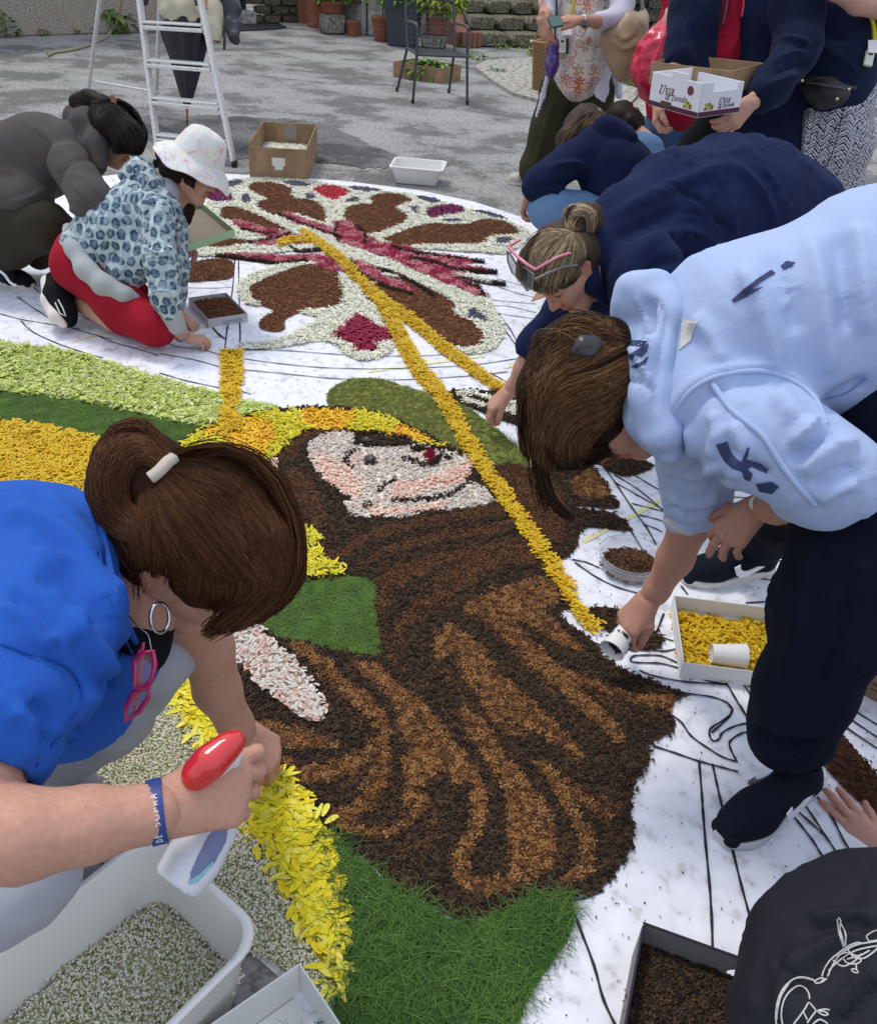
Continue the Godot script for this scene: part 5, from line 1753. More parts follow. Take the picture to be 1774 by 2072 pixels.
	limb(f,[[462,34,6.32,.055],[472,52,6.3,.055],[474,74,6.28,.04],[478,88,6.28,.015]],.03)
	limb(f,[[290,-60,6.4,.06],[288,-8,6.38,.04],[292,6,6.38,.02]],.03)
	limb(f,[[290,-60,6.4,.06],[360,-80,6.4,.07],[430,-60,6.35,.08]],.04)
	var jg := f.mesh(.016)
	rumple(jg,.015,.09,66)
	part("shell",jg.mesh(),mat(lin(.035,.042,.048),.45,.45),u)
	chair()
	# cardboard tray under the chair
	var a := gp(795,155)
	var b := gp(893,170)
	var fr2 := frame_of(a, b)
	t = thing("tray_carton", "low cardboard box with leaves and white flowers behind the black chair", "box")
	t.transform = Transform3D(fr2.basis, a.lerp(b, .5) + (fr2.basis.z if fr2.basis.z.z < 0 else -fr2.basis.z) * .22)
	carton(t,.62,.44,.15,M.cardboard,.006)
	part("leaf_sprays",leaves(Vector3(.02,.05,0),.24,.16,160,.12,[Color(.09,.17,.03),Color(.16,.26,.05)],91),M.leaf,t)
	heap_in(t, "white_petals", "cream",.5,.34,func(_p: float,_q: float) -> float: return .06,.5)
	part("plastic_sheet",box_mesh(Vector3(.2,.004,.16),.001),mat(lin(.5,.5,.62),.4),t,Transform3D(Basis.from_euler(Vector3(.3,.3,.25)),Vector3(.14,.11,.02)))
	basket()

func chair() -> void:
	var a := gp(835,209)
	var b := gp(945,212)
	var c := gp(803,185)
	var d := gp(908,188)
	var t := thing("black_chair", "black metal garden armchair with a wire back on the asphalt", "chair")
	var m: Material = M.steel_grey
	var sh := .42
	var fwd := ((a + b) / 2 - (c + d) / 2).normalized()
	var side := (b - a).normalized()
	var r := .0135
	# front legs run up into the arms, back legs into the frame of the back
	var sa := a.lerp(b, .05) - fwd * .02
	var sb := b.lerp(a, .05) - fwd * .02
	var sc := c + fwd * .17 + side * .05
	var sd := d + fwd * .17 - side * .02
	for q in [[a,sa,sc],[b,sb,sd]]:
		var arm := [q[0],q[1] + Vector3(0,sh,0),q[1] + Vector3(0,sh + .20,0) - fwd * .02,q[1] + Vector3(0,sh + .245,0) - fwd * .08,q[2] + Vector3(0,sh + .23,0)]
		part("front_leg",tube_mesh([arm[0],arm[1]],r,10),m,t)
		part("armrest", tube_mesh(Array(curve(arm.slice(1), 6)), r, 10), m, t)
	for q in [[c,sc],[d,sd]]:
		part("rear_leg",tube_mesh([q[0],q[1] + Vector3(0,sh,0)],r,10),m,t)
	var back := -fwd * .12
	var bl := sc + Vector3(0,sh,0)
	var br := sd + Vector3(0,sh,0)
	part("back_frame",tube_mesh(Array(curve([bl,bl + Vector3(0,.36,0) + back,bl + Vector3(0,.41,0) + back * 1.1 + side * .05,br + Vector3(0,.41,0) + back * 1.1 - side * .05,br + Vector3(0,.36,0) + back,br],8)),r,10),m,t)
	var thin := .0028
	for k in 9:
		var u := (k + 1) / 10.0
		part("wire",tube_mesh([bl.lerp(br,u),bl.lerp(br,u) + Vector3(0,.40,0) + back],thin,5),m,t)
	for k in 8:
		var u := (k + 1) / 9.0
		part("wire",tube_mesh([bl + (Vector3(0,.40,0) + back) * u,br + (Vector3(0,.40,0) + back) * u],thin,5),m,t)
	var s0 := sa + Vector3(0,sh,0)
	var s1 := sb + Vector3(0,sh,0)
	part("seat_frame",tube_mesh(Array(curve([bl,s0 + fwd * .0,s0 + fwd * .02 + side * .04,s1 + fwd * .02 - side * .04,s1,br],6)),r * .9,10),m,t)
	for k in 16:
		var u := (k + .5) / 16.0
		part("seat_wire",tube_mesh([bl.lerp(br,u),s0.lerp(s1,u)],thin,5),m,t)
	for k in 12:
		var u := (k + .5) / 12.0
		part("seat_wire",tube_mesh([bl.lerp(s0,u),br.lerp(s1,u)],thin,5),m,t)
	for q in [a,b,c,d]:
		part("foot_cap",tube_mesh([q,q + Vector3(0,.035,0)],.017,10),M.black,t)

func basket() -> void:
	var at := gp(1100,196) + Vector3(.05,0,-.25)
	var t := thing("wicker_basket", "tall wicker basket of jars standing on the concrete path", "basket", at)
	var cane := mat(lin(.30,.175,.075),.6)
	var g := Geo.new()
	var rows := 26
	for k in rows:
		var h := .012 + .46 * k / rows
		var r := lerpf(.15,.20,float(k) / rows)
		var path := PackedVector3Array()
		for j in 61:
			var a := TAU * j / 60
			var rr := r + .010 * sin(a * 15 + (PI if k % 2 else .0))
			path.append(Vector3(cos(a) * rr, h, sin(a) * rr * .8))
		g.tube(path,.0095,5,false)
	part("weave", g.mesh(), cane, t).set_meta("kind", "stuff")
	for k in 30:
		var a := TAU * k / 30
		part("stake",tube_mesh([Vector3(cos(a) * .15,.0,sin(a) * .12),Vector3(cos(a) * .2,.48,sin(a) * .16)],.006,5),cane,t)
	var rim := []
	for j in 33:
		rim.append(Vector3(cos(TAU * j / 32) * .203,.485,sin(TAU * j / 32) * .163))
	part("rim",tube_mesh(rim,.016,8),cane,t)
	part("handle",tube_mesh(Array(curve([Vector3(-.19,.47,-.02),Vector3(-.18,.56,0),Vector3(-.14,.60,.02),Vector3(-.10,.56,.06),Vector3(-.10,.47,.11)],6)),.011,8),cane,t)
	var red := mat(lin(.42,.03,.03),.3,.5)
	for k in 4:
		var inside := k < 2
		var p: Vector3 = at + Vector3(-.04 + k * .12,.40,.02) if inside else gp([0,0,1076,1086][k],[0,0,104,108][k])
		var j := thing("jar",["red jar with a white lid at the left inside the wicker basket", "red jar with a white lid at the right inside the wicker basket", "red jar with a white lid standing by the end of the lowest step", "red jar with a white lid nearest the wicker basket handle"][k],"jar",p,.0,"red jars with white lids")
		part("vessel",lathe([Vector2(.001,.0),Vector2(.042,.0),Vector2(.046,.008),Vector2(.046,.09),Vector2(.036,.105),Vector2(.036,.112)],20),red,j)
		part("lid",lathe([Vector2(.04,.108),Vector2(.042,.110),Vector2(.042,.138),Vector2(.038,.142),Vector2(.001,.142)],20),M.white,j)
		part("paper_label",lathe([Vector2(.0466,.03),Vector2(.0466,.075)],20),mat(lin(.7,.68,.62),.6),j)

# ---- rounded forms: tapered capsules joined by a smooth minimum, meshed as surface nets -------
class Field:
	var A := PackedVector3Array()
	var D := PackedVector3Array()
	var L := PackedFloat32Array()
	var R := PackedFloat32Array()
	var S := PackedFloat32Array()
	var K := PackedFloat32Array()
	var N := PackedVector3Array()
	var Q := PackedFloat32Array()
	var C := PackedByteArray()
	var lo := Vector3.ONE * 1e9
	var hi := Vector3.ONE * -1e9
	var widest := 1.0

	func bone(a: Vector3,b: Vector3,ra: float,rb: float,k := .03,n := Vector3.ZERO,q := 1.0,carve := false) -> void:
		A.append(a)
		D.append(b - a)
		L.append(1.0 / maxf(1e-9,(b - a).length_squared()))
		R.append(ra)
		S.append(rb - ra)
		K.append(k)
		N.append(n.normalized())
		Q.append(q - 1.0 if n != Vector3.ZERO else .0)
		C.append(1 if carve else 0)
		widest = maxf(widest, q)
		if not carve:
			var e := Vector3.ONE * (maxf(ra,rb) / minf(1.0,q) + k * .4 + .02)
			lo = lo.min(a - e).min(b - e)
			hi = hi.max(a + e).max(b + e)

	func chain(pts: Array,radii: Array,k := .03,n := Vector3.ZERO,q := 1.0) -> void:
		for j in pts.size() - 1:
			bone(pts[j],pts[j + 1],radii[j],radii[j + 1],k,n,q)

	func dist(j: int, p: Vector3) -> float:
		var v := p - A[j]
		var t := clampf(v.dot(D[j]) * L[j],.0,1.0)
		v -= D[j] * t
		if Q[j] != .0:
			v += N[j] * (v.dot(N[j]) * Q[j])
		return v.length() - (R[j] + S[j] * t)

	func at(p: Vector3) -> float:
		var d := 1e3
		for j in A.size():
			d = join(d, dist(j, p), j)
		return d

	func join(d: float, e: float, j: int) -> float:
		var k := K[j]
		if C[j]:
			e = -e
			var h := maxf(k - absf(d - e), .0) / k
			return maxf(d, e) + h * h * k * .25
		var h := maxf(k - absf(d - e), .0) / k
		return minf(d, e) - h * h * k * .25

	func mesh(cell: float) -> Geo:
		var nx := int((hi.x - lo.x) / cell) / 4 * 4 + 9
		var ny := int((hi.y - lo.y) / cell) / 4 * 4 + 9
		var nz := int((hi.z - lo.z) / cell) / 4 * 4 + 9
		var val := PackedFloat32Array()
		val.resize(nx * ny * nz)
		val.fill(1.0)
		var ids := PackedInt32Array()
		ids.resize(nx * ny * nz)
		ids.fill(-1)
		var thr := cell * 3.6 * widest
		var blocks := PackedInt32Array()
		var m := A.size()
		var sy := nx
		var sz := nx * ny
		for bz in range(0,nz - 4,4):
			for by in range(0,ny - 4,4):
				for bx in range(0,nx - 4,4):
					var mid := lo + Vector3(bx + 2,by + 2,bz + 2) * cell
					var d := 1e3
					var near := PackedInt32Array()
					for j in m:
						var v := mid - A[j]
						var t := clampf(v.dot(D[j]) * L[j],.0,1.0)
						v -= D[j] * t
						if Q[j] != .0:
							v += N[j] * (v.dot(N[j]) * Q[j])
						var e := v.length() - (R[j] + S[j] * t)
						if e < 2.0 * thr + K[j]:
							near.append(j)
						d = join(d, e, j)
					if absf(d) > thr or near.is_empty():
						continue
					blocks.append(bx + by * sy + bz * sz)
					for z in range(bz, bz + 5):
						for y in range(by, by + 5):
							var o := y * sy + z * sz
							for x in range(bx, bx + 5):
								if val[o + x] != 1.0:
									continue
								var p := lo + Vector3(x, y, z) * cell
								var f := 1e3
								for j in near:
									var v := p - A[j]
									v -= D[j] * clampf(v.dot(D[j]) * L[j],.0,1.0)
									if Q[j] != .0:
										v += N[j] * (v.dot(N[j]) * Q[j])
									var e := v.length() - (R[j] + S[j] * clampf((p - A[j]).dot(D[j]) * L[j],.0,1.0))
									var k := K[j]
									if C[j]:
										e = -e
										var h := maxf(k - absf(f - e), .0) / k
										f = maxf(f, e) + h * h * k * .25
									else:
										var h := maxf(k - absf(f - e), .0) / k
										f = minf(f, e) - h * h * k * .25
								val[o + x] = f
		var g := Geo.new()
		var corner := [0,1,sy,sy + 1,sz,sz + 1,sz + sy,sz + sy + 1]
		var off := [Vector3(0,0,0),Vector3(1,0,0),Vector3(0,1,0),Vector3(1,1,0),Vector3(0,0,1),Vector3(1,0,1),Vector3(0,1,1),Vector3(1,1,1)]
		var edges := [[0,1],[2,3],[4,5],[6,7],[0,2],[1,3],[4,6],[5,7],[0,4],[1,5],[2,6],[3,7]]
		var cells := PackedInt32Array()
		for b in blocks:
			for z in 4:
				for y in 4:
					for x in 4:
						var o := b + x + y * sy + z * sz
						var neg := 0
						for q in 8:
							if val[o + corner[q]] < .0:
								neg += 1
						if neg == 0 or neg == 8:
							continue
						var sum := Vector3.ZERO
						var cnt := 0
						for e in edges:
							var a := val[o + corner[e[0]]]
							var c := val[o + corner[e[1]]]
							if (a < .0) != (c < .0):
								sum += off[e[0]].lerp(off[e[1]],a / (a - c))
								cnt += 1
						var base := Vector3(o % nx, (o / nx) % ny, o / sz)
						ids[o] = g.vert(lo + (base + sum / cnt) * cell,Vector3.ZERO)
						cells.append(o)
		for o in cells:
			var a := val[o] < .0
			var s := [1,sy,sz]
			for ax in 3:
				var u: int = s[(ax + 1) % 3]
				var w: int = s[(ax + 2) % 3]
				var b := val[o + s[ax]] < .0
				if a == b or o - u - w < 0:
					continue
				var q0 := ids[o]
				var q1 := ids[o - u]
				var q2 := ids[o - u - w]
				var q3 := ids[o - w]
				if q1 < 0 or q2 < 0 or q3 < 0:
					continue
				if a:
					g.i.append_array([q0,q2,q1,q0,q3,q2])
				else:
					g.i.append_array([q0,q1,q2,q0,q2,q3])
		g.smooth()
		return g

# moves the skin of a form in and out along its normals: a little everywhere, and along folds drawn where the picture shows them
func rumple(g: Geo, amp: float, size: float, seed_: int, stretch := Vector3.ONE, crease := .0) -> void:
	var n := FastNoiseLite.new()
	n.seed = seed_
	n.frequency = 1.0 / size
	n.fractal_octaves = 1
	for k in g.v.size():
		var p := g.v[k] * stretch
		g.v[k] += g.n[k] * (n.get_noise_3dv(p) * amp)
	if crease > .0:
		var c := FastNoiseLite.new()
		c.seed = seed_ + 50
		c.frequency = .62 / size
		c.fractal_type = FastNoiseLite.FRACTAL_RIDGED
		c.fractal_octaves = 2
		c.domain_warp_enabled = true
		c.domain_warp_amplitude = size * .5
		c.domain_warp_frequency = .7 / size
		for k in g.v.size():
			var d := c.get_noise_3dv(g.v[k] * stretch)
			g.v[k] += g.n[k] * (crease * (d * absf(d) if d > .0 else d * .35))
	g.smooth()

# folds: [height,half width in metres,point,point,...],the points in the picture,on the side that faces the viewer
func folds(g: Geo, list: Array) -> void:
	var where := PackedVector3Array()
	for p in g.v:
		where.append(to_px(p))
	for f in list:
		var amp: float = f[0] * 1.5
		var wide: float = f[1] * .85
		var line := PackedVector2Array()
		var raw := []
		for k in range(2,f.size()):
			raw.append(Vector3(f[k][0],f[k][1],0))
		for p in curve(raw, 4):
			line.append(Vector2(p.x, p.y))
		var box := Rect2(line[0],Vector2.ZERO)
		for p in line:
			box = box.expand(p)
		for k in g.v.size():
			var q := where[k]
			var w := wide * FOCAL / q.z
			var q2 := Vector2(q.x, q.y)
			if not box.grow(w * 2.2).has_point(q2) or g.n[k].dot(EYE - g.v[k]) < .0:
				continue
			var d := 1e9
			var along := .0
			for s in line.size() - 1:
				var c := Geometry2D.get_closest_point_to_segment(q2,line[s],line[s + 1])
				var e := c.distance_to(q2)
				if e < d:
					d = e
					along = (s + c.distance_to(line[s]) / maxf(.1,line[s].distance_to(line[s + 1]))) / (line.size() - 1)
			var fade := minf(1.0,minf(along,1.0 - along) * 5.0 + .15)
			g.v[k] += g.n[k] * (amp * fade * exp(-d * d / (w * w)))
	g.smooth()

# how far away a form's surface lies under a point of the picture
class Surface:
	var x0 := 0
	var y0 := 0
	var w := 0
	var h := 0
	var step := 3.0
	var z := PackedFloat32Array()

	func at(x: float, y: float) -> float:
		var i := int((x - x0) / step)
		var j := int((y - y0) / step)
		if i < 0 or j < 0 or i >= w or j >= h:
			return .0
		return z[j * w + i]

func surface_of(list: Array, step := 3.0) -> Surface:
	var s := Surface.new()
	s.step = step
	var lo := Vector2(1e9,1e9)
	var hi := -lo
	var all := []
	for g: Geo in list:
		var pr := PackedVector3Array()
		for p in g.v:
			var q := to_px(p)
			pr.append(q)
			lo = lo.min(Vector2(q.x, q.y))
			hi = hi.max(Vector2(q.x, q.y))
		all.append(pr)
	lo = lo.max(Vector2(-300,-300))
	hi = hi.min(Vector2(2100,2300))
	s.x0 = int(lo.x) - 4
	s.y0 = int(lo.y) - 4
	s.w = maxi(1,int((hi.x - lo.x + 10) / step))
	s.h = maxi(1,int((hi.y - lo.y + 10) / step))
	s.z.resize(s.w * s.h)
	s.z.fill(.0)
	for gi in list.size():
		var g: Geo = list[gi]
		var pr: PackedVector3Array = all[gi]
		for k in range(0,g.i.size(),3):
			var a := pr[g.i[k]]
			var b := pr[g.i[k + 1]]
			var c := pr[g.i[k + 2]]
			var den := (b.y - c.y) * (a.x - c.x) + (c.x - b.x) * (a.y - c.y)
			if absf(den) < 1e-6:
				continue
			for j in range(maxi(0,ceili((minf(a.y,minf(b.y,c.y)) - s.y0) / step - .5)),mini(s.h - 1,floori((maxf(a.y,maxf(b.y,c.y)) - s.y0) / step)) + 1):
				for i in range(maxi(0,ceili((minf(a.x,minf(b.x,c.x)) - s.x0) / step - .5)),mini(s.w - 1,floori((maxf(a.x,maxf(b.x,c.x)) - s.x0) / step)) + 1):
					var x := s.x0 + (i + .5) * step
					var y := s.y0 + (j + .5) * step
					var u := ((b.y - c.y) * (x - c.x) + (c.x - b.x) * (y - c.y)) / den
					var v := ((c.y - a.y) * (x - c.x) + (a.x - c.x) * (y - c.y)) / den
					if u < -.05 or v < -.05 or u + v > 1.05:
						continue
					var d := u * a.z + v * b.z + (1.0 - u - v) * c.z
					var o := j * s.w + i
					if s.z[o] == .0 or d < s.z[o]:
						s.z[o] = d
	return s

# flat print that follows a form: outlines noted in the picture, laid on the form's surface
func printed(called: String,s: Surface,outlines: Array,m: Material,parent: Node,lift := .002,step := 2.0) -> void:
	var g := Geo.new()
	for o in outlines:
		var poly := PackedVector2Array()
		var box := Rect2(Vector2(o[0][0],o[0][1]),Vector2.ZERO)
		for p in o:
			poly.append(Vector2(p[0],p[1]))
			box = box.expand(poly[-1])
		var grid := {}
		for j in int(box.size.y / step) + 1:
			for i in int(box.size.x / step) + 1:
				var c := box.position + Vector2(i + .5,j + .5) * step
				if not Geometry2D.is_point_in_polygon(c, poly):
					continue
				var q := PackedInt32Array()
				for e in [Vector2i(0,0),Vector2i(0,1),Vector2i(1,1),Vector2i(1,0)]:
					var key := Vector2i(i, j) + Vector2i(e)
					if not grid.has(key):
						var p := box.position + Vector2(key) * step
						var d := s.at(p.x, p.y)
						grid[key] = g.vert(px(p.x,p.y,d - lift),Vector3.ZERO) if d > .0 else -1
					q.append(grid[key])
				if q.has(-1):
					continue
				g.i.append_array([q[0],q[2],q[1],q[0],q[3],q[2]])
	if g.i.size():
		g.smooth()
		part(called, g.mesh(), m, parent)

# hair: strands that run between neighbouring guide lines. A guide is a list of [x,y] or [x,y,d]; where d is missing the strand lies on the form below it
func strands(s: Surface,guides: Array,count: int,radius: float,cols: Array,seed_: int,lift := .004,wild := 3.0,g: Geo = null) -> Geo:
	var r := RandomNumberGenerator.new()
	r.seed = seed_
	if g == null:
		g = Geo.new()
		g.colored = true
	var lines := []
	for gd in guides:
		var raw := []
		for p in gd:
			raw.append(Vector3(p[0],p[1],p[2] if p.size() > 2 else .0))
		var c := curve(raw, 8)
		var even := PackedVector3Array()
		for k in 15:
			var f := k / 14.0 * (c.size() - 1)
			var b := mini(int(f), c.size() - 2)
			even.append(c[b].lerp(c[b + 1],f - b))
		lines.append(even)
	for n in count:
		var f := r.randf() * (lines.size() - 1)
		var b := mini(int(f), lines.size() - 2)
		var u := f - b
		var path := PackedVector3Array()
		var rad := PackedFloat32Array()
		var dx := r.randf_range(-1,1) * wild
		var dy := r.randf_range(-1,1) * wild
		var wob := r.randf_range(-1,1) * wild * .8
		var ph := r.randf() * TAU
		var up := lift * r.randf_range(-.4,1.5)
		var t0 := r.randf_range(.0,.25) if r.randf() < .4 else .0
		var t1 := r.randf_range(.7,1.0) if r.randf() < .5 else 1.0
		var d := .0
		for k in 10:
			var t := lerpf(t0,t1,k / 9.0) * 14.0
			var q := mini(int(t), 13)
			var p0: Vector3 = lines[b][q].lerp(lines[b][q + 1],t - q)
			var p1: Vector3 = lines[b + 1][q].lerp(lines[b + 1][q + 1],t - q)
			var p := p0.lerp(p1,u)
			var x := p.x + dx + wob * sin(ph + k * .6)
			var y := p.y + dy + wob * cos(ph + k * .5)
			var e := p.z if p.z > .3 else .0
			if e == .0 and s:
				e = s.at(x, y)
			if e > .0 and (d == .0 or absf(e - d) < .12 or p.z > .3):
				d = e
			if d == .0:
				continue
			path.append(px(x, y, d - up))
			rad.append(radius * (.55 + .9 * sin(PI * clampf(.12 + k / 9.0 * .85,.0,1.0))))
		if path.size() < 4:
			continue
		var col: Color = cols[r.randi() % cols.size()]
		var sh := r.randf_range(.82,1.18)
		g.col = Color(col.r * sh, col.g * sh, col.b * sh)
		g.tube(path,rad,3,false)
	return g

var head_form: Geo

# a head in its own axes: y up, z towards the face, the origin between the ears
func make_head() -> void:
	var f := Field.new()
	f.bone(Vector3(0,.035,-.03),Vector3(0,.04,.02),.09,.078,.03,Vector3.RIGHT,1.13)
	f.bone(Vector3(0,-.01,.028),Vector3(0,-.075,.042),.062,.04,.03)
	for s in [-1.0,1.0]:
		f.bone(Vector3(s * .05,-.03,.0),Vector3(s * .02,-.085,.055),.026,.02,.03)
		f.bone(Vector3(s * .036,-.022,.06),Vector3(s * .046,-.016,.045),.026,.024,.025)
		f.bone(Vector3(s * .022,.028,.083),Vector3(s * .046,.026,.068),.012,.011,.015)
	f.bone(Vector3(0,-.093,.064),Vector3(0,-.09,.06),.017,.02,.02)
	f.bone(Vector3(0,.018,.088),Vector3(0,-.022,.111),.008,.0115,.014)
	for s in [-1.0,1.0]:
		f.bone(Vector3(s * .032,.009,.104),Vector3(s * .036,.008,.1),.016,.015,.014,Vector3.ZERO,1.0,true)
		f.bone(Vector3(s * .032,.009,.075),Vector3(s * .033,.009,.075),.0145,.0145,.005)
		f.bone(Vector3(s * .011,-.026,.1),Vector3(s * .01,-.024,.094),.008,.009,.008)
		f.bone(Vector3(s * .077,.012,-.012),Vector3(s * .073,-.022,-.002),.024,.013,.008,Vector3(1,0,.45 * s),2.6)
		f.bone(Vector3(s * .092,.01,-.006),Vector3(s * .09,-.008,-.002),.011,.008,.006,Vector3.ZERO,1.0,true)
	f.bone(Vector3(-.018,-.05,.088),Vector3(.018,-.05,.088),.0065,.0065,.008)
	f.bone(Vector3(-.014,-.062,.086),Vector3(.014,-.062,.086),.0075,.0075,.008)
	f.bone(Vector3(-.02,-.056,.099),Vector3(.02,-.056,.099),.0025,.0025,.004,Vector3.ZERO,1.0,true)
	f.bone(Vector3(0,-.06,-.03),Vector3(0,-.14,-.045),.054,.054,.04)
	head_form = f.mesh(.0042)
	head_form.colored = true
	for k in head_form.v.size():
		var p := head_form.v[k]
		var c := Color.WHITE
		if p.z > .07 and absf(p.x) < .024 and p.y < -.043 and p.y > -.071:
			c = Color(.9,.5,.48)
		elif p.z > .055 and absf(absf(p.x) - .033) < .02 and absf(p.y - .03 + absf(absf(p.x) - .033) * .2) < .0045:
			c = Color(.22,.16,.12)
		elif p.z > .06 and absf(absf(p.x) - .033) < .015 and absf(p.y - .003) < .004:
			c = Color(.14,.1,.08)
		elif p.z > .1 and absf(p.x) < .02:
			c = Color(1.0,.88,.85)
		elif absf(p.x) > .078:
			c = Color(1.0,.84,.80)
		head_form.c[k] = c

# axes of a head at a point, its face towards ahead and its crown towards crown
func head_at(p: Vector3,ahead: Vector3,crown: Vector3,k := 1.0) -> Transform3D:
	var z := ahead.normalized()
	var x := crown.cross(z).normalized()
	return Transform3D(Basis(x, z.cross(x), z).scaled_local(Vector3.ONE * k), p)

# a hand: from the wrist towards the knuckles, its back facing back; curls are bends in radians of index, middle, ring and little finger, a number or one each for the three joints
func hand(g: Geo,wrist: Vector3,to: Vector3,back: Vector3,right: bool,curls: Array,thumb := [.6,.5,.5],k := 1.0,spread := .08,cell := .0032) -> Array:
	var d := to.normalized()
	var n := (back - d * back.dot(d)).normalized()
	var s := n.cross(d).normalized() * (1.0 if right else -1.0)
	var f := Field.new()
	var tips := []
	var along := [.088,.092,.086,.076]
	var lens := [.074,.082,.076,.060]
	f.bone(wrist - d * .02 * k,wrist + d * .02 * k,.024 * k,.025 * k,.02,n,1.3)
	for q in 4:
		var side := (1.5 - q)
		var kn: Vector3 = wrist + d * along[q] * k + s * side * .0195 * k - n * absf(side - .4) * .003 * k
		var r0: float = [.0098,.0102,.0095,.0084][q] * k
		f.bone(wrist + d * .012 * k + s * side * .009 * k, kn, .0165 * k, .0125 * k, .016 * k, n, 1.12)
		var dir := (d + s * side * spread).normalized()
		var ax := dir.cross(n).normalized()
		var c: Variant = curls[q]
		var p := kn
		var nd := dir
		for j in 3:
			var bend: float = c[j] if c is Array else c * [.9,1.0,.7][j]
			nd = nd.rotated(ax, -bend)
			var l: float = lens[q] * [.47,.30,.23][j] * k
			var e := p + nd * l
			f.bone(p,e,r0 * [1.0,.93,.86][j],r0 * [.93,.86,.72][j],.0045 * k)
			p = e
		tips.append([p,nd,nd.cross(ax)])
	# thumb: leaves the side of the palm near its base
	var b := wrist + d * .022 * k + s * .02 * k - n * .006 * k
	var td := (d * cos(thumb[0]) + s * sin(thumb[0]) - n * .25).normalized()
	var m := b + td * .042 * k
	f.bone(wrist + d * .02 * k + s * .008 * k, m, .018 * k, .0135 * k, .014 * k)
	var tax := td.cross((s - n * .3).normalized()).normalized()
	var t2: Vector3 = td.rotated(tax,-thumb[1])
	if t2.dot(d) < td.dot(d) and thumb[1] > 0:
		t2 = td.rotated(tax,thumb[1])
	t2 = (t2 - n * thumb[2] * .6).normalized()
	var e2 := m + t2 * .033 * k
	f.bone(m,e2,.0122 * k,.0108 * k,.006 * k)
	var t3: Vector3 = (t2 - n * thumb[2] * .4).normalized()
	f.bone(e2,e2 + t3 * .026 * k,.0112 * k,.0084 * k,.005 * k)
	tips.append([e2 + t3 * .026 * k,t3,s])
	var hg := f.mesh(cell)
	hg.colored = true
	for v in hg.v.size():
		var near := 1e9
		for t in tips:
			near = minf(near,hg.v[v].distance_to(t[0]))
		var w := clampf(1.0 - near / .03,.0,1.0)
		hg.c[v] = Color(1.0,1.0 - .14 * w,1.0 - .12 * w)
	g.add(hg)
	return tips

func skin(c: Color) -> StandardMaterial3D:
	var m := mat(c,.55,.35)
	m.vertex_color_use_as_albedo = true
	m.subsurf_scatter_enabled = true
	m.subsurf_scatter_strength = .12
	m.albedo_texture = skin_spots
	tri_map(m, 9.0)
	return m

var skin_spots: Texture2D

func hair_mat() -> StandardMaterial3D:
	var m := mat(Color.WHITE,.55,.22)
	m.vertex_color_use_as_albedo = true
	return m

func person(label: String, group := "") -> Node3D:
	return thing("person", label, "person",Vector3.ZERO,.0,group)

# a nail on a finger tip: [tip,direction,palm-side]
func nail(called: String, t: Array, m: Material, parent: Node, k := 1.0) -> void:
	var f := Field.new()
	var p: Vector3 = t[0] - t[1] * .001 * k + t[2] * .0052 * k
	f.bone(p - t[1] * .004 * k,p + t[1] * .005 * k,.0052 * k,.0050 * k,.003,t[2],2.0)
	part(called, f.mesh(.0015).mesh(), m, parent)

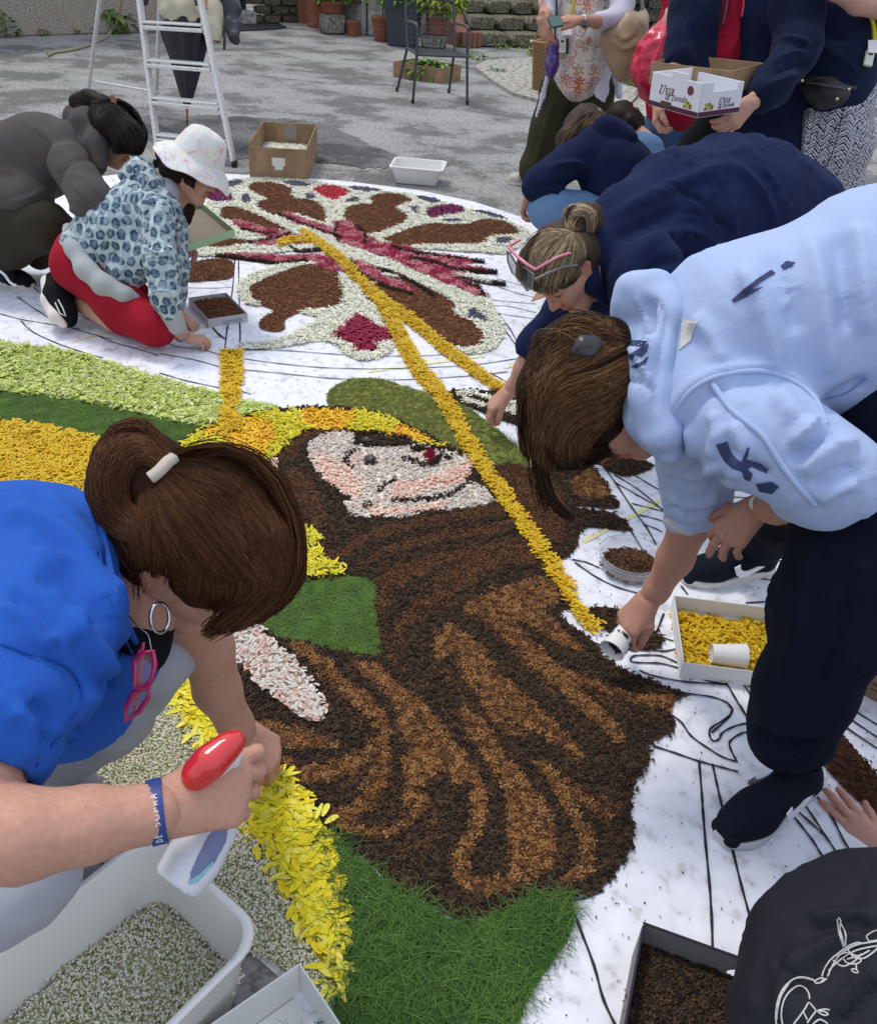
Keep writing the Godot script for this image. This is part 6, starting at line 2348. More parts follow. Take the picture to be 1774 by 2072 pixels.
# a sports shoe: sole and upper, from heel to toe on level ground
func shoe(parent: Node,toe: Vector3,heel: Vector3,up: Vector3,upper_m: Material,sole_m: Material,lace_m: Material,k := 1.0) -> Transform3D:
	var z := (toe - heel).normalized()
	var x := up.cross(z).normalized()
	var y := z.cross(x)
	var len := toe.distance_to(heel) / .285
	var at := Transform3D(Basis(x, y, z).scaled_local(Vector3(k, k, len)), heel)
	var sg := Geo.new()
	var rings := []
	var outline := [[.0,.022,.0],[.012,.032,.0],[.06,.035,.0],[.12,.033,.003],[.19,.045,.004],[.235,.044,.002],[.268,.03,-.002],[.283,.012,-.004]]
	for lv in [[.0,.86],[.004,.93],[.012,.97],[.021,.95],[.023,.88]]:
		var ring := PackedVector3Array()
		for q in outline:
			ring.append(Vector3(q[2] + q[1] * lv[1],lv[0] + .004 * pow(maxf(.0,q[0] - .2) / .08,2.0) + (.004 if q[0] < .08 and lv[0] > .01 else .0),q[0]))
		for j in outline.size():
			var q: Array = outline[outline.size() - 1 - j]
			ring.append(Vector3(q[2] - q[1] * lv[1],lv[0] + .004 * pow(maxf(.0,q[0] - .2) / .08,2.0) + (.004 if q[0] < .08 and lv[0] > .01 else .0),q[0]))
		rings.append(ring)
	sg.loft(rings, true, true, true)
	part("sole", sg.mesh(), sole_m, parent, at)
	var f := Field.new()
	f.bone(Vector3(0,.05,.032),Vector3(0,.075,.05),.032,.034,.02)
	f.bone(Vector3(0,.046,.04),Vector3(.004,.04,.20),.031,.034,.03)
	f.bone(Vector3(.008,.04,.19),Vector3(.0,.036,.245),.036,.031,.03,Vector3.UP,1.15)
	f.bone(Vector3(-.014,.034,.18),Vector3(-.006,.034,.235),.028,.026,.03)
	f.bone(Vector3(0,.08,.06),Vector3(.002,.056,.16),.03,.026,.03)
	f.bone(Vector3(0,.125,.045),Vector3(0,.1,.05),.03,.022,.012,Vector3.ZERO,1.0,true)
	var ug := f.mesh(.006)
	for v in ug.v.size():
		ug.v[v].y = maxf(ug.v[v].y,.014)
	ug.smooth()
	part("upper", ug.mesh(), upper_m, parent, at)
	var tb := Field.new()
	tb.bone(Vector3(-.016,.024,.262),Vector3(.012,.024,.266),.019,.018,.02,Vector3.UP,1.1)
	part("toe_cap", tb.mesh(.005).mesh(), upper_m, parent, at)
	var tg := Geo.new()
	tg.tube(curve([Vector3(-.030,.074,.165),Vector3(-.018,.079,.178),Vector3(.0,.081,.184),Vector3(.02,.079,.178),Vector3(.031,.073,.165)],4),.0022,6)
	part("stitched_edge", tg.mesh(), upper_m, parent, at)
	if lace_m:
		for q in 5:
			var zz := .095 + q * .022
			var yy := .098 - q * .0105
			var lg := Geo.new()
			var tw := .006 if q % 2 == 0 else -.006
			lg.tube(curve([Vector3(-.026,yy - .010,zz - tw),Vector3(0,yy + .003,zz),Vector3(.026,yy - .010,zz + tw)],4),.0032,6)
			part("lace", lg.mesh(), lace_m, parent)
	return at

# a sewn seam: a thin cord that follows a form along a line noted in the picture
func seam(p: Node, s: Surface, line: Array, m: Material, r := .0022) -> void:
	var raw := []
	for q in line:
		raw.append(Vector3(q[0],q[1],0))
	var ds := PackedFloat32Array()
	var pts := PackedVector3Array()
	for q in curve(raw, 5):
		var d := s.at(q.x, q.y)
		if d > .0:
			ds.append(d)
			pts.append(q)
	var path := PackedVector3Array()
	for k in pts.size():
		var d := .0
		var n := 0
		for j in range(maxi(0,k - 2),mini(pts.size(),k + 3)):
			d += ds[j]
			n += 1
		path.append(px(pts[k].x,pts[k].y,d / n - r * .2))
	if path.size() > 2:
		var g := Geo.new()
		g.tube(path, r, 8)
		part("seam", g.mesh(), m, p)

# keeps hair off the face and the ears
func bare(f: Field, at: Transform3D, k := 1.0) -> void:
	f.bone(at * Vector3(0,.0,.155),at * Vector3(0,-.06,.15),.072 * k,.08 * k,.02,Vector3.ZERO,1.0,true)
	for s in [-1.0,1.0]:
		f.bone(at * Vector3(s * .112,.0,.002),at * Vector3(s * .11,-.035,.02),.040 * k,.050 * k,.012,Vector3.ZERO,1.0,true)

# a part that is made of sub-parts
func holder(called: String, parent: Node) -> Node3D:
	var o := Node3D.new()
	var k := 0
	var nm := called
	while parent.has_node(nm):
		k += 1
		nm = "%s_%03d" % [called,k]
	o.name = nm
	parent.add_child(o, true)
	return o

# joints along a limb in the picture: each is [x,y,d,radius]
func limb(f: Field,pts: Array,k := .04,n := Vector3.ZERO,q := 1.0) -> void:
	for j in pts.size() - 1:
		var a: Array = pts[j]
		var b: Array = pts[j + 1]
		f.bone(px(a[0],a[1],a[2]),px(b[0],b[1],b[2]),a[3],b[3],k,n,q)

func ball(f: Field, x: float, y: float, d: float, r: float, k := .04) -> void:
	var p := px(x, y, d)
	f.bone(p,p + Vector3(0,.001,0),r,r,k)

func dir(r: float, u: float, f: float) -> Vector3:
	return (cam_right * r - cam_down * u + cam_fwd * f).normalized()

func build_people() -> void:
	skin_spots = noise_tex(41,.05,256,[Color(.96,.92,.91),Color(1,1,1)],[.2,.8],3)
	make_head()
	blue_shirt_woman()
	pale_hoodie_woman()
	navy_sweatshirt_woman()
	far_people()

func blue_shirt_woman() -> void:
	var p := person("person in a royal blue t-shirt with an auburn bun, squatting with a spray bottle")
	var sk := skin(lin(.54,.303,.216))
	var at := head_at(px(386,1118,1.2),dir(.72,-.62,.12),dir(.5,.62,-.55))
	# body: head, neck, both arms and hands in one skin
	var f := Field.new()
	limb(f,[[350,1140,1.2,.056],[270,1170,1.22,.058],[160,1190,1.22,.075],[-200,1290,1.42,.1]],.03)
	limb(f,[[285,1240,1.2,.05],[200,1220,1.2,.07]],.03)
	limb(f,[[90,1250,1.05,.05],[-40,1500,.93,.052],[-85,1690,.87,.047]],.03)
	limb(f,[[-85,1690,.87,.044],[40,1690,.875,.0435],[180,1668,.9,.036],[300,1646,.925,.0275],[325,1641,.935,.0265]],.02)
	limb(f,[[290,1150,1.36,.05],[380,1235,1.48,.047],[418,1310,1.58,.047],[440,1395,1.66,.043],[476,1464,1.725,.033],[488,1480,1.74,.030]],.02)
	var g := f.mesh(.010)
	g.colored = true
	g.add(head_form, at)
	hand(g,px(322,1641,.935),dir(.76,.12,.45),dir(.35,.3,-.9),true,[[.35,.9,.6],[.75,1.3,.8],[.85,1.35,.8],[.9,1.35,.8]],[.45,.2,1.2],1.0,.04)
	var tips := hand(g,px(490,1479,1.75),dir(.66,-.62,.34),dir(.45,.55,-.7),false,[[.75,.55,.3],[.85,.75,.4],[.95,.9,.5],[1.05,1.0,.5]],[.35,-.1,.5],1.0,.05)
	part("body", g.mesh(), sk, p)
	nail("fingernail",tips[4],mat(lin(.55,.02,.16),.2,.6),p)
	# t-shirt
	f = Field.new()
	limb(f,[[196,1130,1.2,.085],[60,1190,1.24,.145],[-60,1220,1.3,.165],[-320,1270,1.48,.17]],.05)
	limb(f,[[185,1300,1.19,.085],[120,1360,1.2,.105],[-160,1390,1.34,.14]],.06)
	limb(f,[[240,1200,1.3,.075],[120,1230,1.3,.12]],.05)
	limb(f,[[110,1210,1.10,.08],[40,1340,1.0,.081],[-40,1470,.94,.075],[-50,1492,.935,.071]],.06)
	limb(f,[[290,1150,1.36,.06],[345,1205,1.43,.058]],.03)
	f.bone(px(-80,1690,.88),px(-56,1592,.905),.06,.058,.008,Vector3.ZERO,1.0,true)
	f.bone(px(310,1135,1.17),px(262,1262,1.15),.05,.045,.012,Vector3.ZERO,1.0,true)
	g = f.mesh(.0065)
	rumple(g,.004,.16,3,Vector3(.7,1.5,1.3),.005)
	folds(g,[
		[-.006,.012,[0,1303],[56,1322],[128,1344],[162,1382],[164,1423],[132,1476],[94,1525]],[.012,.016,[10,1035],[60,1047],[113,1070],[158,1115],[200,1200],[215,1260]],[-.009,.014,[60,1075],[110,1098],[150,1140],[190,1210]],
		[.011,.015,[40,1118],[90,1135],[143,1145],[196,1205],[233,1269],[255,1330]],[-.009,.012,[70,1165],[130,1172],[170,1210],[205,1270]],[.010,.013,[169,1225],[158,1269],[196,1325],[240,1382]],[-.008,.01,[150,1290],[180,1340],[230,1400]],
		[.007,.012,[90,1010],[140,1040],[180,1090],[205,1130]],[-.007,.012,[20,1200],[70,1230],[110,1290]],[.008,.012,[0,1230],[60,1255],[110,1320]],[.008,.012,[20,1430],[60,1470],[60,1540]],[-.007,.01,[60,1420],[95,1455],[80,1520]],[.007,.014,[200,1400],[150,1450],[110,1500]],[-.007,.012,[230,1420],[180,1475],[120,1515]],
		])
	var blue := cloth(lin(.026,.110,.47),60,.3)
	part("t_shirt", g.mesh(), blue, p)
	var shirt := surface_of([g])
	var stitch := cloth(lin(.018,.08,.36),60,.2)
	seam(p,shirt,[[-40,1296],[0,1303],[56,1322],[128,1344],[162,1382],[164,1423],[132,1476],[94,1525]],stitch,.0018)
	seam(p,shirt,[[196,1000],[206,1060],[218,1120],[232,1190],[258,1262],[284,1318]],blue,.0042)
	seam(p,shirt,[[182,1000],[192,1060],[204,1125],[218,1195],[244,1270],[272,1330]],stitch,.0012)
	seam(p,shirt,[[-40,1600],[0,1596],[38,1578],[80,1545]],stitch,.0014)
	f = Field.new()
	limb(f,[[282,1250,1.2,.045],[268,1300,1.2,.045],[180,1260,1.25,.06]],.03)
	part("black_undershirt",f.mesh(.009).mesh(),cloth(lin(.012,.012,.014)),p)
	# trousers
	f = Field.new()
	limb(f,[[-340,1330,1.5,.17],[-250,1450,1.4,.13],[-20,1775,1.2,.085],[55,1770,1.18,.060],[-160,1880,1.36,.07],[-260,1960,1.5,.06]],.04)
	limb(f,[[-250,1250,1.6,.14],[60,1290,1.56,.09],[300,1325,1.52,.062],[318,1330,1.52,.058],[230,1450,1.62,.066],[110,1545,1.74,.058]],.03)
	g = f.mesh(.011)
	rumple(g,.006,.09,8)
	part("trousers",g.mesh(),cloth(lin(.42,.43,.46)),p)
	var grey := cloth(lin(.32,.32,.37))
	var toe := gp(204,1612)
	var sh := holder("shoe", p)
	shoe(sh,toe,toe + Vector3(-.265,0,-.05),Vector3.UP,grey,mat(lin(.66,.66,.64),.6),M.white,1.05)
	var sh2 := holder("shoe", p)
	shoe(sh2,gp(-190,2010),gp(-190,2010) + Vector3(-.26,0,-.04),Vector3.UP,grey,mat(lin(.66,.66,.64),.6),M.white,1.05)
	# hair
	var hm := hair_mat()
	f = Field.new()
	var c := at * Vector3(0,.043,-.012)
	f.bone(c,at * Vector3(0,.045,.012),.106,.092,.03)
	f.bone(at * Vector3(0,-.02,-.06),c,.07,.09,.03)
	bare(f, at)
	limb(f,[[470,1060,1.14,.066],[532,1110,1.12,.040],[535,1165,1.12,.030],[500,1210,1.13,.018],[475,1235,1.14,.006]],.025)
	limb(f,[[330,985,1.15,.03],[302,935,1.13,.036],[262,938,1.13,.040],[242,990,1.14,.038],[254,1040,1.15,.03],[292,1075,1.15,.028]],.022)
	limb(f,[[235,1090,1.2,.035],[255,1140,1.22,.03]],.02)
	g = f.mesh(.008)
	g.colored = true
	g.c.fill(Color(.034,.0145,.0075))
	var hs := surface_of([g])
	part("hair", g.mesh(), hm, p)
	var brown := [Color(.070,.029,.013),Color(.056,.023,.010),Color(.088,.038,.017),Color(.11,.05,.022),Color(.045,.019,.009)]
	g = strands(hs,[[[338,930],[430,904],[528,930],[590,1012],[612,1105],[604,1180],[550,1236]],[[338,938],[420,917],[510,945],[560,1020],[595,1110],[590,1180],[535,1238]],[[338,950],[420,950],[500,1000],[560,1090],[582,1150],[562,1212],[500,1258]],[[335,962],[400,990],[470,1050],[530,1130],[560,1178],[530,1228],[470,1268]],[[330,972],[380,1020],[430,1080],[490,1150],[522,1190],[490,1236],[440,1270]]],4200,.00055,brown,5,.004,8.0)
	g = strands(hs,[[[330,972],[380,1020],[430,1080],[480,1140],[505,1175]],[[322,985],[350,1040],[395,1100],[430,1150],[455,1180]],[[305,1000],[315,1060],[340,1120],[365,1160]],[[290,1005],[275,1070],[262,1120],[255,1150]]],2000,.00055,brown,6,.004,8.0,g)
	g = strands(hs,[[[340,918],[300,856],[236,862],[186,930],[186,1012],[228,1082],[292,1098]],[[340,925],[300,868],[240,872],[196,935],[196,1010],[235,1072],[295,1088]],[[338,935],[300,890],[252,888],[212,945],[212,1010],[250,1060],[300,1075]],[[335,945],[300,915],[260,915],[232,960],[235,1015],[265,1050],[305,1055]],[[332,955],[305,935],[275,940],[255,975],[262,1020],[290,1035],[315,1020]]],2600,.00055,brown,7,.004,6.0,g)
	g = strands(hs,[[[560,1170],[570,1205],[545,1240],[500,1262]],[[520,1190],[520,1225],[480,1258],[420,1290]],[[470,1190],[455,1225],[430,1260],[415,1275]]],260,.0006,brown,9,.002,9.0,g)
	g = strands(hs,[[[330,930],[420,895],[530,920],[600,1010]],[[430,905],[540,925],[610,1030],[622,1110]],[[300,1000],[330,1080],[345,1150],[330,1200]],[[250,1080],[250,1130],[262,1180],[270,1210]]],160,.0005,brown,10,.006,14.0,g)
	g = strands(hs,[[[470,1080],[500,1130],[505,1180],[480,1235]],[[420,1060],[445,1130],[452,1190],[440,1236]],[[380,1050],[395,1110],[398,1170],[390,1218]],[[345,1060],[352,1120],[354,1165],[350,1195]]],1500,.00055,brown,19,.003,7.0,g)
	part("hair_strands", g.mesh(), hm, p)
	var tg := Geo.new()
	var tie := []
	for q in [[352,926],[338,938],[322,955],[305,968]]:
		var d := hs.at(q[0],q[1])
		tie.append(px(q[0],q[1],(d if d > .5 else 1.12) - .006))
	tg.tube(curve(tie,4),.0085,8)
	part("hair_tie",tg.mesh(),cloth(lin(.62,.53,.44)),p)
	# earring, necklace, wristband
	var silver := mat(lin(.55,.55,.57),.18)
	silver.metallic = 1.0
	var ring := []
	for k in 25:
		var a := TAU * k / 24.0
		ring.append(px(324 + 19 * cos(a), 1250 + 30 * sin(a), 1.105 + .012 * cos(a)))
	part("hoop_earring",tube_mesh(ring,.0026,8),silver,p)
	var chain := []
	for q in [[240,1200,1.15],[258,1240,1.14],[280,1268,1.13],[300,1285,1.13],[306,1315,1.13]]:
		chain.append(px(q[0],q[1],q[2]))
	part("necklace",tube_mesh(Array(curve(chain,6)),.0009,6),silver,p)
	band(p,px(318,1642,.932),dir(.93,.12,.3),.0325,.016)
	# reading glasses hanging from the neckline
	var gl := thing("reading_glasses", "magenta framed reading glasses hanging folded from the blue neckline", "glasses")
	var mg := mat(lin(.45,.012,.11),.25,.6)
	var lens := mat(Color(.9,.75,.6,.25),.05)
	lens.transparency = BaseMaterial3D.TRANSPARENCY_ALPHA
	for o in [[[272,1338],[288,1322],[310,1318],[314,1345],[306,1380],[274,1392]],[[270,1402],[304,1388],[300,1412],[282,1440],[254,1458],[256,1430]]]:
		var loop := []
		var mid := Vector3.ZERO
		for q in o:
			loop.append(px(q[0],q[1],1.10))
			mid += loop[-1] / o.size()
		var pg := Geo.new()
		for k in loop.size():
			pg.tri(mid,loop[(k + 1) % loop.size()],loop[k])
		loop.append(loop[0])
		part("lens", pg.mesh(), lens, gl)
		part("frame",tube_mesh(loop,.0034,8),mg,gl)
	part("bridge",tube_mesh([px(276,1390,1.098),px(290,1394,1.098),px(304,1386,1.098)],.0036,8),mg,gl)
	part("temple",tube_mesh([px(276,1330,1.108),px(290,1300,1.112),px(284,1370,1.106),px(272,1440,1.105)],.0026,6),mg,gl)
	spray_bottle()

# a printed silicone wristband
func band(p: Node3D,at: Vector3,axis: Vector3,r: float,w: float) -> void:
	var x := axis.normalized()
	var y := (cam_down * -1.0).slide(x).normalized()
	var z := x.cross(y)
	var g := Geo.new()
	var rings := []
	for q in [[-w / 2,.0],[-w / 2,.0018],[w / 2,.0018],[w / 2,.0]]:
		var ring := PackedVector3Array()
		for k in 32:
			var a := TAU * k / 32
			ring.append(at + x * q[0] + (y * cos(a) + z * sin(a)) * (r + q[1]))
		rings.append(ring)
	g.loft(rings, true)
	part("wristband",g.mesh(),mat(lin(.03,.055,.22),.5),p)
	var word := "E DE SOPRA"
	var toward := -cam_fwd
	var a0 := atan2(toward.dot(z), toward.dot(y))
	for k in word.length():
		if word[k] == " ":
			continue
		var t := TextMesh.new()
		t.text = word[k]
		t.font_size = 32
		t.pixel_size = .00028
		t.depth = .0004
		var sf := SystemFont.new()
		sf.font_names = ["Droid Sans"]
		t.font = sf
		var ang := a0 + .55 - (word.length() - 1 - k) * .215
		ang = a0 - .72 + (word.length() - 1 - k) * .205
		var nrm := y * cos(ang) + z * sin(ang)
		var along := (-y * sin(ang) + z * cos(ang)) * -1.0
		var o := part("letter", t, M.white, p, Transform3D(Basis(along, nrm.cross(along), nrm), at + nrm * (r + .0026)))
		o.set_meta("kind", "thing")

func spray_bottle() -> void:
	var b := thing("spray_bottle", "white spray bottle with a glossy red trigger head held over the white tub", "spray bottle")
	var red := mat(lin(.62,.012,.010),.12,.6)
	red.clearcoat_enabled = true
	red.clearcoat = .6
	var f := Field.new()
	limb(f,[[400,1566,.945,.0142],[426,1541,.945,.0150],[464,1508,.955,.0102],[478,1497,.96,.0085]],.02)
	limb(f,[[396,1571,.945,.0138],[400,1566,.945,.0145]],.01)
	part("trigger_head", f.mesh(.0035).mesh(), red, b)
	f = Field.new()
	limb(f,[[414,1578,.965,.014],[472,1526,.975,.009]],.02)
	limb(f,[[474,1528,.975,.006],[478,1562,.985,.005],[470,1590,.99,.004]],.008)
	part("trigger",f.mesh(.0035).mesh(),mat(lin(.7,.7,.68),.3),b)
	f = Field.new()
	limb(f,[[428,1575,.985,.016],[440,1630,1.015,.0175],[428,1680,1.015,.0255],[394,1735,1.0,.0285],[362,1780,.985,.029]],.016,dir(.3,.3,-.85),1.1)
	f.bone(px(320,1838,.975),px(314,1848,.975),.038,.045,.008,Vector3.ZERO,1.0,true)
	var g := f.mesh(.004)
	part("bottle",g.mesh(),mat(lin(.66,.67,.70),.3,.5),b)
	var s := surface_of([g],2.0)
	printed("label_sheet",s,[[[420,1694],[440,1672],[462,1672],[458,1702],[434,1748],[402,1784],[384,1790],[386,1766],[402,1730]]],mat(lin(.17,.19,.33),.35),b,.0008)
	printed("label_wave",s,[[[430,1744],[434,1748],[402,1784],[384,1790],[384,1780],[406,1768]]],mat(lin(.25,.48,.58),.35),b,.0014)

func pale_hoodie_woman() -> void:
	var p := person("person in a pale blue hoodie and navy trousers bending over with a paper cup")
	var sk := skin(lin(.46,.248,.173))
	var at := head_at(px(1242,812,1.66),dir(-.35,-.85,.2),dir(-.85,.3,-.3))
	var f := Field.new()
	limb(f,[[1270,790,1.66,.056],[1340,750,1.64,.058],[1440,730,1.63,.09],[1800,640,1.6,.12]],.03)
	limb(f,[[1410,850,1.75,.05],[1412,980,1.87,.046],[1395,1060,1.95,.044],[1365,1130,2.03,.0405],[1328,1195,2.09,.029],[1318,1207,2.1,.027]],.02)
	limb(f,[[1450,810,1.52,.05],[1700,955,1.46,.05],[1640,1005,1.53,.044],[1570,1022,1.66,.034],[1535,1025,1.73,.027]],.02)
	var g := f.mesh(.010)
	g.colored = true
	g.add(head_form, at)
	hand(g,px(1316,1208,2.1),dir(-.62,-.72,.05),dir(-.55,.35,-.75),true,[[.65,.65,.4],[.7,.75,.45],[.75,.8,.5],[.85,.85,.5]],[.5,.5,.75],1.0,.04)
	hand(g,px(1532,1026,1.735),dir(-.5,-.62,.45),dir(-.4,.35,-.8),false,[[.55,.45,.3],[.35,.3,.2],[.4,.4,.3],[.55,.5,.3]],[.7,.3,.3],.98,.1)
	part("body", g.mesh(), sk, p)
	# hoodie
	f = Field.new()
	limb(f,[[1395,735,1.63,.11],[1480,690,1.61,.155],[1580,672,1.6,.165],[1774,615,1.58,.19],[1960,600,1.6,.2]],.05)
	limb(f,[[1330,735,1.65,.075],[1420,735,1.63,.12]],.04)
	limb(f,[[1430,800,1.55,.095],[1540,880,1.49,.088],[1640,935,1.46,.078],[1700,962,1.455,.066],[1660,990,1.49,.060],[1615,1008,1.545,.046]],.035)
	limb(f,[[1400,850,1.7,.085],[1410,930,1.83,.074],[1408,1000,1.9,.066],[1392,1050,1.95,.054]],.035)
	f.bone(px(1378,1115,2.0),px(1386,1085,1.97),.05,.047,.006,Vector3.ZERO,1.0,true)
	f.bone(px(1560,1026,1.66),px(1588,1018,1.6),.045,.042,.006,Vector3.ZERO,1.0,true)
	g = f.mesh(.0068)
	rumple(g,.005,.24,5,Vector3(1.5,.8,1.3),.006)
	folds(g,[
		[.006,.014,[1340,930],[1345,870],[1380,796],[1440,756],[1530,742],[1590,756],[1645,794],[1672,860]],[-.007,.013,[1366,935],[1374,876],[1403,822],[1450,786],[1530,770],[1590,784]],
		[.013,.016,[1620,960],[1650,930],[1690,900],[1735,905]],[-.010,.012,[1600,930],[1640,900],[1690,872]],[.012,.014,[1600,900],[1630,870],[1650,850]],[.012,.013,[1650,1010],[1690,985],[1735,975]],[-.009,.010,[1640,985],[1690,955],[1740,945]],
		[.014,.024,[1490,540],[1530,600],[1555,680],[1570,750]],[-.007,.02,[1550,510],[1590,590],[1610,680]],[.014,.024,[1630,470],[1655,570],[1668,660],[1680,760]],[-.010,.02,[1690,470],[1705,570],[1712,680]],[.012,.022,[1735,450],[1745,560],[1750,680]],[.010,.02,[1400,640],[1440,680],[1460,740]],[-.010,.016,[1660,830],[1700,800],[1760,770]],[.010,.02,[1560,790],[1600,830],[1640,900]],[.012,.016,[1480,850],[1500,910],[1480,970]],
		[.009,.012,[1440,830],[1450,880],[1440,930]],[.010,.012,[1350,940],[1400,960],[1460,940]],[-.008,.010,[1350,965],[1400,985],[1465,965]],[.010,.011,[1355,1000],[1400,1020],[1462,1000]],[-.008,.009,[1355,1025],[1400,1042],[1450,1030]],[.008,.012,[1380,860],[1400,900],[1390,940]],[-.008,.01,[1480,900],[1520,940],[1560,960]],
		[-.005,.004,[1345,1048],[1390,1068],[1440,1058]]])
	var pale := cloth(lin(.43,.53,.76),60,.35)
	part("hoodie", g.mesh(), pale, p)
	var hs := surface_of([g])
	seam(p,hs,[[1346,935],[1350,872],[1386,802],[1442,764],[1530,750],[1590,764],[1645,802],[1672,858]],pale,.0042)
	seam(p,hs,[[1440,776],[1480,830],[1540,880],[1580,940],[1620,990],[1650,1020]],pale,.0055)
	seam(p,hs,[[1670,808],[1720,790],[1774,742]],cloth(lin(.20,.30,.58)),.0014)
	# hood, lying open on the shoulders
	f = Field.new()
	limb(f,[[1268,640,1.63,.03],[1292,592,1.6,.036],[1332,590,1.57,.03],[1345,640,1.55,.036],[1322,720,1.54,.038],[1318,800,1.53,.036],[1336,870,1.53,.036],[1352,905,1.55,.024]],.03)
	limb(f,[[1280,640,1.66,.03],[1300,700,1.62,.036],[1292,770,1.59,.036],[1312,850,1.58,.036],[1345,900,1.57,.026]],.03)
	limb(f,[[1270,690,1.62,.022],[1285,740,1.6,.03],[1290,790,1.58,.03]],.02)
	f.bone(px(1300,628,1.54),px(1308,690,1.53),.022,.016,.02,Vector3.ZERO,1.0,true)
	g = f.mesh(.007)
	rumple(g,.005,.07,15)
	folds(g,[[.007,.006,[1285,600],[1310,650],[1308,720],[1300,790]],[-.006,.006,[1325,600],[1345,660],[1330,740],[1326,830]],[.006,.005,[1270,700],[1300,740],[1322,780]],[-.006,.005,[1268,770],[1300,775],[1325,790]]])
	part("hood", g.mesh(), pale, p)
	var hood := surface_of([g])
	var print_m := mat(lin(.055,.07,.15),.8,.2)
	printed("printed_figure",hs,[[[1447,900],[1470,894],[1478,915],[1490,930],[1500,935],[1512,905],[1516,908],[1510,930],[1540,940],[1553,950],[1550,958],[1520,945],[1512,950],[1522,960],[1516,975],[1505,970],[1500,955],[1480,948],[1462,930]],[[1528,980],[1560,975],[1575,985],[1560,1000],[1535,995]]],print_m,p,.002,1.5)
	printed("printed_figure",hs,[[[1478,608],[1500,588],[1530,565],[1560,545],[1568,552],[1540,570],[1520,585],[1545,580],[1510,600],[1485,612]],[[1578,538],[1590,528],[1608,530],[1600,540],[1584,545]]],print_m,p,.002,1.5)
	printed("printed_emblem",hood,[[[1262,690],[1285,688],[1310,690],[1300,700],[1275,700]],[[1268,720],[1290,706],[1312,694],[1308,712],[1296,722],[1284,718],[1276,730]],[[1275,742],[1300,730],[1312,720],[1306,736],[1285,746]]],print_m,p,.002,1.5)
	printed("printed_stripes",hs,[[[1352,650],[1374,640],[1366,690],[1356,700]],[[1380,645],[1410,650],[1396,690],[1372,708],[1376,680]]],mat(lin(.62,.62,.55),.7),p,.002,2.0)
	var cuffs := Geo.new()
	cuffs.tube(curve([px(1350,1052,1.93),px(1368,1066,1.915),px(1392,1073,1.91),px(1418,1068,1.92),px(1434,1056,1.95)],4),.012,8)
	part("cuff",cuffs.mesh(),cloth(lin(.58,.57,.54)),p)
	# trousers
	f = Field.new()
	limb(f,[[1960,640,1.62,.2],[1880,800,1.56,.15],[1735,1140,1.6,.11],[1690,1240,1.64,.104],[1622,1400,1.74,.09],[1598,1470,1.79,.076],[1594,1484,1.80,.070]],.05)
	limb(f,[[1960,640,1.66,.19],[1900,830,1.74,.14],[1670,1000,2.0,.095],[1600,1035,2.2,.082],[1550,1075,2.42,.066],[1540,1090,2.46,.06]],.05)
	g = f.mesh(.010)
	rumple(g,.006,.14,25,Vector3(1,.6,1),.010)
	folds(g,[[.010,.012,[1530,1440],[1580,1475],[1650,1480]],[-.009,.010,[1525,1475],[1580,1505],[1650,1500]],[.008,.010,[1520,1500],[1570,1525],[1620,1520]],[.009,.014,[1640,1100],[1620,1230],[1580,1380]],[-.008,.013,[1720,1180],[1690,1300],[1650,1400]],[.009,.012,[1650,1080],[1700,1130],[1760,1150]]])
	part("trousers",g.mesh(),cloth(lin(.0085,.011,.022),60,.12),p)
	var black := cloth(lin(.012,.014,.024),60,.2)
	var sole := mat(lin(.62,.61,.58),.6)
	for q in [[[1450,1712],[1640,1586]],[[1374,1180],[1556,1156]]]:
		var s := holder("shoe", p)
		var toe := gp(q[0][0],q[0][1])
		var heel := gp(q[1][0],q[1][1])
		if s.name == "shoe":
			heel = toe + (heel - toe).normalized() * .285
		var ax := shoe(s, toe, heel, Vector3.UP, black, sole, black, 1.08)
		swoosh(s, ax, -1.0 if s.name != "shoe" else 1.0)
		swoosh(s, ax, 1.0 if s.name != "shoe" else -1.0)
	# hair
	var hm := hair_mat()
	f = Field.new()
	f.bone(at * Vector3(0,.043,-.014),at * Vector3(0,.05,.014),.106,.094,.03)
	f.bone(at * Vector3(0,-.01,-.065),at * Vector3(0,.04,-.02),.06,.09,.03)
	bare(f, at)
	limb(f,[[1130,720,1.62,.055],[1105,790,1.6,.05],[1108,880,1.62,.045],[1140,905,1.64,.04],[1190,910,1.66,.025]],.03)
	limb(f,[[1230,690,1.62,.045],[1170,690,1.6,.045],[1130,720,1.6,.04]],.03)
	g = f.mesh(.008)
	g.colored = true
	g.c.fill(Color(.018,.010,.006))
	var hr := surface_of([g])
	part("hair", g.mesh(), hm, p)
	var dark := [Color(.022,.012,.008),Color(.035,.018,.010),Color(.014,.009,.007),Color(.05,.026,.013)]
	var light := [Color(.13,.065,.027),Color(.095,.046,.02),Color(.17,.09,.04),Color(.065,.032,.015),Color(.04,.02,.010)]
	g = strands(hr,[[[1270,730],[1210,760],[1160,770],[1115,800],[1090,850],[1082,900]],[[1268,770],[1220,800],[1165,815],[1125,850],[1105,900],[1100,950]],[[1262,800],[1225,830],[1180,850],[1150,880],[1140,915],[1150,940]],[[1255,830],[1230,855],[1200,880],[1185,905],[1190,925]]],2600,.0007,light,11,.005,8.0)
	g = strands(hr,[[[1262,700],[1190,735],[1130,760],[1095,810],[1080,870]],[[1240,665],[1170,700],[1115,740],[1082,800],[1075,880]],[[1230,655],[1160,680],[1105,720],[1075,790],[1072,860]]],2000,.0007,light,12,.005,9.0,g)
	g = strands(hr,[[[1262,690],[1200,668],[1120,690],[1078,740],[1058,820],[1062,900]],[[1250,680],[1180,690],[1110,720],[1074,770],[1062,850],[1070,920]]],1500,.0007,dark + light.slice(0,2),17,.005,10.0,g)
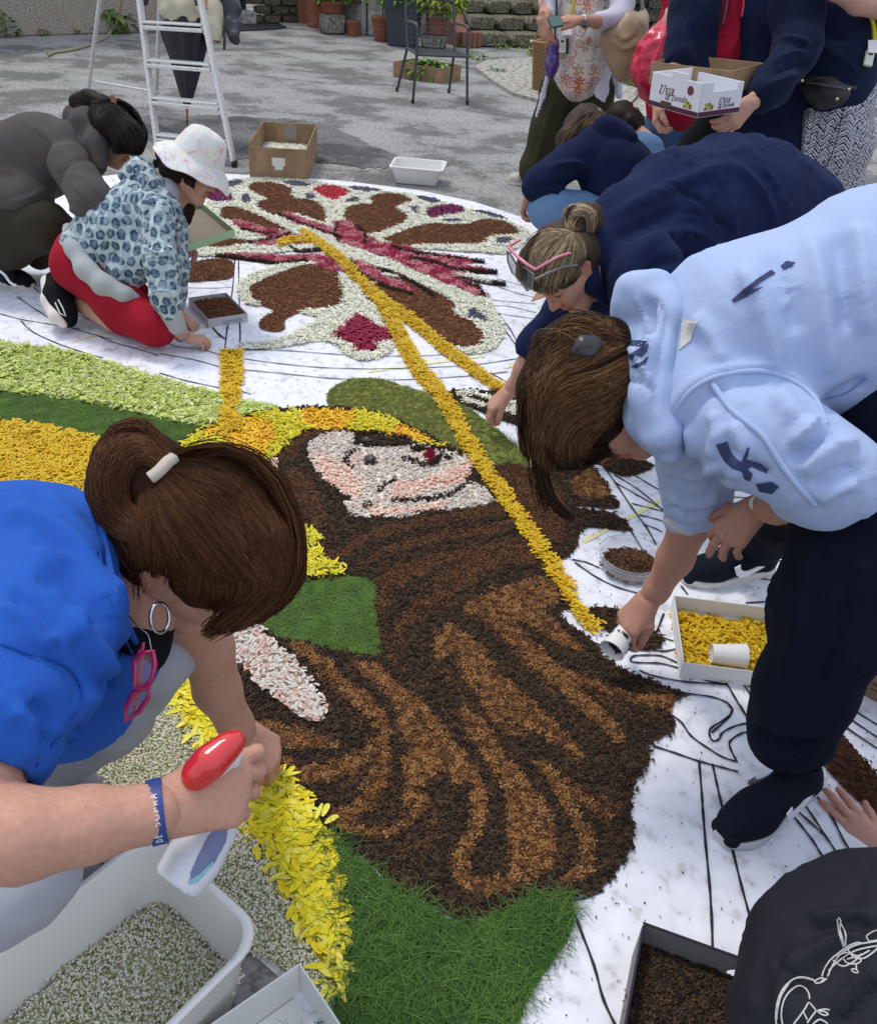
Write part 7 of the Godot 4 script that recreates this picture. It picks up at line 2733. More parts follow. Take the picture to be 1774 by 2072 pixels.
	g = strands(hr,[[[1100,850],[1100,915],[1135,940],[1180,936],[1218,918]],[[1110,860],[1118,920],[1145,934],[1180,928],[1215,914]],[[1140,870],[1150,910],[1180,925],[1210,918],[1235,905]]],1300,.0007,dark,13,.004,8.0,g)
	g = strands(hr,[[[1076,840],[1078,900],[1086,960],[1102,1005],[1135,1040]],[[1088,840],[1094,910],[1104,970],[1124,1018],[1160,1052]]],330,.0009,dark,14,.003,5.0,g)
	g = strands(hr,[[[1070,840],[1068,910],[1072,980],[1086,1030]],[[1092,880],[1102,940],[1112,990],[1118,1030]]],45,.0006,dark,18,.003,8.0,g)
	g = strands(hr,[[[1160,690],[1100,690],[1085,720]],[[1230,665],[1200,640],[1150,650]]],140,.0007,light,16,.006,14.0,g)
	part("hair_strands", g.mesh(), hm, p)
	# claw clip
	var cm := mat(Color(.26,.27,.29,.6),.3,.5)
	cm.transparency = BaseMaterial3D.TRANSPARENCY_ALPHA_DEPTH_PRE_PASS
	f = Field.new()
	limb(f,[[1166,710,1.545,.012],[1186,698,1.54,.021],[1202,690,1.545,.016]],.02,dir(.2,.5,-.8),2.0)
	f.bone(px(1178,708,1.52),px(1196,706,1.52),.008,.008,.006,Vector3.ZERO,1.0,true)
	part("hair_clip", f.mesh(.004).mesh(), cm, p)
	# watch
	var gold := mat(lin(.52,.42,.26),.25)
	gold.metallic = 1.0
	var ax := dir(-.72,-.2,.55)
	var y := Vector3.UP.slide(ax).normalized()
	var z := ax.cross(y)
	var c0 := px(1543,1024,1.715)
	for k in 18:
		var a := TAU * k / 18.0
		var nrm := y * cos(a) + z * sin(a)
		var bg := Geo.new()
		bg.box(Transform3D(Basis(ax,nrm,ax.cross(nrm)),c0 + nrm * .0305),Vector3(.014,.003,.0098),.0008)
		part("watch_link", bg.mesh(), gold, p)
	var face_n := (-cam_fwd * .8 - cam_right * .45 - cam_down * .2).slide(ax).normalized()
	var wg := CylinderMesh.new()
	wg.top_radius = .015
	wg.bottom_radius = .016
	wg.height = .007
	part("watch_case", wg, gold, p, Transform3D(Basis(ax, face_n, ax.cross(face_n)), c0 + face_n * .033))
	var wf := CylinderMesh.new()
	wf.top_radius = .0128
	wf.bottom_radius = .0128
	wf.height = .001
	part("watch_dial",wf,mat(lin(.7,.7,.66),.2),p,Transform3D(Basis(ax,face_n,ax.cross(face_n)),c0 + face_n * .0371))
	# spectacles below the fringe
	var sg := mat(lin(.12,.03,.03),.3)
	var loop := []
	for k in 17:
		var a := TAU * k / 16.0
		loop.append(px(1219 + 22 * cos(a), 932 + 8 * sin(a), 1.66 + .01 * sin(a)))
	var spectacles := thing("spectacles", "dark rimmed spectacles on the face below the dark fringe", "glasses")
	part("frame",tube_mesh(loop,.0022,6),sg,spectacles)
	part("temple",tube_mesh([px(1222,924,1.65),px(1240,895,1.63),px(1258,850,1.6)],.002,6),sg,spectacles)

func swoosh(parent: Node, ax: Transform3D, side: float) -> void:
	var pts := []
	for q in [[.064,.074],[.074,.052],[.09,.040],[.112,.038],[.15,.05],[.215,.080],[.15,.063],[.118,.056],[.10,.057],[.086,.066],[.082,.08]]:
		pts.append(Vector2(q[0],q[1]))
	var g := plate(PackedVector2Array(pts), .003)
	# the mark curves with the side of the shoe, its tail towards the heel
	for k in g.v.size():
		var v := g.v[k]
		var zz := .225 - v.x
		var wide := .033 + .012 * smoothstep(.06,.17,zz) - .16 * maxf(.0,v.y - .052) 
		g.v[k] = ax * Vector3(side * (wide + .006 + v.z),v.y - .006,zz)
	g.smooth()
	part("swoosh_mark", g.mesh(), M.white, parent)

func navy_sweatshirt_woman() -> void:
	var p := person("person in a navy sweatshirt with a blonde bun and pink sunglasses, leaning over the carpet")
	var sk := skin(lin(.52,.297,.211))
	var at := head_at(px(1150,548,2.55),dir(-.5,-.8,.02),dir(-.72,.45,-.5))
	var f := Field.new()
	limb(f,[[1165,530,2.56,.055],[1215,510,2.6,.058],[1300,480,2.7,.1],[1540,430,2.9,.12]],.03)
	limb(f,[[1240,560,2.75,.05],[1140,640,2.86,.045],[1085,702,2.93,.042],[1062,745,2.97,.037],[1040,782,3.02,.027],[1034,790,3.03,.026]],.02)
	limb(f,[[1300,580,2.5,.05],[1300,690,2.55,.045],[1230,720,2.75,.032]],.02)
	var g := f.mesh(.012)
	g.colored = true
	g.add(head_form, at)
	hand(g,px(1034,789,3.03),dir(-.78,-.55,.2),dir(-.25,.75,-.6),true,[[.6,.8,.5],[.75,.9,.6],[.9,1.0,.6],[1.0,1.1,.6]],[.35,.1,.7],.98,.04,.004)
	part("body", g.mesh(), sk, p)
	f = Field.new()
	limb(f,[[1232,525,2.62,.105],[1290,480,2.68,.16],[1370,450,2.76,.205],[1480,428,2.86,.222],[1570,440,2.95,.20]],.05)
	limb(f,[[1205,520,2.6,.075],[1250,520,2.62,.1]],.04)
	limb(f,[[1240,560,2.75,.095],[1150,632,2.85,.078],[1090,695,2.92,.062],[1076,712,2.945,.054]],.04)
	limb(f,[[1310,560,2.5,.11],[1320,650,2.5,.09],[1280,700,2.6,.07]],.05)
	f.bone(px(1060,745,2.97),px(1067,730,2.955),.05,.048,.006,Vector3.ZERO,1.0,true)
	g = f.mesh(.011)
	rumple(g,.008,.19,35,Vector3(1.2,1,1),.014)
	folds(g,[[-.006,.007,[1370,430],[1440,440],[1490,480],[1500,540]],[.012,.022,[1240,440],[1310,400],[1400,360],[1480,330]],[-.010,.02,[1240,490],[1310,450],[1380,420]],[.012,.02,[1290,520],[1330,480],[1400,470],[1450,500],[1465,545]],[-.010,.016,[1300,560],[1340,530],[1400,530],[1440,560]],[.012,.018,[1480,330],[1540,390],[1570,460]],[.010,.012,[1085,690],[1120,690],[1150,670]],[-.008,.01,[1090,670],[1130,660],[1170,630]],[.008,.009,[1195,470],[1205,530],[1200,590]],[.012,.02,[1270,600],[1330,570],[1400,575]],[-.006,.006,[1330,370],[1420,410],[1480,480]]])
	part("sweatshirt",g.mesh(),cloth(lin(.013,.02,.062),60,.25),p)
	f = Field.new()
	limb(f,[[1205,470,2.58,.02],[1190,520,2.52,.026],[1196,575,2.52,.026],[1225,605,2.56,.02]],.02)
	part("collar",f.mesh(.009).mesh(),cloth(lin(.011,.017,.052),60,.25),p)
	f = Field.new()
	limb(f,[[1580,470,2.95,.19],[1440,600,2.9,.13],[1330,665,2.88,.095],[1480,720,3.1,.08],[1620,690,3.3,.06]],.05)
	limb(f,[[1580,460,3.05,.17],[1380,600,3.1,.11],[1255,630,3.08,.085],[1380,670,3.3,.075],[1500,640,3.5,.06]],.05)
	g = f.mesh(.014)
	rumple(g,.008,.1,36)
	part("trousers",g.mesh(),cloth(lin(.010,.013,.028),60,.15),p)
	# hair with a bun
	var hm := hair_mat()
	f = Field.new()
	f.bone(at * Vector3(0,.043,-.014),at * Vector3(0,.05,.012),.101,.088,.03)
	f.bone(at * Vector3(0,-.01,-.06),at * Vector3(0,.04,-.02),.06,.088,.03)
	bare(f, at)
	limb(f,[[1160,462,2.52,.022],[1170,440,2.5,.034],[1192,438,2.5,.036],[1200,452,2.5,.026]],.02)
	g = f.mesh(.008)
	g.colored = true
	g.c.fill(Color(.06,.042,.026))
	var hs := surface_of([g],2.0)
	part("hair", g.mesh(), hm, p)
	var blonde := [Color(.32,.24,.14),Color(.24,.17,.095),Color(.15,.105,.06),Color(.42,.33,.21),Color(.09,.06,.036)]
	g = strands(hs,[[[1150,468],[1110,462],[1075,485],[1052,520],[1046,560]],[[1152,470],[1120,478],[1088,505],[1066,545],[1062,580]],[[1155,472],[1132,495],[1108,530],[1092,570],[1088,590]],[[1158,474],[1148,505],[1132,540],[1120,575],[1115,595]],[[1162,474],[1166,505],[1165,535],[1158,560]],[[1166,474],[1180,500],[1180,530],[1176,555]]],2200,.0008,blonde,21,.004,4.0)
	g = strands(hs,[[[1150,462],[1140,440],[1150,418],[1180,414],[1205,430],[1204,462]],[[1154,462],[1150,440],[1162,425],[1185,424],[1196,440],[1196,468]],[[1158,462],[1160,445],[1172,436],[1186,440],[1188,466]]],500,.0011,blonde,22,.004,3.0,g)
	part("hair_strands", g.mesh(), hm, p)
	part("hair_tie",tube_mesh(Array(curve([px(1140,462,2.46),px(1150,470,2.45),px(1164,474,2.45),px(1178,470,2.47)],4)),.011,8),cloth(lin(.012,.012,.014)),p)
	# sunglasses pushed up on the head
	var sun := thing("sunglasses", "pink and grey sunglasses pushed up on the blonde hair", "sunglasses")
	var pink := mat(lin(.68,.22,.28),.3,.5)
	var shell := mat(lin(.16,.15,.15),.3,.5)
	part("temple",tube_mesh([px(1176,511,2.44),px(1150,513,2.425),px(1128,520,2.42),px(1084,545,2.435)],.0042,6),pink,sun)
	part("brow_bar",tube_mesh([px(1084,546,2.435),px(1066,535,2.44),px(1045,518,2.47),px(1028,500,2.52)],.0048,6),pink,sun)
	part("temple",tube_mesh([px(1028,500,2.52),px(1040,492,2.56),px(1052,485,2.58)],.004,6),pink,sun)
	part("lower_temple",tube_mesh([px(1168,536,2.44),px(1140,540,2.43),px(1110,552,2.425),px(1082,566,2.43)],.0042,6),shell,sun)
	var dark := mat(Color(.1,.1,.1,.55),.08,.6)
	dark.transparency = BaseMaterial3D.TRANSPARENCY_ALPHA_DEPTH_PRE_PASS
	for o in [[[1080,555],[1076,582],[1066,588],[1054,570],[1050,548],[1060,540]],[[1048,542],[1046,560],[1036,552],[1027,528],[1026,508],[1036,520]]]:
		var loop := []
		var mid := Vector3.ZERO
		for q in o:
			loop.append(px(q[0],q[1],2.45 + (1080 - q[0]) * .0014))
			mid += loop[-1] / o.size()
		var pg := Geo.new()
		for k in loop.size():
			pg.tri(mid,loop[(k + 1) % loop.size()],loop[k])
		loop.append(loop[0])
		part("lens", pg.mesh(), dark, sun)
		part("rim",tube_mesh(loop,.003,6),shell,sun)

func cloth_print(im: Image, scale: float, c := Color.WHITE) -> StandardMaterial3D:
	var m := mat(c,.9,.2)
	im.generate_mipmaps()
	m.albedo_texture = ImageTexture.create_from_image(im)
	tri_map(m, scale)
	m.rim_enabled = true
	m.rim = .2
	return m

func leopard() -> Image:
	var im := Image.create_empty(512,512,false,Image.FORMAT_RGB8)
	im.fill(lin(.50,.58,.58))
	var r := RandomNumberGenerator.new()
	r.seed = 17
	for gy in 11:
		for gx in 11:
			var p := Vector2(gx + (.5 if gy % 2 else .0) + r.randf_range(.2,.5),gy + r.randf_range(.2,.5)) * 46.5
			var a := r.randf_range(19,23)
			var b := r.randf_range(15,19)
			var t := r.randf() * PI
			var open := r.randf() * TAU
			for y in range(-24,25):
				for x in range(-24,25):
					var q := Vector2(x, y).rotated(-t)
					var d := Vector2(q.x / a, q.y / b).length() + .06 * sin(atan2(q.y, q.x) * 5 + open)
					if d < 1.0:
						var c := lin(.030,.065,.10) if d > .5 else lin(.12,.19,.26)
						if d > .5 and absf(angle_difference(atan2(q.y, q.x), open)) < .3:
							c = lin(.12,.19,.26)
						im.set_pixel(posmod(int(p.x) + x, 512), posmod(int(p.y) + y, 512), c)
	return im

func zigzag() -> Image:
	var im := Image.create_empty(256,256,false,Image.FORMAT_RGB8)
	var ink := lin(.010,.012,.035)
	var white := lin(.66,.66,.68)
	for y in 256:
		for x in 256:
			var col := x / 32
			var fx := (x % 32) / 32.0
			var up := fx if col % 2 == 0 else 1.0 - fx
			var v := fposmod(y + up * 30.0,32.0)
			var on := v < 9.0 or (v > 15.0 and v < 22.0)
			if on and fposmod(x + col * 5.0,32.0) < 3.0:
				on = false
			if (y + col * 37) % 97 < 6 and v > 14.0:
				on = false
			im.set_pixel(x, y, white if on else ink)
	return im

func floral() -> Image:
	var im := Image.create_empty(512,512,false,Image.FORMAT_RGB8)
	im.fill(lin(.72,.69,.62))
	var r := RandomNumberGenerator.new()
	r.seed = 23
	var cols := [lin(.52,.10,.05),lin(.55,.30,.08),lin(.40,.33,.20),lin(.12,.06,.05),lin(.60,.18,.14),lin(.30,.26,.30)]
	for k in 70:
		var p := Vector2(r.randf(), r.randf()) * 512
		var c: Color = cols[r.randi() % cols.size()]
		var kind: int = [0,0,1,2][r.randi() % 4]
		var s := r.randf_range(22,52)
		for y in range(-60,61):
			for x in range(-60,61):
				var q := Vector2(x, y)
				var l := q.length()
				var a := q.angle()
				var on := false
				if kind == 0:
					on = l < s * (.62 + .32 * cos(a * 6 + k)) and l > s * .16
				elif kind == 1:
					on = l < s and absf(fposmod(l - a * s / 12.0,s / 1.9) - 4.0) < 3.6
				else:
					on = absf(l - s) < 6.0 and a > -1.0 and a < 2.2
				if on:
					im.set_pixel(posmod(int(p.x) + x, 512), posmod(int(p.y) + y, 512), c)
	return im

func hat_print() -> Image:
	var im := Image.create_empty(256,256,false,Image.FORMAT_RGB8)
	im.fill(lin(.72,.70,.66))
	var r := RandomNumberGenerator.new()
	r.seed = 29
	var cols := [lin(.70,.28,.32),lin(.72,.62,.25),lin(.45,.50,.62),lin(.45,.58,.42),lin(.75,.42,.42)]
	for k in 130:
		var p := Vector2(r.randf(), r.randf()) * 256
		var d := Vector2.from_angle(r.randf() * TAU)
		var c: Color = cols[r.randi() % cols.size()].lerp(Color.WHITE,.05)
		for t in r.randi_range(8,22):
			for w in 6:
				var q := p + d * t + d.orthogonal() * w
				im.set_pixel(posmod(int(q.x), 256), posmod(int(q.y), 256), c)
	return im

# one simple garment from limbs
func garment(called: String,p: Node,limbs: Array,m: Material,cell := .014,amp := .005,size := .16,lines := []) -> Geo:
	var f := Field.new()
	for l in limbs:
		limb(f, l, .045)
	var g := f.mesh(cell)
	if amp > .0:
		rumple(g,amp,size * 1.2,called.length() * 7,Vector3.ONE,amp * .5)
	if lines.size():
		folds(g, lines)
	part(called, g.mesh(), m, p)
	return g

func hair_cap(p: Node,at: Transform3D,col: Color,extra: Array,cell := .01,back := true) -> Geo:
	var f := Field.new()
	var k := at.basis.get_scale().x
	f.bone(at * Vector3(0,.043,-.016),at * Vector3(0,.052,.008),.102 * k,.088 * k,.03)
	if back:
		f.bone(at * Vector3(0,-.02,-.055),at * Vector3(0,.04,-.02),.062 * k,.09 * k,.03)
	bare(f, at, k)
	for e in extra:
		limb(f, e, .025)
	var g := f.mesh(cell)
	g.colored = true
	g.c.fill(col)
	rumple(g,.003,.04,4,Vector3(1,.3,1))
	part("hair", g.mesh(), hair_mat(), p)
	return g

func slip(p: Node,toe: Vector3,heel: Vector3,up: Vector3,upper: Material,sole: Material,lace: Material = null) -> Node3D:
	var s := holder("shoe", p)
	shoe(s, toe, heel, up, upper, sole, lace, 1.0)
	return s

func far_people() -> void:
	grey_hoodie_woman()
	leopard_girl()
	crouching_pair()
	floral_woman()
	box_people()
	edge_person()

func grey_hoodie_woman() -> void:
	var p := person("person in a charcoal hoodie with dark hair tied back, crouching behind the girl")
	var sk := skin(lin(.48,.270,.194))
	var at := head_at(px(226,276,3.66),dir(.82,-.42,.1),dir(.40,.78,-.4),.98)
	var f := Field.new()
	limb(f,[[205,285,3.67,.055],[165,310,3.72,.06],[60,320,3.8,.1]],.03)
	limb(f,[[150,350,3.55,.05],[205,430,3.48,.045],[300,470,3.62,.035],[345,478,3.72,.027]],.03)
	var g := f.mesh(.012)
	g.colored = true
	g.add(head_form, at)
	hand(g,px(347,479,3.73),dir(.8,-.3,.4),dir(.1,.9,-.4),true,[.6,.7,.7,.8],[.5,.3,.4],.95,.08,.0045)
	part("body", g.mesh(), sk, p)
	var grey := cloth(lin(.095,.083,.077),60,.3)
	g = garment("hoodie",p,[[[150,300,3.7,.115],[80,315,3.78,.165],[-20,345,3.86,.185],[-140,400,3.96,.19]],[[60,400,3.72,.1],[-40,410,3.82,.14]],[[145,335,3.58,.088],[190,410,3.48,.076],[235,455,3.52,.06],[300,470,3.62,.048]]],grey,.011,.004,.2,[[-.006,.014,[122,385],[130,345],[165,322],[205,330]],[.005,.016,[60,250],[110,290],[120,350]],[.006,.012,[150,350],[185,370],[215,410]],[-.005,.012,[140,380],[170,410],[185,440]],[.006,.02,[0,340],[60,360],[110,400]],[.006,.012,[120,420],[160,430],[200,460]],[.006,.012,[90,380],[60,400],[20,410]]])
	seam(p,surface_of([g]),[[122,385],[130,345],[165,322],[205,330]],grey,.004)
	garment("hood",p,[[[148,228,3.66,.03],[178,240,3.61,.040],[198,290,3.58,.038],[206,338,3.58,.026]],[[155,245,3.68,.045],[182,295,3.65,.05],[196,340,3.62,.036]]],grey,.011,.006,.08,[[.004,.010,[165,230],[190,275],[200,335]]])
	garment("trousers",p,[[[-140,430,3.98,.17],[-30,450,3.82,.12],[90,455,3.72,.088],[100,458,3.72,.085],[30,505,3.86,.07],[-5,530,3.95,.062]],[[-140,430,4.05,.15],[60,450,3.98,.1],[120,470,3.95,.08],[80,520,4.1,.06]]],cloth(lin(.045,.038,.028),60,.2),.013,.006,.12)
	garment("sock",p,[[[0,530,3.94,.045],[12,555,3.95,.042]]],cloth(lin(.02,.02,.035)),.01,.0)
	var black := cloth(lin(.012,.012,.015),60,.1)
	var s := slip(p,gp(72,585),gp(72,585) + Vector3(-.27,0,-.06),Vector3.UP,black,mat(lin(.55,.52,.45),.7),M.white)
	var line := []
	for q in [[0,548],[10,556],[22,572],[34,578]]:
		line.append(px(q[0],q[1],3.84))
	part("side_stripe",tube_mesh(Array(curve(line,4)),.006,6),M.white,s)
	g = hair_cap(p,at,Color(.014,.010,.009),[[[172,228,3.62,.03],[160,208,3.64,.034],[180,198,3.62,.03],[205,205,3.6,.03]],[[230,250,3.56,.07],[262,280,3.55,.06],[275,300,3.56,.03]]])
	var hs := surface_of([g],2.0)
	g = strands(hs,[[[200,205],[240,200],[275,225],[297,270],[285,310]],[[200,210],[230,220],[262,250],[282,290],[262,308]],[[198,214],[215,240],[235,275],[245,300],[235,310]],[[195,215],[205,250],[215,280],[222,300]]],800,.0015,[Color(.022,.016,.014),Color(.012,.009,.008),Color(.035,.027,.022)],31,.005,3.0)
	g = strands(hs,[[[200,200],[175,192],[158,205],[165,230]],[[205,210],[180,205],[172,215],[180,232]]],120,.0019,[Color(.022,.016,.014),Color(.035,.027,.022)],32,.004,2.5,g)
	part("hair_strands", g.mesh(), hair_mat(), p)
	part("hair_tie",tube_mesh([px(226,196,3.55),px(232,203,3.55),px(230,210,3.55)],.012,8),cloth(lin(.22,.12,.05)),p)

func leopard_girl() -> void:
	var p := person("girl in leopard print hoodie, red leggings and flowered hat kneeling on the paper")
	var sk := skin(lin(.54,.314,.221))
	var at := head_at(px(388,353,3.52),dir(.86,-.38,.05),dir(.36,.80,-.35),.9)
	var f := Field.new()
	limb(f,[[375,370,3.53,.045],[340,395,3.54,.048],[290,430,3.54,.08],[190,510,3.58,.09]],.03)
	limb(f,[[330,440,3.42,.04],[335,545,3.39,.036],[352,640,3.43,.034],[364,668,3.48,.027],[372,683,3.53,.0235]],.02)
	limb(f,[[350,430,3.62,.04],[352,540,3.6,.036],[358,620,3.70,.026],[362,634,3.74,.0225]],.02)
	limb(f,[[310,665,3.5,.055],[230,645,3.58,.05],[150,608,3.7,.036],[128,590,3.76,.033]],.02)
	var g := f.mesh(.01)
	g.colored = true
	g.add(head_form, at)
	hand(g,px(373,684,3.535),dir(.94,-.02,.15),dir(.0,.75,-.6),true,[[.7,.9,.6],[.8,1.0,.6],[.8,1.0,.6],[.8,1.0,.6]],[.5,.3,.5],.82,.05,.004)
	var t2 := hand(g,px(362,634,3.74),dir(.75,-.55,-.12),dir(.25,.8,-.55),false,[[.15,.15,.1],[.2,.2,.1],[.2,.2,.1],[.25,.2,.1]],[.6,.1,.2],.82,.1,.004)
	part("body", g.mesh(), sk, p)
	for k in 4:
		nail("fingernail",t2[k],mat(lin(.30,.10,.16),.25,.6),p,.9)
	var fur := cloth_print(leopard(), 2.1)
	g = garment("hoodie",p,[[[330,395,3.54,.075],[295,420,3.53,.115],[240,465,3.55,.14],[195,505,3.58,.138]],[[290,520,3.5,.08],[250,560,3.52,.07]],[[320,430,3.43,.066],[325,530,3.39,.058],[336,600,3.4,.05],[346,632,3.42,.044]],[[350,430,3.62,.06],[356,540,3.6,.05],[358,600,3.67,.042]]],fur,.0095,.005,.09,[[.008,.010,[240,400],[270,440],[290,500]],[-.008,.008,[290,480],[310,520],[350,520]],[.009,.009,[290,500],[325,515],[350,500]],[.008,.008,[300,600],[325,590],[348,600]],[.009,.012,[170,470],[210,520],[250,570]],[-.008,.009,[200,460],[235,520],[270,580]],[-.006,.006,[290,470],[300,420],[330,400]]])
	garment("hood",p,[[[255,358,3.5,.03],[285,345,3.48,.045],[310,375,3.46,.04],[345,420,3.45,.03],[358,455,3.47,.016]]],fur,.009,.005,.06,[[.008,.008,[270,340],[300,360],[330,400]]])
	var lining := cloth(lin(.40,.40,.46))
	garment("hood_lining",p,[[[325,352,3.5,.026],[345,385,3.47,.024],[356,420,3.47,.016]]],lining,.008,.0)
	var rib := cloth(lin(.42,.45,.44))
	garment("hem_band",p,[[[138,462,3.55,.020],[146,500,3.475,.021],[168,545,3.44,.022],[205,580,3.435,.022],[250,600,3.45,.020],[278,604,3.47,.016]],[[150,472,3.55,.02],[158,506,3.475,.022],[182,548,3.445,.022],[214,574,3.44,.022],[255,592,3.455,.018]]],rib,.009,.0)
	garment("cuff",p,[[[347,634,3.42,.043],[358,660,3.45,.036]]],rib,.008,.0)
	garment("cuff",p,[[[358,600,3.67,.04],[359,618,3.69,.034]]],lining,.008,.0)
	garment("leggings",p,[[[176,515,3.6,.118],[166,535,3.59,.112],[240,612,3.53,.088],[312,660,3.48,.066],[322,664,3.48,.062]],[[312,662,3.49,.06],[250,652,3.57,.052]],[[180,520,3.68,.12],[250,600,3.7,.09],[330,640,3.66,.062],[250,640,3.74,.05]]],cloth(lin(.36,.014,.030),60,.2),.01,.003,.1,[[-.004,.006,[120,470],[170,560],[260,590]],[.004,.008,[200,590],[260,600],[300,590]]])
	var blk := cloth(lin(.012,.013,.014),60,.1)
	var sh := holder("shoe", p)
	garment("upper",sh,[[[112,568,3.66,.040],[118,600,3.62,.044],[132,632,3.60,.040],[140,648,3.60,.028]],[[128,588,3.68,.042],[118,600,3.62,.044]]],blk,.008,.0)
	garment("sole",sh,[[[95,566,3.65,.018],[99,605,3.60,.020],[114,640,3.575,.020],[130,658,3.57,.014]],[[102,580,3.68,.03],[112,630,3.63,.032]]],mat(lin(.74,.66,.60),.6),.008,.0)
	var ln := []
	for q in [[112,612],[122,634],[134,640],[128,624],[118,606]]:
		ln.append(px(q[0],q[1],3.545))
	part("side_stripe",tube_mesh(ln,.003,5),M.white,sh)
	band2(p,px(371,682,3.52),dir(.5,-.6,.4),.0255,.013,mat(lin(.10,.17,.30),.7))
	# hair and hat
	g = hair_cap(p,at,Color(.022,.014,.010),[[[345,350,3.49,.045],[330,340,3.52,.03]],[[365,395,3.62,.025],[372,420,3.62,.042],[378,445,3.62,.02]],[[384,345,3.46,.014],[388,370,3.45,.008],[396,390,3.45,.003]]],.009)
	var hs := surface_of([g],2.0)
	g = strands(hs,[[[420,335],[390,335],[360,345],[335,340]],[[420,350],[395,355],[365,360],[340,348]],[[400,362],[385,372],[362,370],[345,358]]],260,.0018,[Color(.03,.019,.013),Color(.05,.032,.021),Color(.018,.012,.009)],33,.004,2.0)
	g = strands(hs,[[[355,395],[355,420],[372,445]],[[372,395],[380,420],[380,446]],[[385,405],[394,425],[386,442]]],120,.0018,[Color(.03,.019,.013),Color(.05,.032,.021)],34,.004,2.0,g)
	part("hair_strands", g.mesh(), hair_mat(), p)
	var scr := []
	for q in [[318,326],[325,330],[328,338],[322,346],[314,340],[318,326]]:
		scr.append(px(q[0],q[1],3.5))
	part("scrunchie",tube_mesh(scr,.016,8),cloth(lin(.015,.015,.02)),p)
	var hat := cloth_print(hat_print(), 3.0)
	g = Geo.new()
	var rings := []
	for q in [[.002,.182],[.05,.180],[.082,.165],[.100,.13],[.112,.08],[.116,.062],[.118,.058],[.15,.034],[.182,-.002],[.186,-.006],[.181,-.006],[.15,.028],[.114,.054]]:
		var ring := PackedVector3Array()
		for k in 48:
			var a := TAU * k / 48
			var wob := (.010 * sin(a * 3.0 + .6) + .006 * sin(a * 7.0)) * smoothstep(.11,.19,q[0])
			ring.append(Vector3(cos(a) * q[0] * .95,q[1] + wob,sin(a) * q[0]))
		rings.append(ring)
	g.loft(rings, true, false, true)
	rumple(g,.004,.05,44)
	part("bucket_hat",g.mesh(),hat,p,at * Transform3D(Basis(Vector3.RIGHT,.16),Vector3(0,.026,-.002)))

func band2(p: Node3D,at: Vector3,axis: Vector3,r: float,w: float,m: Material) -> void:
	var x := axis.normalized()
	var y := Vector3.UP.slide(x).normalized()
	var z := x.cross(y)
	var g := Geo.new()
	var rings := []
	for q in [[-w / 2,.0],[-w / 2,.002],[w / 2,.002],[w / 2,.0]]:
		var ring := PackedVector3Array()
		for k in 24:
			ring.append(at + x * q[0] + (y * cos(TAU * k / 24) + z * sin(TAU * k / 24)) * (r + q[1]))
		rings.append(ring)
	g.loft(rings, true)
	part("wristband", g.mesh(), m, p)

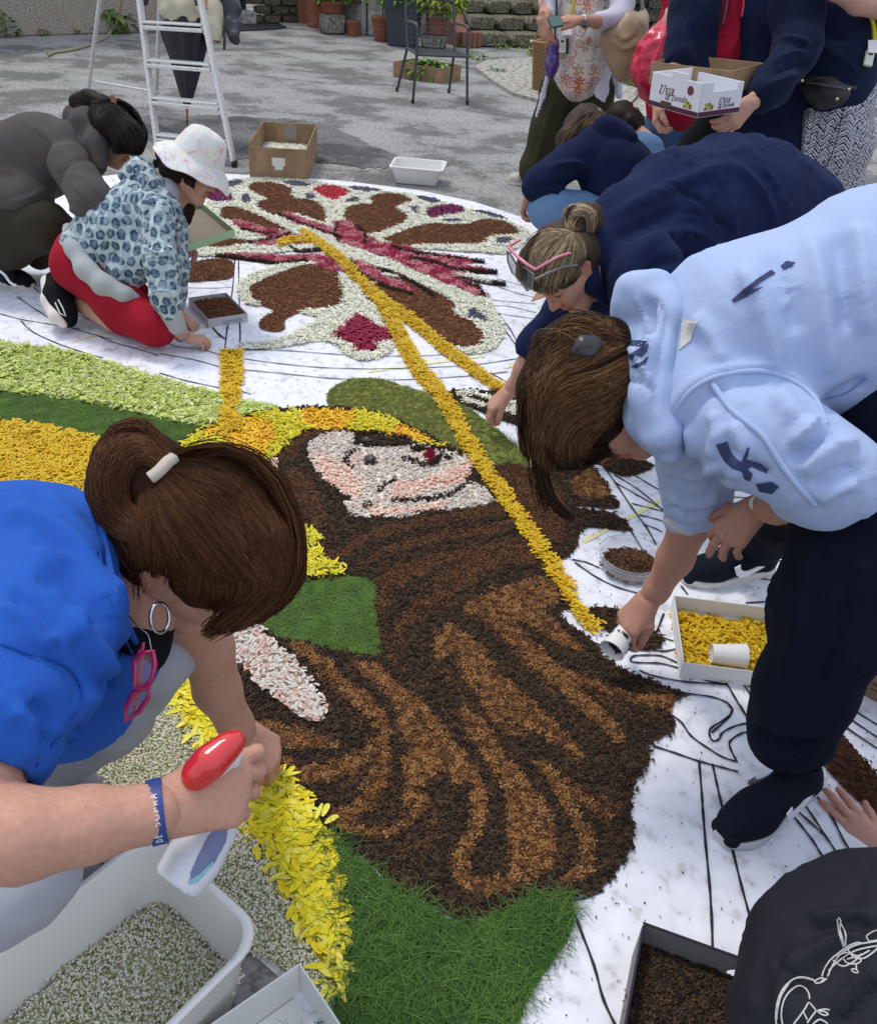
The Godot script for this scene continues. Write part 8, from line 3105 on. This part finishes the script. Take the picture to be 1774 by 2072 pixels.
func crouching_pair() -> void:
	var jeans := cloth(lin(.16,.28,.47),60,.2)
	var p := person("person in navy hoodie and light blue jeans with long brown hair, crouching")
	var sk := skin(lin(.51,.297,.211))
	var at := head_at(px(1190,275,4.28),dir(-.6,-.45,.5),dir(-.1,.85,-.35))
	var f := Field.new()
	limb(f,[[1195,285,4.28,.055],[1215,310,4.24,.06],[1290,400,4.3,.1]],.03)
	limb(f,[[1150,330,4.1,.05],[1090,375,4.06,.04],[1070,395,4.35,.03]],.03)
	var g := f.mesh(.014)
	g.colored = true
	g.add(head_form, at)
	hand(g,px(1068,397,4.38),dir(-.3,-.6,.7),dir(-.5,.6,-.3),false,[.6,.7,.7,.8],[.5,.3,.4],.95,.08,.005)
	part("body", g.mesh(), sk, p)
	var navy := cloth(lin(.012,.018,.055),60,.25)
	garment("hoodie",p,[[[1200,310,4.17,.12],[1240,345,4.2,.165],[1320,420,4.32,.18]],[[1155,325,4.12,.088],[1105,362,4.06,.074],[1088,380,4.08,.064],[1100,398,4.2,.05]]],navy,.013,.008,.15,[[.012,.016,[1110,340],[1160,330],[1200,345]],[-.01,.014,[1100,375],[1150,370],[1190,390]],[.012,.02,[1180,380],[1230,390],[1280,420]],[.01,.012,[1090,360],[1120,380],[1130,400]]])
	garment("hood",p,[[[1195,285,4.14,.04],[1225,262,4.1,.055],[1262,285,4.12,.055],[1280,320,4.18,.03]],[[1240,255,4.14,.04],[1268,275,4.16,.04]]],navy,.012,.005,.09,[[.009,.012,[1205,285],[1245,280],[1275,300]]])
	garment("jeans",p,[[[1320,440,4.35,.17],[1220,440,4.25,.12],[1120,425,4.12,.088],[1108,424,4.12,.084],[1160,480,4.25,.07],[1210,540,4.4,.055]],[[1320,440,4.5,.15],[1200,425,4.5,.1],[1110,415,4.4,.08],[1160,470,4.5,.06]]],jeans,.013,.004,.12)
	g = hair_cap(p,at,Color(.05,.03,.02),[[[1175,255,4.2,.08],[1150,285,4.16,.06],[1135,312,4.15,.025]],[[1200,270,4.18,.07],[1190,300,4.15,.05]]],.012)
	var hs := surface_of([g],2.0)
	g = strands(hs,[[[1200,225],[1165,240],[1140,275],[1126,318]],[[1210,225],[1185,250],[1160,290],[1145,322]],[[1225,230],[1210,262],[1190,300],[1175,322]],[[1235,240],[1228,270],[1212,300]]],400,.0024,[Color(.075,.045,.03),Color(.05,.03,.02),Color(.11,.07,.045)],35,.005,2.5)
	part("hair_strands", g.mesh(), hair_mat(), p)
	var blk := cloth(lin(.02,.02,.022))
	slip(p,px(1170,535,4.72) * Vector3(1,0,1),px(1235,540,4.7) * Vector3(1,0,1),Vector3.UP,blk,M.white)
	# the one behind in denim
	p = person("person in a light denim jacket with a small dark bun, crouching behind the navy hoodie")
	at = head_at(px(1262,262,4.75),dir(-.5,-.5,.6),dir(.1,.85,-.3))
	f = Field.new()
	limb(f,[[1265,270,4.75,.055],[1290,300,4.72,.07],[1310,380,4.75,.1]],.03)
	g = f.mesh(.016)
	g.colored = true
	g.add(head_form, at)
	part("body", g.mesh(), sk, p)
	garment("denim_jacket",p,[[[1292,315,4.68,.115],[1305,380,4.75,.165],[1320,440,4.85,.17]],[[1312,305,4.62,.08],[1318,360,4.6,.07]]],cloth(lin(.115,.20,.34),60,.2),.014,.005,.12)
	garment("trousers",p,[[[1320,450,4.9,.16],[1230,430,5.0,.09],[1260,500,5.1,.06]]],cloth(lin(.03,.04,.08)),.016,.004)
	hair_cap(p,at,Color(.02,.012,.009),[[[1275,245,4.66,.035],[1282,255,4.66,.03]]],.012)

func floral_woman() -> void:
	var p := person("person in a flowered blouse, white cardigan and olive trousers looking at a phone")
	var sk := skin(lin(.50,.275,.189))
	var at := head_at(px(1178,-160,5.3),dir(-.55,-.35,-.6),dir(.08,.95,.2))
	var f := Field.new()
	limb(f,[[1178,-130,5.35,.055],[1178,-95,5.4,.06],[1172,60,5.55,.1]],.03)
	limb(f,[[1240,-70,5.35,.05],[1258,40,5.4,.045],[1205,44,5.22,.036],[1180,42,5.14,.028],[1174,42,5.13,.026]],.02)
	limb(f,[[1112,-70,5.4,.05],[1104,30,5.4,.042],[1098,40,5.2,.034],[1096,42,5.1,.027]],.02)
	limb(f,[[1172,60,5.55,.09],[1140,170,5.75,.07],[1100,265,5.92,.05],[1072,340,6.04,.04],[1068,362,6.09,.034]],.02)
	var g := f.mesh(.013)
	g.colored = true
	g.add(head_form, at)
	hand(g,px(1174,42,5.13),dir(-.95,.05,-.2),dir(.1,.45,-.85),true,[[.3,.3,.2],[.35,.35,.2],[.4,.4,.2],[.5,.5,.3]],[.5,.1,.1],1.0,.05,.005)
	hand(g,px(1096,36,5.1),dir(.1,-.8,.3),dir(-.8,.1,-.5),true,[.6,.6,.6,.6],[.4,.3,.4],1.0,.08,.005)
	part("body", g.mesh(), sk, p)
	var fl := cloth_print(floral(), 2.2)
	garment("blouse",p,[[[1178,-70,5.42,.15],[1172,20,5.52,.155],[1170,100,5.6,.16],[1170,140,5.64,.162],[1170,152,5.65,.155]],[[1120,-60,5.4,.07],[1235,-60,5.38,.07]]],fl,.014,.006,.16)
	garment("trousers",p,[[[1172,130,5.66,.145],[1135,180,5.76,.13],[1104,265,5.9,.105],[1078,338,6.03,.09],[1076,345,6.04,.084]],[[1172,130,5.66,.145],[1200,190,5.78,.13],[1200,290,5.92,.11],[1200,372,6.08,.09]]],cloth(lin(.052,.050,.026),60,.15),.014,.006,.15,[[-.012,.02,[1170,170],[1150,230],[1130,300]],[.012,.02,[1120,200],[1100,270],[1080,340]],[.01,.015,[1190,180],[1170,240],[1160,300]]])
	var white := cloth(lin(.62,.62,.70),60,.3)
	garment("cardigan",p,[[[1232,-75,5.36,.075],[1258,10,5.38,.066],[1252,38,5.36,.066],[1212,42,5.25,.052]],[[1108,-75,5.4,.07],[1112,0,5.42,.06],[1108,30,5.4,.05]],[[1180,-70,5.56,.1],[1185,60,5.72,.11]]],white,.013,.005,.1)
	f = Field.new()
	for l in [[[1222,-40,5.46,.03],[1224,90,5.54,.034],[1219,150,5.58,.052],[1216,185,5.6,.048],[1222,206,5.6,.012]],[[1246,120,5.66,.03],[1249,160,5.68,.034],[1251,192,5.68,.026]],[[1124,40,5.5,.02],[1113,130,5.6,.016],[1098,196,5.66,.018],[1084,236,5.68,.010]]]:
		limb(f,l,.02,cam_fwd,2.6)
	g = f.mesh(.009)
	rumple(g,.006,.08,77,Vector3(2.0,.4,1.0))
	part("cardigan_front", g.mesh(), white, p)
	var cream := cloth(lin(.58,.54,.46))
	slip(p,gp(1026,372),gp(1082,376),Vector3.UP,cream,mat(lin(.66,.65,.6),.6))
	slip(p,gp(1180,404),gp(1222,396),Vector3.UP,cream,mat(lin(.66,.65,.6),.6))
	hair_cap(p,at,Color(.05,.032,.022),[],.014)
	band2(p,px(1181,42,5.14),dir(.98,.05,-.1),.031,.02,mat(lin(.62,.55,.48),.5))
	part("watch_face",box_mesh(Vector3(.036,.042,.012),.005),mat(lin(.015,.015,.018),.15,.6),p,Transform3D(Basis(cam_right,-cam_down,-cam_fwd),px(1182,48,5.09)))
	part("lanyard",tube_mesh(Array(curve([px(1160,-60,5.22),px(1162,0,5.32),px(1152,40,5.4),px(1147,60,5.42)],4)),.010,6),mat(lin(.70,.52,.03),.6),p)
	part("name_badge",box_mesh(Vector3(.06,.045,.004),.001),M.white,p,Transform3D(Basis(cam_right,-cam_down,-cam_fwd),px(1147,64,5.4)))
	var t := thing("phone", "dark green phone held by the person in the flowered blouse", "phone")
	t.transform = Transform3D(Basis(cam_right,-cam_down,-cam_fwd).rotated(cam_right,-.5).rotated(cam_fwd,-.2),px(1124,44,5.08))
	part("case",box_mesh(Vector3(.072,.10,.011),.004),mat(lin(.012,.075,.065),.4),t)
	part("screen",box_mesh(Vector3(.066,.094,.001)),mat(lin(.01,.01,.012),.08),t,Transform3D(Basis(),Vector3(0,0,-.0062)))
	t = thing("audio_guide", "cream audio guide with a small dark display hanging on the flowered blouse", "audio guide")
	t.transform = Transform3D(Basis(cam_right,-cam_down,-cam_fwd),px(1137,93,5.42))
	part("case",box_mesh(Vector3(.044,.09,.018),.004),mat(lin(.60,.62,.50),.4),t)
	part("side",box_mesh(Vector3(.016,.092,.016),.003),M.black,t,Transform3D(Basis(),Vector3(.031,0,-.001)))
	part("display",box_mesh(Vector3(.022,.018,.002)),mat(lin(.05,.08,.06),.2),t,Transform3D(Basis(),Vector3(0,.024,.0095)))
	for k in 3:
		part("button",box_mesh(Vector3(.03,.006,.002),.001),mat(lin(.35,.4,.3),.5),t,Transform3D(Basis(),Vector3(0,.0 - k * .013,.0095)))
	t = thing("purple_pouch", "shiny purple phone pouch hanging at the side of the flowered blouse", "pouch")
	garment("pouch",t,[[[1120,95,5.44,.032],[1116,130,5.46,.036],[1114,148,5.47,.03]],[[1122,82,5.44,.016],[1121,96,5.44,.03]]],mat(lin(.06,.02,.16),.25,.6),.008,.002,.05)
	part("strap",tube_mesh([px(1124,-50,5.3),px(1126,20,5.36),px(1122,82,5.43)],.006,6),M.black,t)
	t = thing("tan_shoulder_bag", "tan leather shoulder bag hanging behind the white cardigan elbow", "bag")
	var tan := mat(lin(.31,.215,.125),.45,.45)
	garment("body",t,[[[1232,75,5.36,.05],[1275,62,5.36,.10],[1300,40,5.4,.035],[1300,20,5.42,.02]],[[1262,90,5.36,.11],[1262,130,5.4,.075],[1258,150,5.42,.04]],[[1232,78,5.36,.06],[1255,120,5.38,.07]]],tan,.012,.008,.12,[[.012,.012,[1238,80],[1262,100],[1300,80]],[-.01,.01,[1240,70],[1262,88],[1290,70]],[.01,.01,[1285,40],[1292,80],[1280,120]]])
	part("strap",tube_mesh(Array(curve([px(1300,24,5.4),px(1290,-60,5.36),px(1262,-95,5.34)],5)),.013,6),mat(lin(.22,.19,.16),.6),t)
	part("loose_strap",tube_mesh(Array(curve([px(1270,150,5.44),px(1290,175,5.46),px(1290,195,5.48),px(1268,216,5.5),px(1255,225,5.5)],5)),.009,6),mat(lin(.36,.29,.20),.6),t)

func quad_box(t: Node3D,a: Vector3,b: Vector3,c: Vector3) -> Vector2:
	# a: top corner at the left, b: lower corner below it, c: lower corner at the right
	var x := (c - b).normalized()
	var y := (a - b).slide(x).normalized()
	t.transform = Transform3D(Basis(x, y, x.cross(y)), b)
	return Vector2((c - b).length(), (a - b).slide(x).length())

func box_people() -> void:
	var sk := skin(lin(.51,.297,.216))
	# red jacket and jeans behind
	var p := person("person in a red jacket and blue jeans, mostly hidden behind the fruit box")
	var at := head_at(px(1420,-190,4.75),dir(-.4,-.2,-.8),dir(.1,.95,.2))
	var f := Field.new()
	limb(f,[[1420,-160,4.78,.055],[1415,-110,4.8,.06],[1400,60,4.9,.1]],.03)
	limb(f,[[1365,-60,4.78,.05],[1362,20,4.76,.04],[1352,36,4.7,.03]],.03)
	var g := f.mesh(.015)
	g.colored = true
	g.add(head_form, at)
	hand(g,px(1352,34,4.7),dir(-.4,-.9,.0),dir(-.6,.3,-.7),true,[1.2,1.3,1.3,1.3],[.6,.4,.6],1.0,.05,.005)
	part("body", g.mesh(), sk, p)
	garment("jacket",p,[[[1412,-90,4.84,.16],[1395,60,4.92,.17],[1370,190,5.02,.165],[1362,215,5.04,.15]],[[1370,-90,4.78,.08],[1364,-20,4.76,.07],[1362,14,4.75,.055]]],cloth(lin(.36,.012,.030),60,.2),.015,.006,.15)
	garment("jeans",p,[[[1365,200,5.04,.14],[1338,270,5.12,.10],[1330,350,5.24,.08],[1325,430,5.36,.07]],[[1380,200,5.06,.13],[1400,300,5.2,.09],[1400,430,5.4,.07]]],cloth(lin(.055,.10,.19),60,.2),.015,.005,.12)
	hair_cap(p,at,Color(.03,.02,.015),[],.015)
	var b := thing("red_plastic_bag", "full red plastic carrier bag hanging from the hidden person's hand", "bag")
	var red := mat(lin(.56,.012,.05),.28,.5)
	red.backlight_enabled = true
	red.backlight = Color(.4,.05,.08)
	garment("bag",b,[[[1350,60,4.72,.045],[1340,100,4.74,.12],[1338,140,4.78,.15],[1340,165,4.8,.12]],[[1325,110,4.7,.08],[1318,150,4.74,.09]]],red,.012,.014,.07,[[.014,.010,[1350,50],[1335,100],[1312,150]],[-.012,.009,[1356,60],[1345,110],[1335,160]],[.012,.009,[1362,60],[1360,110],[1352,160]]])
	for s in [-1.0,1.0]:
		part("handle",tube_mesh(Array(curve([px(1350 + s * 10,66,4.72),px(1352 + s * 6,46,4.7),px(1352,34,4.69)],4)),.014,6),red,b)
	# navy fleece with the boxes
	p = person("person in an open navy fleece over a red hoodie holding up a fruit box")
	at = head_at(px(1520,-290,3.3),dir(-.45,-.35,-.7),dir(.12,.93,.25))
	f = Field.new()
	limb(f,[[1515,-250,3.34,.056],[1510,-190,3.42,.06],[1490,60,3.74,.06]],.03)
	limb(f,[[1600,-110,3.36,.05],[1622,80,3.36,.045],[1545,190,3.27,.036],[1514,212,3.24,.029]],.02)
	limb(f,[[1415,-110,3.5,.05],[1395,80,3.5,.045],[1330,200,3.42,.03]],.02)
	g = f.mesh(.014)
	g.colored = true
	g.add(head_form, at)
	hand(g,px(1516,208,3.24),dir(-.62,-.72,-.05),dir(.55,-.25,-.75),false,[[.5,.7,.4],[.55,.8,.5],[.6,.8,.5],[.6,.8,.5]],[.55,.2,.6],1.05,.05,.0045)
	hand(g,px(1332,198,3.43),dir(-.1,-.9,.2),dir(-.9,.1,.2),true,[.7,.8,.8,.8],[.6,.4,.6],1.0,.05,.005)
	part("body", g.mesh(), sk, p)
	var fl := cloth(lin(.012,.016,.040),60,.5)
	fl.albedo_texture = noise_tex(71,.022,512,[Color(.6,.65,.75),Color(.6,.65,.75),Color(1,1,1),Color(.6,.65,.75)],[.0,.46,.5,.54],2)
	fl.albedo_color = lin(.020,.027,.058)
	tri_map(fl, 2.6)
	garment("fleece",p,[[[1585,-120,3.5,.11],[1575,60,3.6,.13],[1562,200,3.7,.14],[1555,290,3.76,.145]],[[1425,-120,3.50,.085],[1412,20,3.5,.082],[1404,150,3.56,.08]],[[1560,-100,3.46,.08],[1545,40,3.5,.085],[1530,170,3.58,.085]],[[1500,-120,3.62,.13],[1490,100,3.74,.15],[1490,260,3.82,.14]],[[1595,-110,3.38,.095],[1615,30,3.36,.088],[1612,100,3.35,.082],[1560,175,3.28,.068],[1540,195,3.26,.058]],[[1412,-110,3.5,.08],[1392,40,3.5,.075],[1372,120,3.47,.066]]],fl,.013,.009,.12,[[.012,.012,[1560,130],[1600,110],[1635,110]],[-.01,.010,[1560,150],[1600,135],[1635,130]],[.012,.012,[1550,175],[1590,160],[1625,150]],[.012,.012,[1575,80],[1610,80],[1636,90]]])
	garment("red_hoodie",p,[[[1475,-130,3.48,.08],[1470,0,3.54,.088],[1458,110,3.60,.088],[1452,160,3.64,.08]]],cloth(lin(.33,.012,.032),60,.3),.013,.006,.1,[[-.008,.006,[1474,-20],[1464,40],[1452,130]],[.010,.012,[1480,0],[1490,60],[1470,130]]])
	part("zip",tube_mesh([px(1474,-30,3.448),px(1470,10,3.445),px(1463,50,3.46)],.005,5),mat(lin(.08,.05,.05),.4),p)
	part("drawstring",tube_mesh([px(1502,-20,3.41),px(1504,10,3.41),px(1500,34,3.42)],.004,5),mat(lin(.40,.04,.06),.7),p)
	garment("trousers",p,[[[1480,240,3.82,.15],[1430,300,3.9,.11],[1420,460,4.1,.08],[1430,620,4.3,.06]],[[1510,250,3.84,.15],[1540,320,3.94,.11],[1540,470,4.12,.08],[1540,620,4.3,.06]]],cloth(lin(.010,.010,.012)),.015,.005)
	hair_cap(p,at,Color(.03,.02,.015),[],.014)
	# the boxes
	var t := thing("brown_tray_box", "plain brown cardboard tray held behind the white fruit box", "box")
	var sz := quad_box(t,px(1321,125,3.39),px(1312,170,3.44),px(1474,191,3.24))
	var dp := .24
	for q in [[Vector3(sz.x / 2,sz.y / 2,0),Vector3(sz.x,sz.y,.004)],[Vector3(sz.x / 2,sz.y / 2,-dp),Vector3(sz.x,sz.y,.004)],[Vector3(.002,sz.y / 2,-dp / 2),Vector3(.004,sz.y,dp - .005)],[Vector3(sz.x - .002,sz.y / 2,-dp / 2),Vector3(.004,sz.y,dp - .005)],[Vector3(sz.x / 2,.002,-dp / 2),Vector3(sz.x - .01,.004,dp - .006)]]:
		part("panel",box_mesh(q[1],.001),M.cardboard,t,Transform3D(Basis(),q[0]))
	t = thing("fruit_box", "white fruit box with purple lettering and printed grapes held in one hand", "box")
	sz = quad_box(t,px(1334,148,3.19),px(1312,212,3.28),px(1410,239,3.10))
	dp = .20
	var wm := mat(lin(.70,.70,.72),.5)
	var purple := mat(lin(.075,.012,.04),.5)
	for q in [[Vector3(sz.x / 2,sz.y / 2,0),Vector3(sz.x,sz.y,.004)],[Vector3(sz.x / 2,sz.y * .45,-dp),Vector3(sz.x,sz.y * .9,.004)],[Vector3(.002,sz.y / 2,-dp / 2),Vector3(.004,sz.y,dp - .005)],[Vector3(sz.x - .002,sz.y * .36,-dp / 2),Vector3(.004,sz.y * .72,dp - .005)],[Vector3(sz.x / 2,.002,-dp / 2),Vector3(sz.x - .01,.004,dp - .006)],[Vector3(sz.x - .002,sz.y * .86,-.03),Vector3(.004,sz.y * .28,.05)],[Vector3(sz.x - .002,sz.y * .82,-dp + .015),Vector3(.004,sz.y * .2,.022)],[Vector3(sz.x * .55,sz.y + .009,0),Vector3(sz.x * .32,.018,.004)]]:
		part("panel",box_mesh(q[1],.001),wm,t,Transform3D(Basis(),q[0]))
	part("stripe",box_mesh(Vector3(sz.x,.016,.001)),purple,t,Transform3D(Basis(),Vector3(sz.x / 2,.010,.0027)))
	part("stripe",box_mesh(Vector3(.001,.016,dp)),purple,t,Transform3D(Basis(),Vector3(sz.x + .0007,.010,-dp / 2)))
	part("hand_hole",box_mesh(Vector3(.055,.018,.001),.0004),mat(lin(.10,.06,.035),.8),t,Transform3D(Basis(),Vector3(sz.x * .36,.018,.0036)))
	var shear := Basis(Vector3(1,.05,0),Vector3(.35,1,0),Vector3(0,0,1))
	for q in [["Uva",.044,Vector3(sz.x * .34,sz.y * .56,.0026),0],["di Tavola",.026,Vector3(sz.x * .55,sz.y * .40,.0026),0],["Uva",.032,Vector3(0,sz.y * .42,-dp * .60),1],["di Tavola",.018,Vector3(0,sz.y * .26,-dp * .66),1]]:
		for k in 2:
			var xf := Transform3D(shear,q[2] + Vector3(0,0,.0006 * k)) if q[3] == 0 else Transform3D(Basis(Vector3.UP,PI / 2) * shear,Vector3(sz.x + .0006 + .0006 * k,q[2].y,q[2].z))
			if k == 0:
				part("lettering",letters(q[0],q[1],.0012,true),purple,t,xf)
	for e in [0,1]:
		for k in 14:
			var gx := (k % 5) * .008 + (.004 if (k / 5) % 2 else .0)
			var gy := .026 + (k / 5) * .0075
			var sp := SphereMesh.new()
			sp.radius = .005
			sp.height = .003
			sp.radial_segments = 10
			sp.rings = 5
			var c := mat(lin(.42,.42,.06) if k % 4 else lin(.10,.02,.05),.5)
			part("printed_grape",sp,c,t,Transform3D(Basis(Vector3.RIGHT,PI / 2),Vector3(sz.x * .72 + gx,gy,.0022)) if e == 0 else Transform3D(Basis(Vector3.BACK,PI / 2),Vector3(sz.x + .0003,gy,-.03 - gx)))
	var cm := CylinderMesh.new()
	cm.top_radius = .016
	cm.bottom_radius = .016
	cm.height = .001
	cm.radial_segments = 10
	part("round_emblem",cm,mat(lin(.16,.04,.05),.5),t,Transform3D(Basis(Vector3.RIGHT,PI / 2),Vector3(sz.x * .80,sz.y * .72,.0027)))
	# patterned trousers and bum bag
	p = person("person in a navy vest and zigzag patterned trousers with a black bum bag")
	at = head_at(px(1700,-260,3.35),dir(-.5,-.3,-.7),dir(.05,.95,.25))
	f = Field.new()
	limb(f,[[1700,-220,3.38,.056],[1695,-170,3.42,.062],[1690,60,3.6,.1]],.03)
	limb(f,[[1790,-90,3.42,.05],[1800,20,3.4,.043],[1735,6,3.26,.04],[1690,-20,3.2,.034],[1665,-60,3.2,.027]],.02)
	limb(f,[[1610,-90,3.5,.05],[1612,0,3.45,.043],[1650,-30,3.3,.03]],.02)
	g = f.mesh(.014)
	g.colored = true
	g.add(head_form, at)
	hand(g,px(1664,-62,3.2),dir(-.5,.8,.0),dir(-.2,.1,-.9),true,[.6,.7,.7,.7],[.5,.3,.4],1.0,.05,.005)
	part("body", g.mesh(), sk, p)
	garment("vest",p,[[[1695,-110,3.5,.15],[1690,40,3.58,.155],[1685,130,3.63,.165],[1682,180,3.66,.165]],[[1620,-100,3.5,.06],[1770,-100,3.46,.06]]],cloth(lin(.012,.018,.045),60,.2),.014,.006,.16,[[.010,.016,[1640,80],[1690,110],[1740,150]],[-.009,.014,[1630,40],[1670,70],[1720,80]]])
	garment("trousers",p,[[[1680,180,3.68,.155],[1665,280,3.76,.165],[1640,360,3.86,.13],[1650,480,4.0,.10],[1660,600,4.15,.075]],[[1690,190,3.68,.15],[1690,290,3.76,.14],[1685,380,3.88,.11],[1690,500,4.02,.09],[1690,600,4.15,.07]]],cloth_print(zigzag(),4.6),.014,.008,.13,[[.014,.018,[1640,220],[1630,290],[1640,360]],[-.012,.016,[1690,230],[1670,310],[1660,390]],[.012,.016,[1720,220],[1710,300],[1690,370]]])
	hair_cap(p,at,Color(.04,.025,.018),[],.014)
	part("lanyard",tube_mesh(Array(curve([px(1720,-60,3.3),px(1752,10,3.36),px(1766,50,3.42),px(1768,84,3.45)],4)),.008,6),mat(lin(.70,.55,.03),.6),p)
	part("name_badge",box_mesh(Vector3(.05,.05,.004),.001),M.white,p,Transform3D(Basis(cam_right,-cam_down,-cam_fwd),px(1768,94,3.44)))
	t = thing("audio_guide", "cream audio guide hanging at the edge of the navy vest", "audio guide")
	t.transform = Transform3D(Basis(cam_right,-cam_down,-cam_fwd).rotated(cam_fwd,.2),px(1757,118,3.45))
	part("case",box_mesh(Vector3(.034,.062,.014),.003),mat(lin(.60,.62,.50),.4),t)
	part("display",box_mesh(Vector3(.018,.013,.002)),mat(lin(.03,.04,.03),.2),t,Transform3D(Basis(),Vector3(0,.016,.0075)))
	t = thing("bum_bag", "black half round bum bag worn over the patterned trousers", "bag")
	var bm := mat(lin(.014,.014,.017),.55)
	garment("pouch",t,[[[1636,174,3.5,.026],[1668,182,3.47,.038],[1704,188,3.49,.026]],[[1646,186,3.495,.03],[1668,194,3.48,.036],[1692,196,3.49,.03]]],bm,.009,.0)
	part("zip_line",tube_mesh(Array(curve([px(1630,166,3.44),px(1668,172,3.395),px(1708,180,3.44)],4)),.004,5),mat(lin(.05,.05,.055),.3),t)
	var gd := mat(lin(.6,.52,.35),.25)
	gd.metallic = 1.0
	for q in [[1622,163,3.45],[1716,180,3.46],[1692,200,3.43]]:
		part("clasp",box_mesh(Vector3(.014,.012,.008),.003),gd,t,Transform3D(Basis(cam_right,-cam_down,-cam_fwd),px(q[0],q[1],q[2])))
	part("belt",tube_mesh(Array(curve([px(1602,168,3.62),px(1618,160,3.5),px(1668,162,3.44),px(1716,178,3.48),px(1745,175,3.58)],4)),.011,6),bm,t)
	# striped turquoise sleeve behind
	p = person("person in a turquoise striped top mostly hidden behind the navy vest")
	at = head_at(px(1660,-200,4.5),dir(-.3,-.2,-.9),dir(.1,.95,.2))
	f = Field.new()
	limb(f,[[1660,-170,4.5,.055],[1660,-130,4.55,.06],[1660,20,4.7,.1]],.03)
	limb(f,[[1640,-60,4.45,.045],[1642,10,4.42,.04],[1640,22,4.38,.034]],.03)
	g = f.mesh(.016)
	g.colored = true
	g.add(head_form, at)
	hand(g,px(1640,22,4.38),dir(-.1,-.9,-.2),dir(-.5,.2,-.8),true,[.9,1.0,1.0,1.0],[.5,.3,.4],1.0,.05,.005)
	part("body", g.mesh(), sk, p)
	var st := Image.create_empty(8,64,false,Image.FORMAT_RGB8)
	for y in 64:
		for x in 8:
			st.set_pixel(x,y,lin(.16,.50,.58) if y % 16 < 10 else lin(.7,.72,.72))
	garment("top",p,[[[1665,-110,4.62,.15],[1670,60,4.74,.15],[1672,150,4.82,.15]],[[1645,-90,4.5,.075],[1642,-10,4.44,.07],[1641,6,4.42,.06]]],cloth_print(st,5.0),.016,.004)
	garment("trousers",p,[[[1680,150,4.84,.15],[1690,330,5.0,.1],[1690,480,5.2,.07]]],cloth(lin(.3,.3,.32)),.018,.004)
	hair_cap(p,at,Color(.03,.02,.015),[],.015)

func edge_person() -> void:
	var p := person("person in a royal blue top, only a hand and sleeve seen above the black bag")
	var sk := skin(lin(.55,.314,.232))
	var at := head_at(px(2060,1640,1.45),dir(-.6,-.6,.4),dir(-.3,.7,-.5))
	var f := Field.new()
	limb(f,[[2050,1690,1.45,.055],[2030,1780,1.42,.06],[1980,2000,1.3,.1]],.03)
	limb(f,[[1960,1800,1.42,.05],[1860,1800,1.62,.042],[1795,1748,1.77,.03],[1784,1738,1.79,.028]],.02)
	var g := f.mesh(.012)
	g.colored = true
	g.add(head_form, at)
	hand(g,px(1786,1742,1.785),dir(-.55,.72,.45),dir(-.1,.45,-.85),false,[[.15,.15,.1],[.12,.12,.1],[.15,.15,.1],[.2,.2,.1]],[.6,.1,.2],.95,.08)
	part("body", g.mesh(), sk, p)
	garment("top",p,[[[2020,1790,1.42,.12],[1950,1990,1.32,.15],[1930,2250,1.25,.16]],[[1960,1810,1.42,.075],[1870,1806,1.6,.055],[1812,1766,1.73,.042]]],cloth(lin(.02,.05,.42),60,.3),.011,.004,.12)
	garment("trousers",p,[[[1930,2250,1.25,.17],[2050,2150,1.45,.12],[2100,2100,1.7,.08]]],cloth(lin(.03,.03,.04)),.014,.004)
	hair_cap(p,at,Color(.03,.02,.015),[],.013)
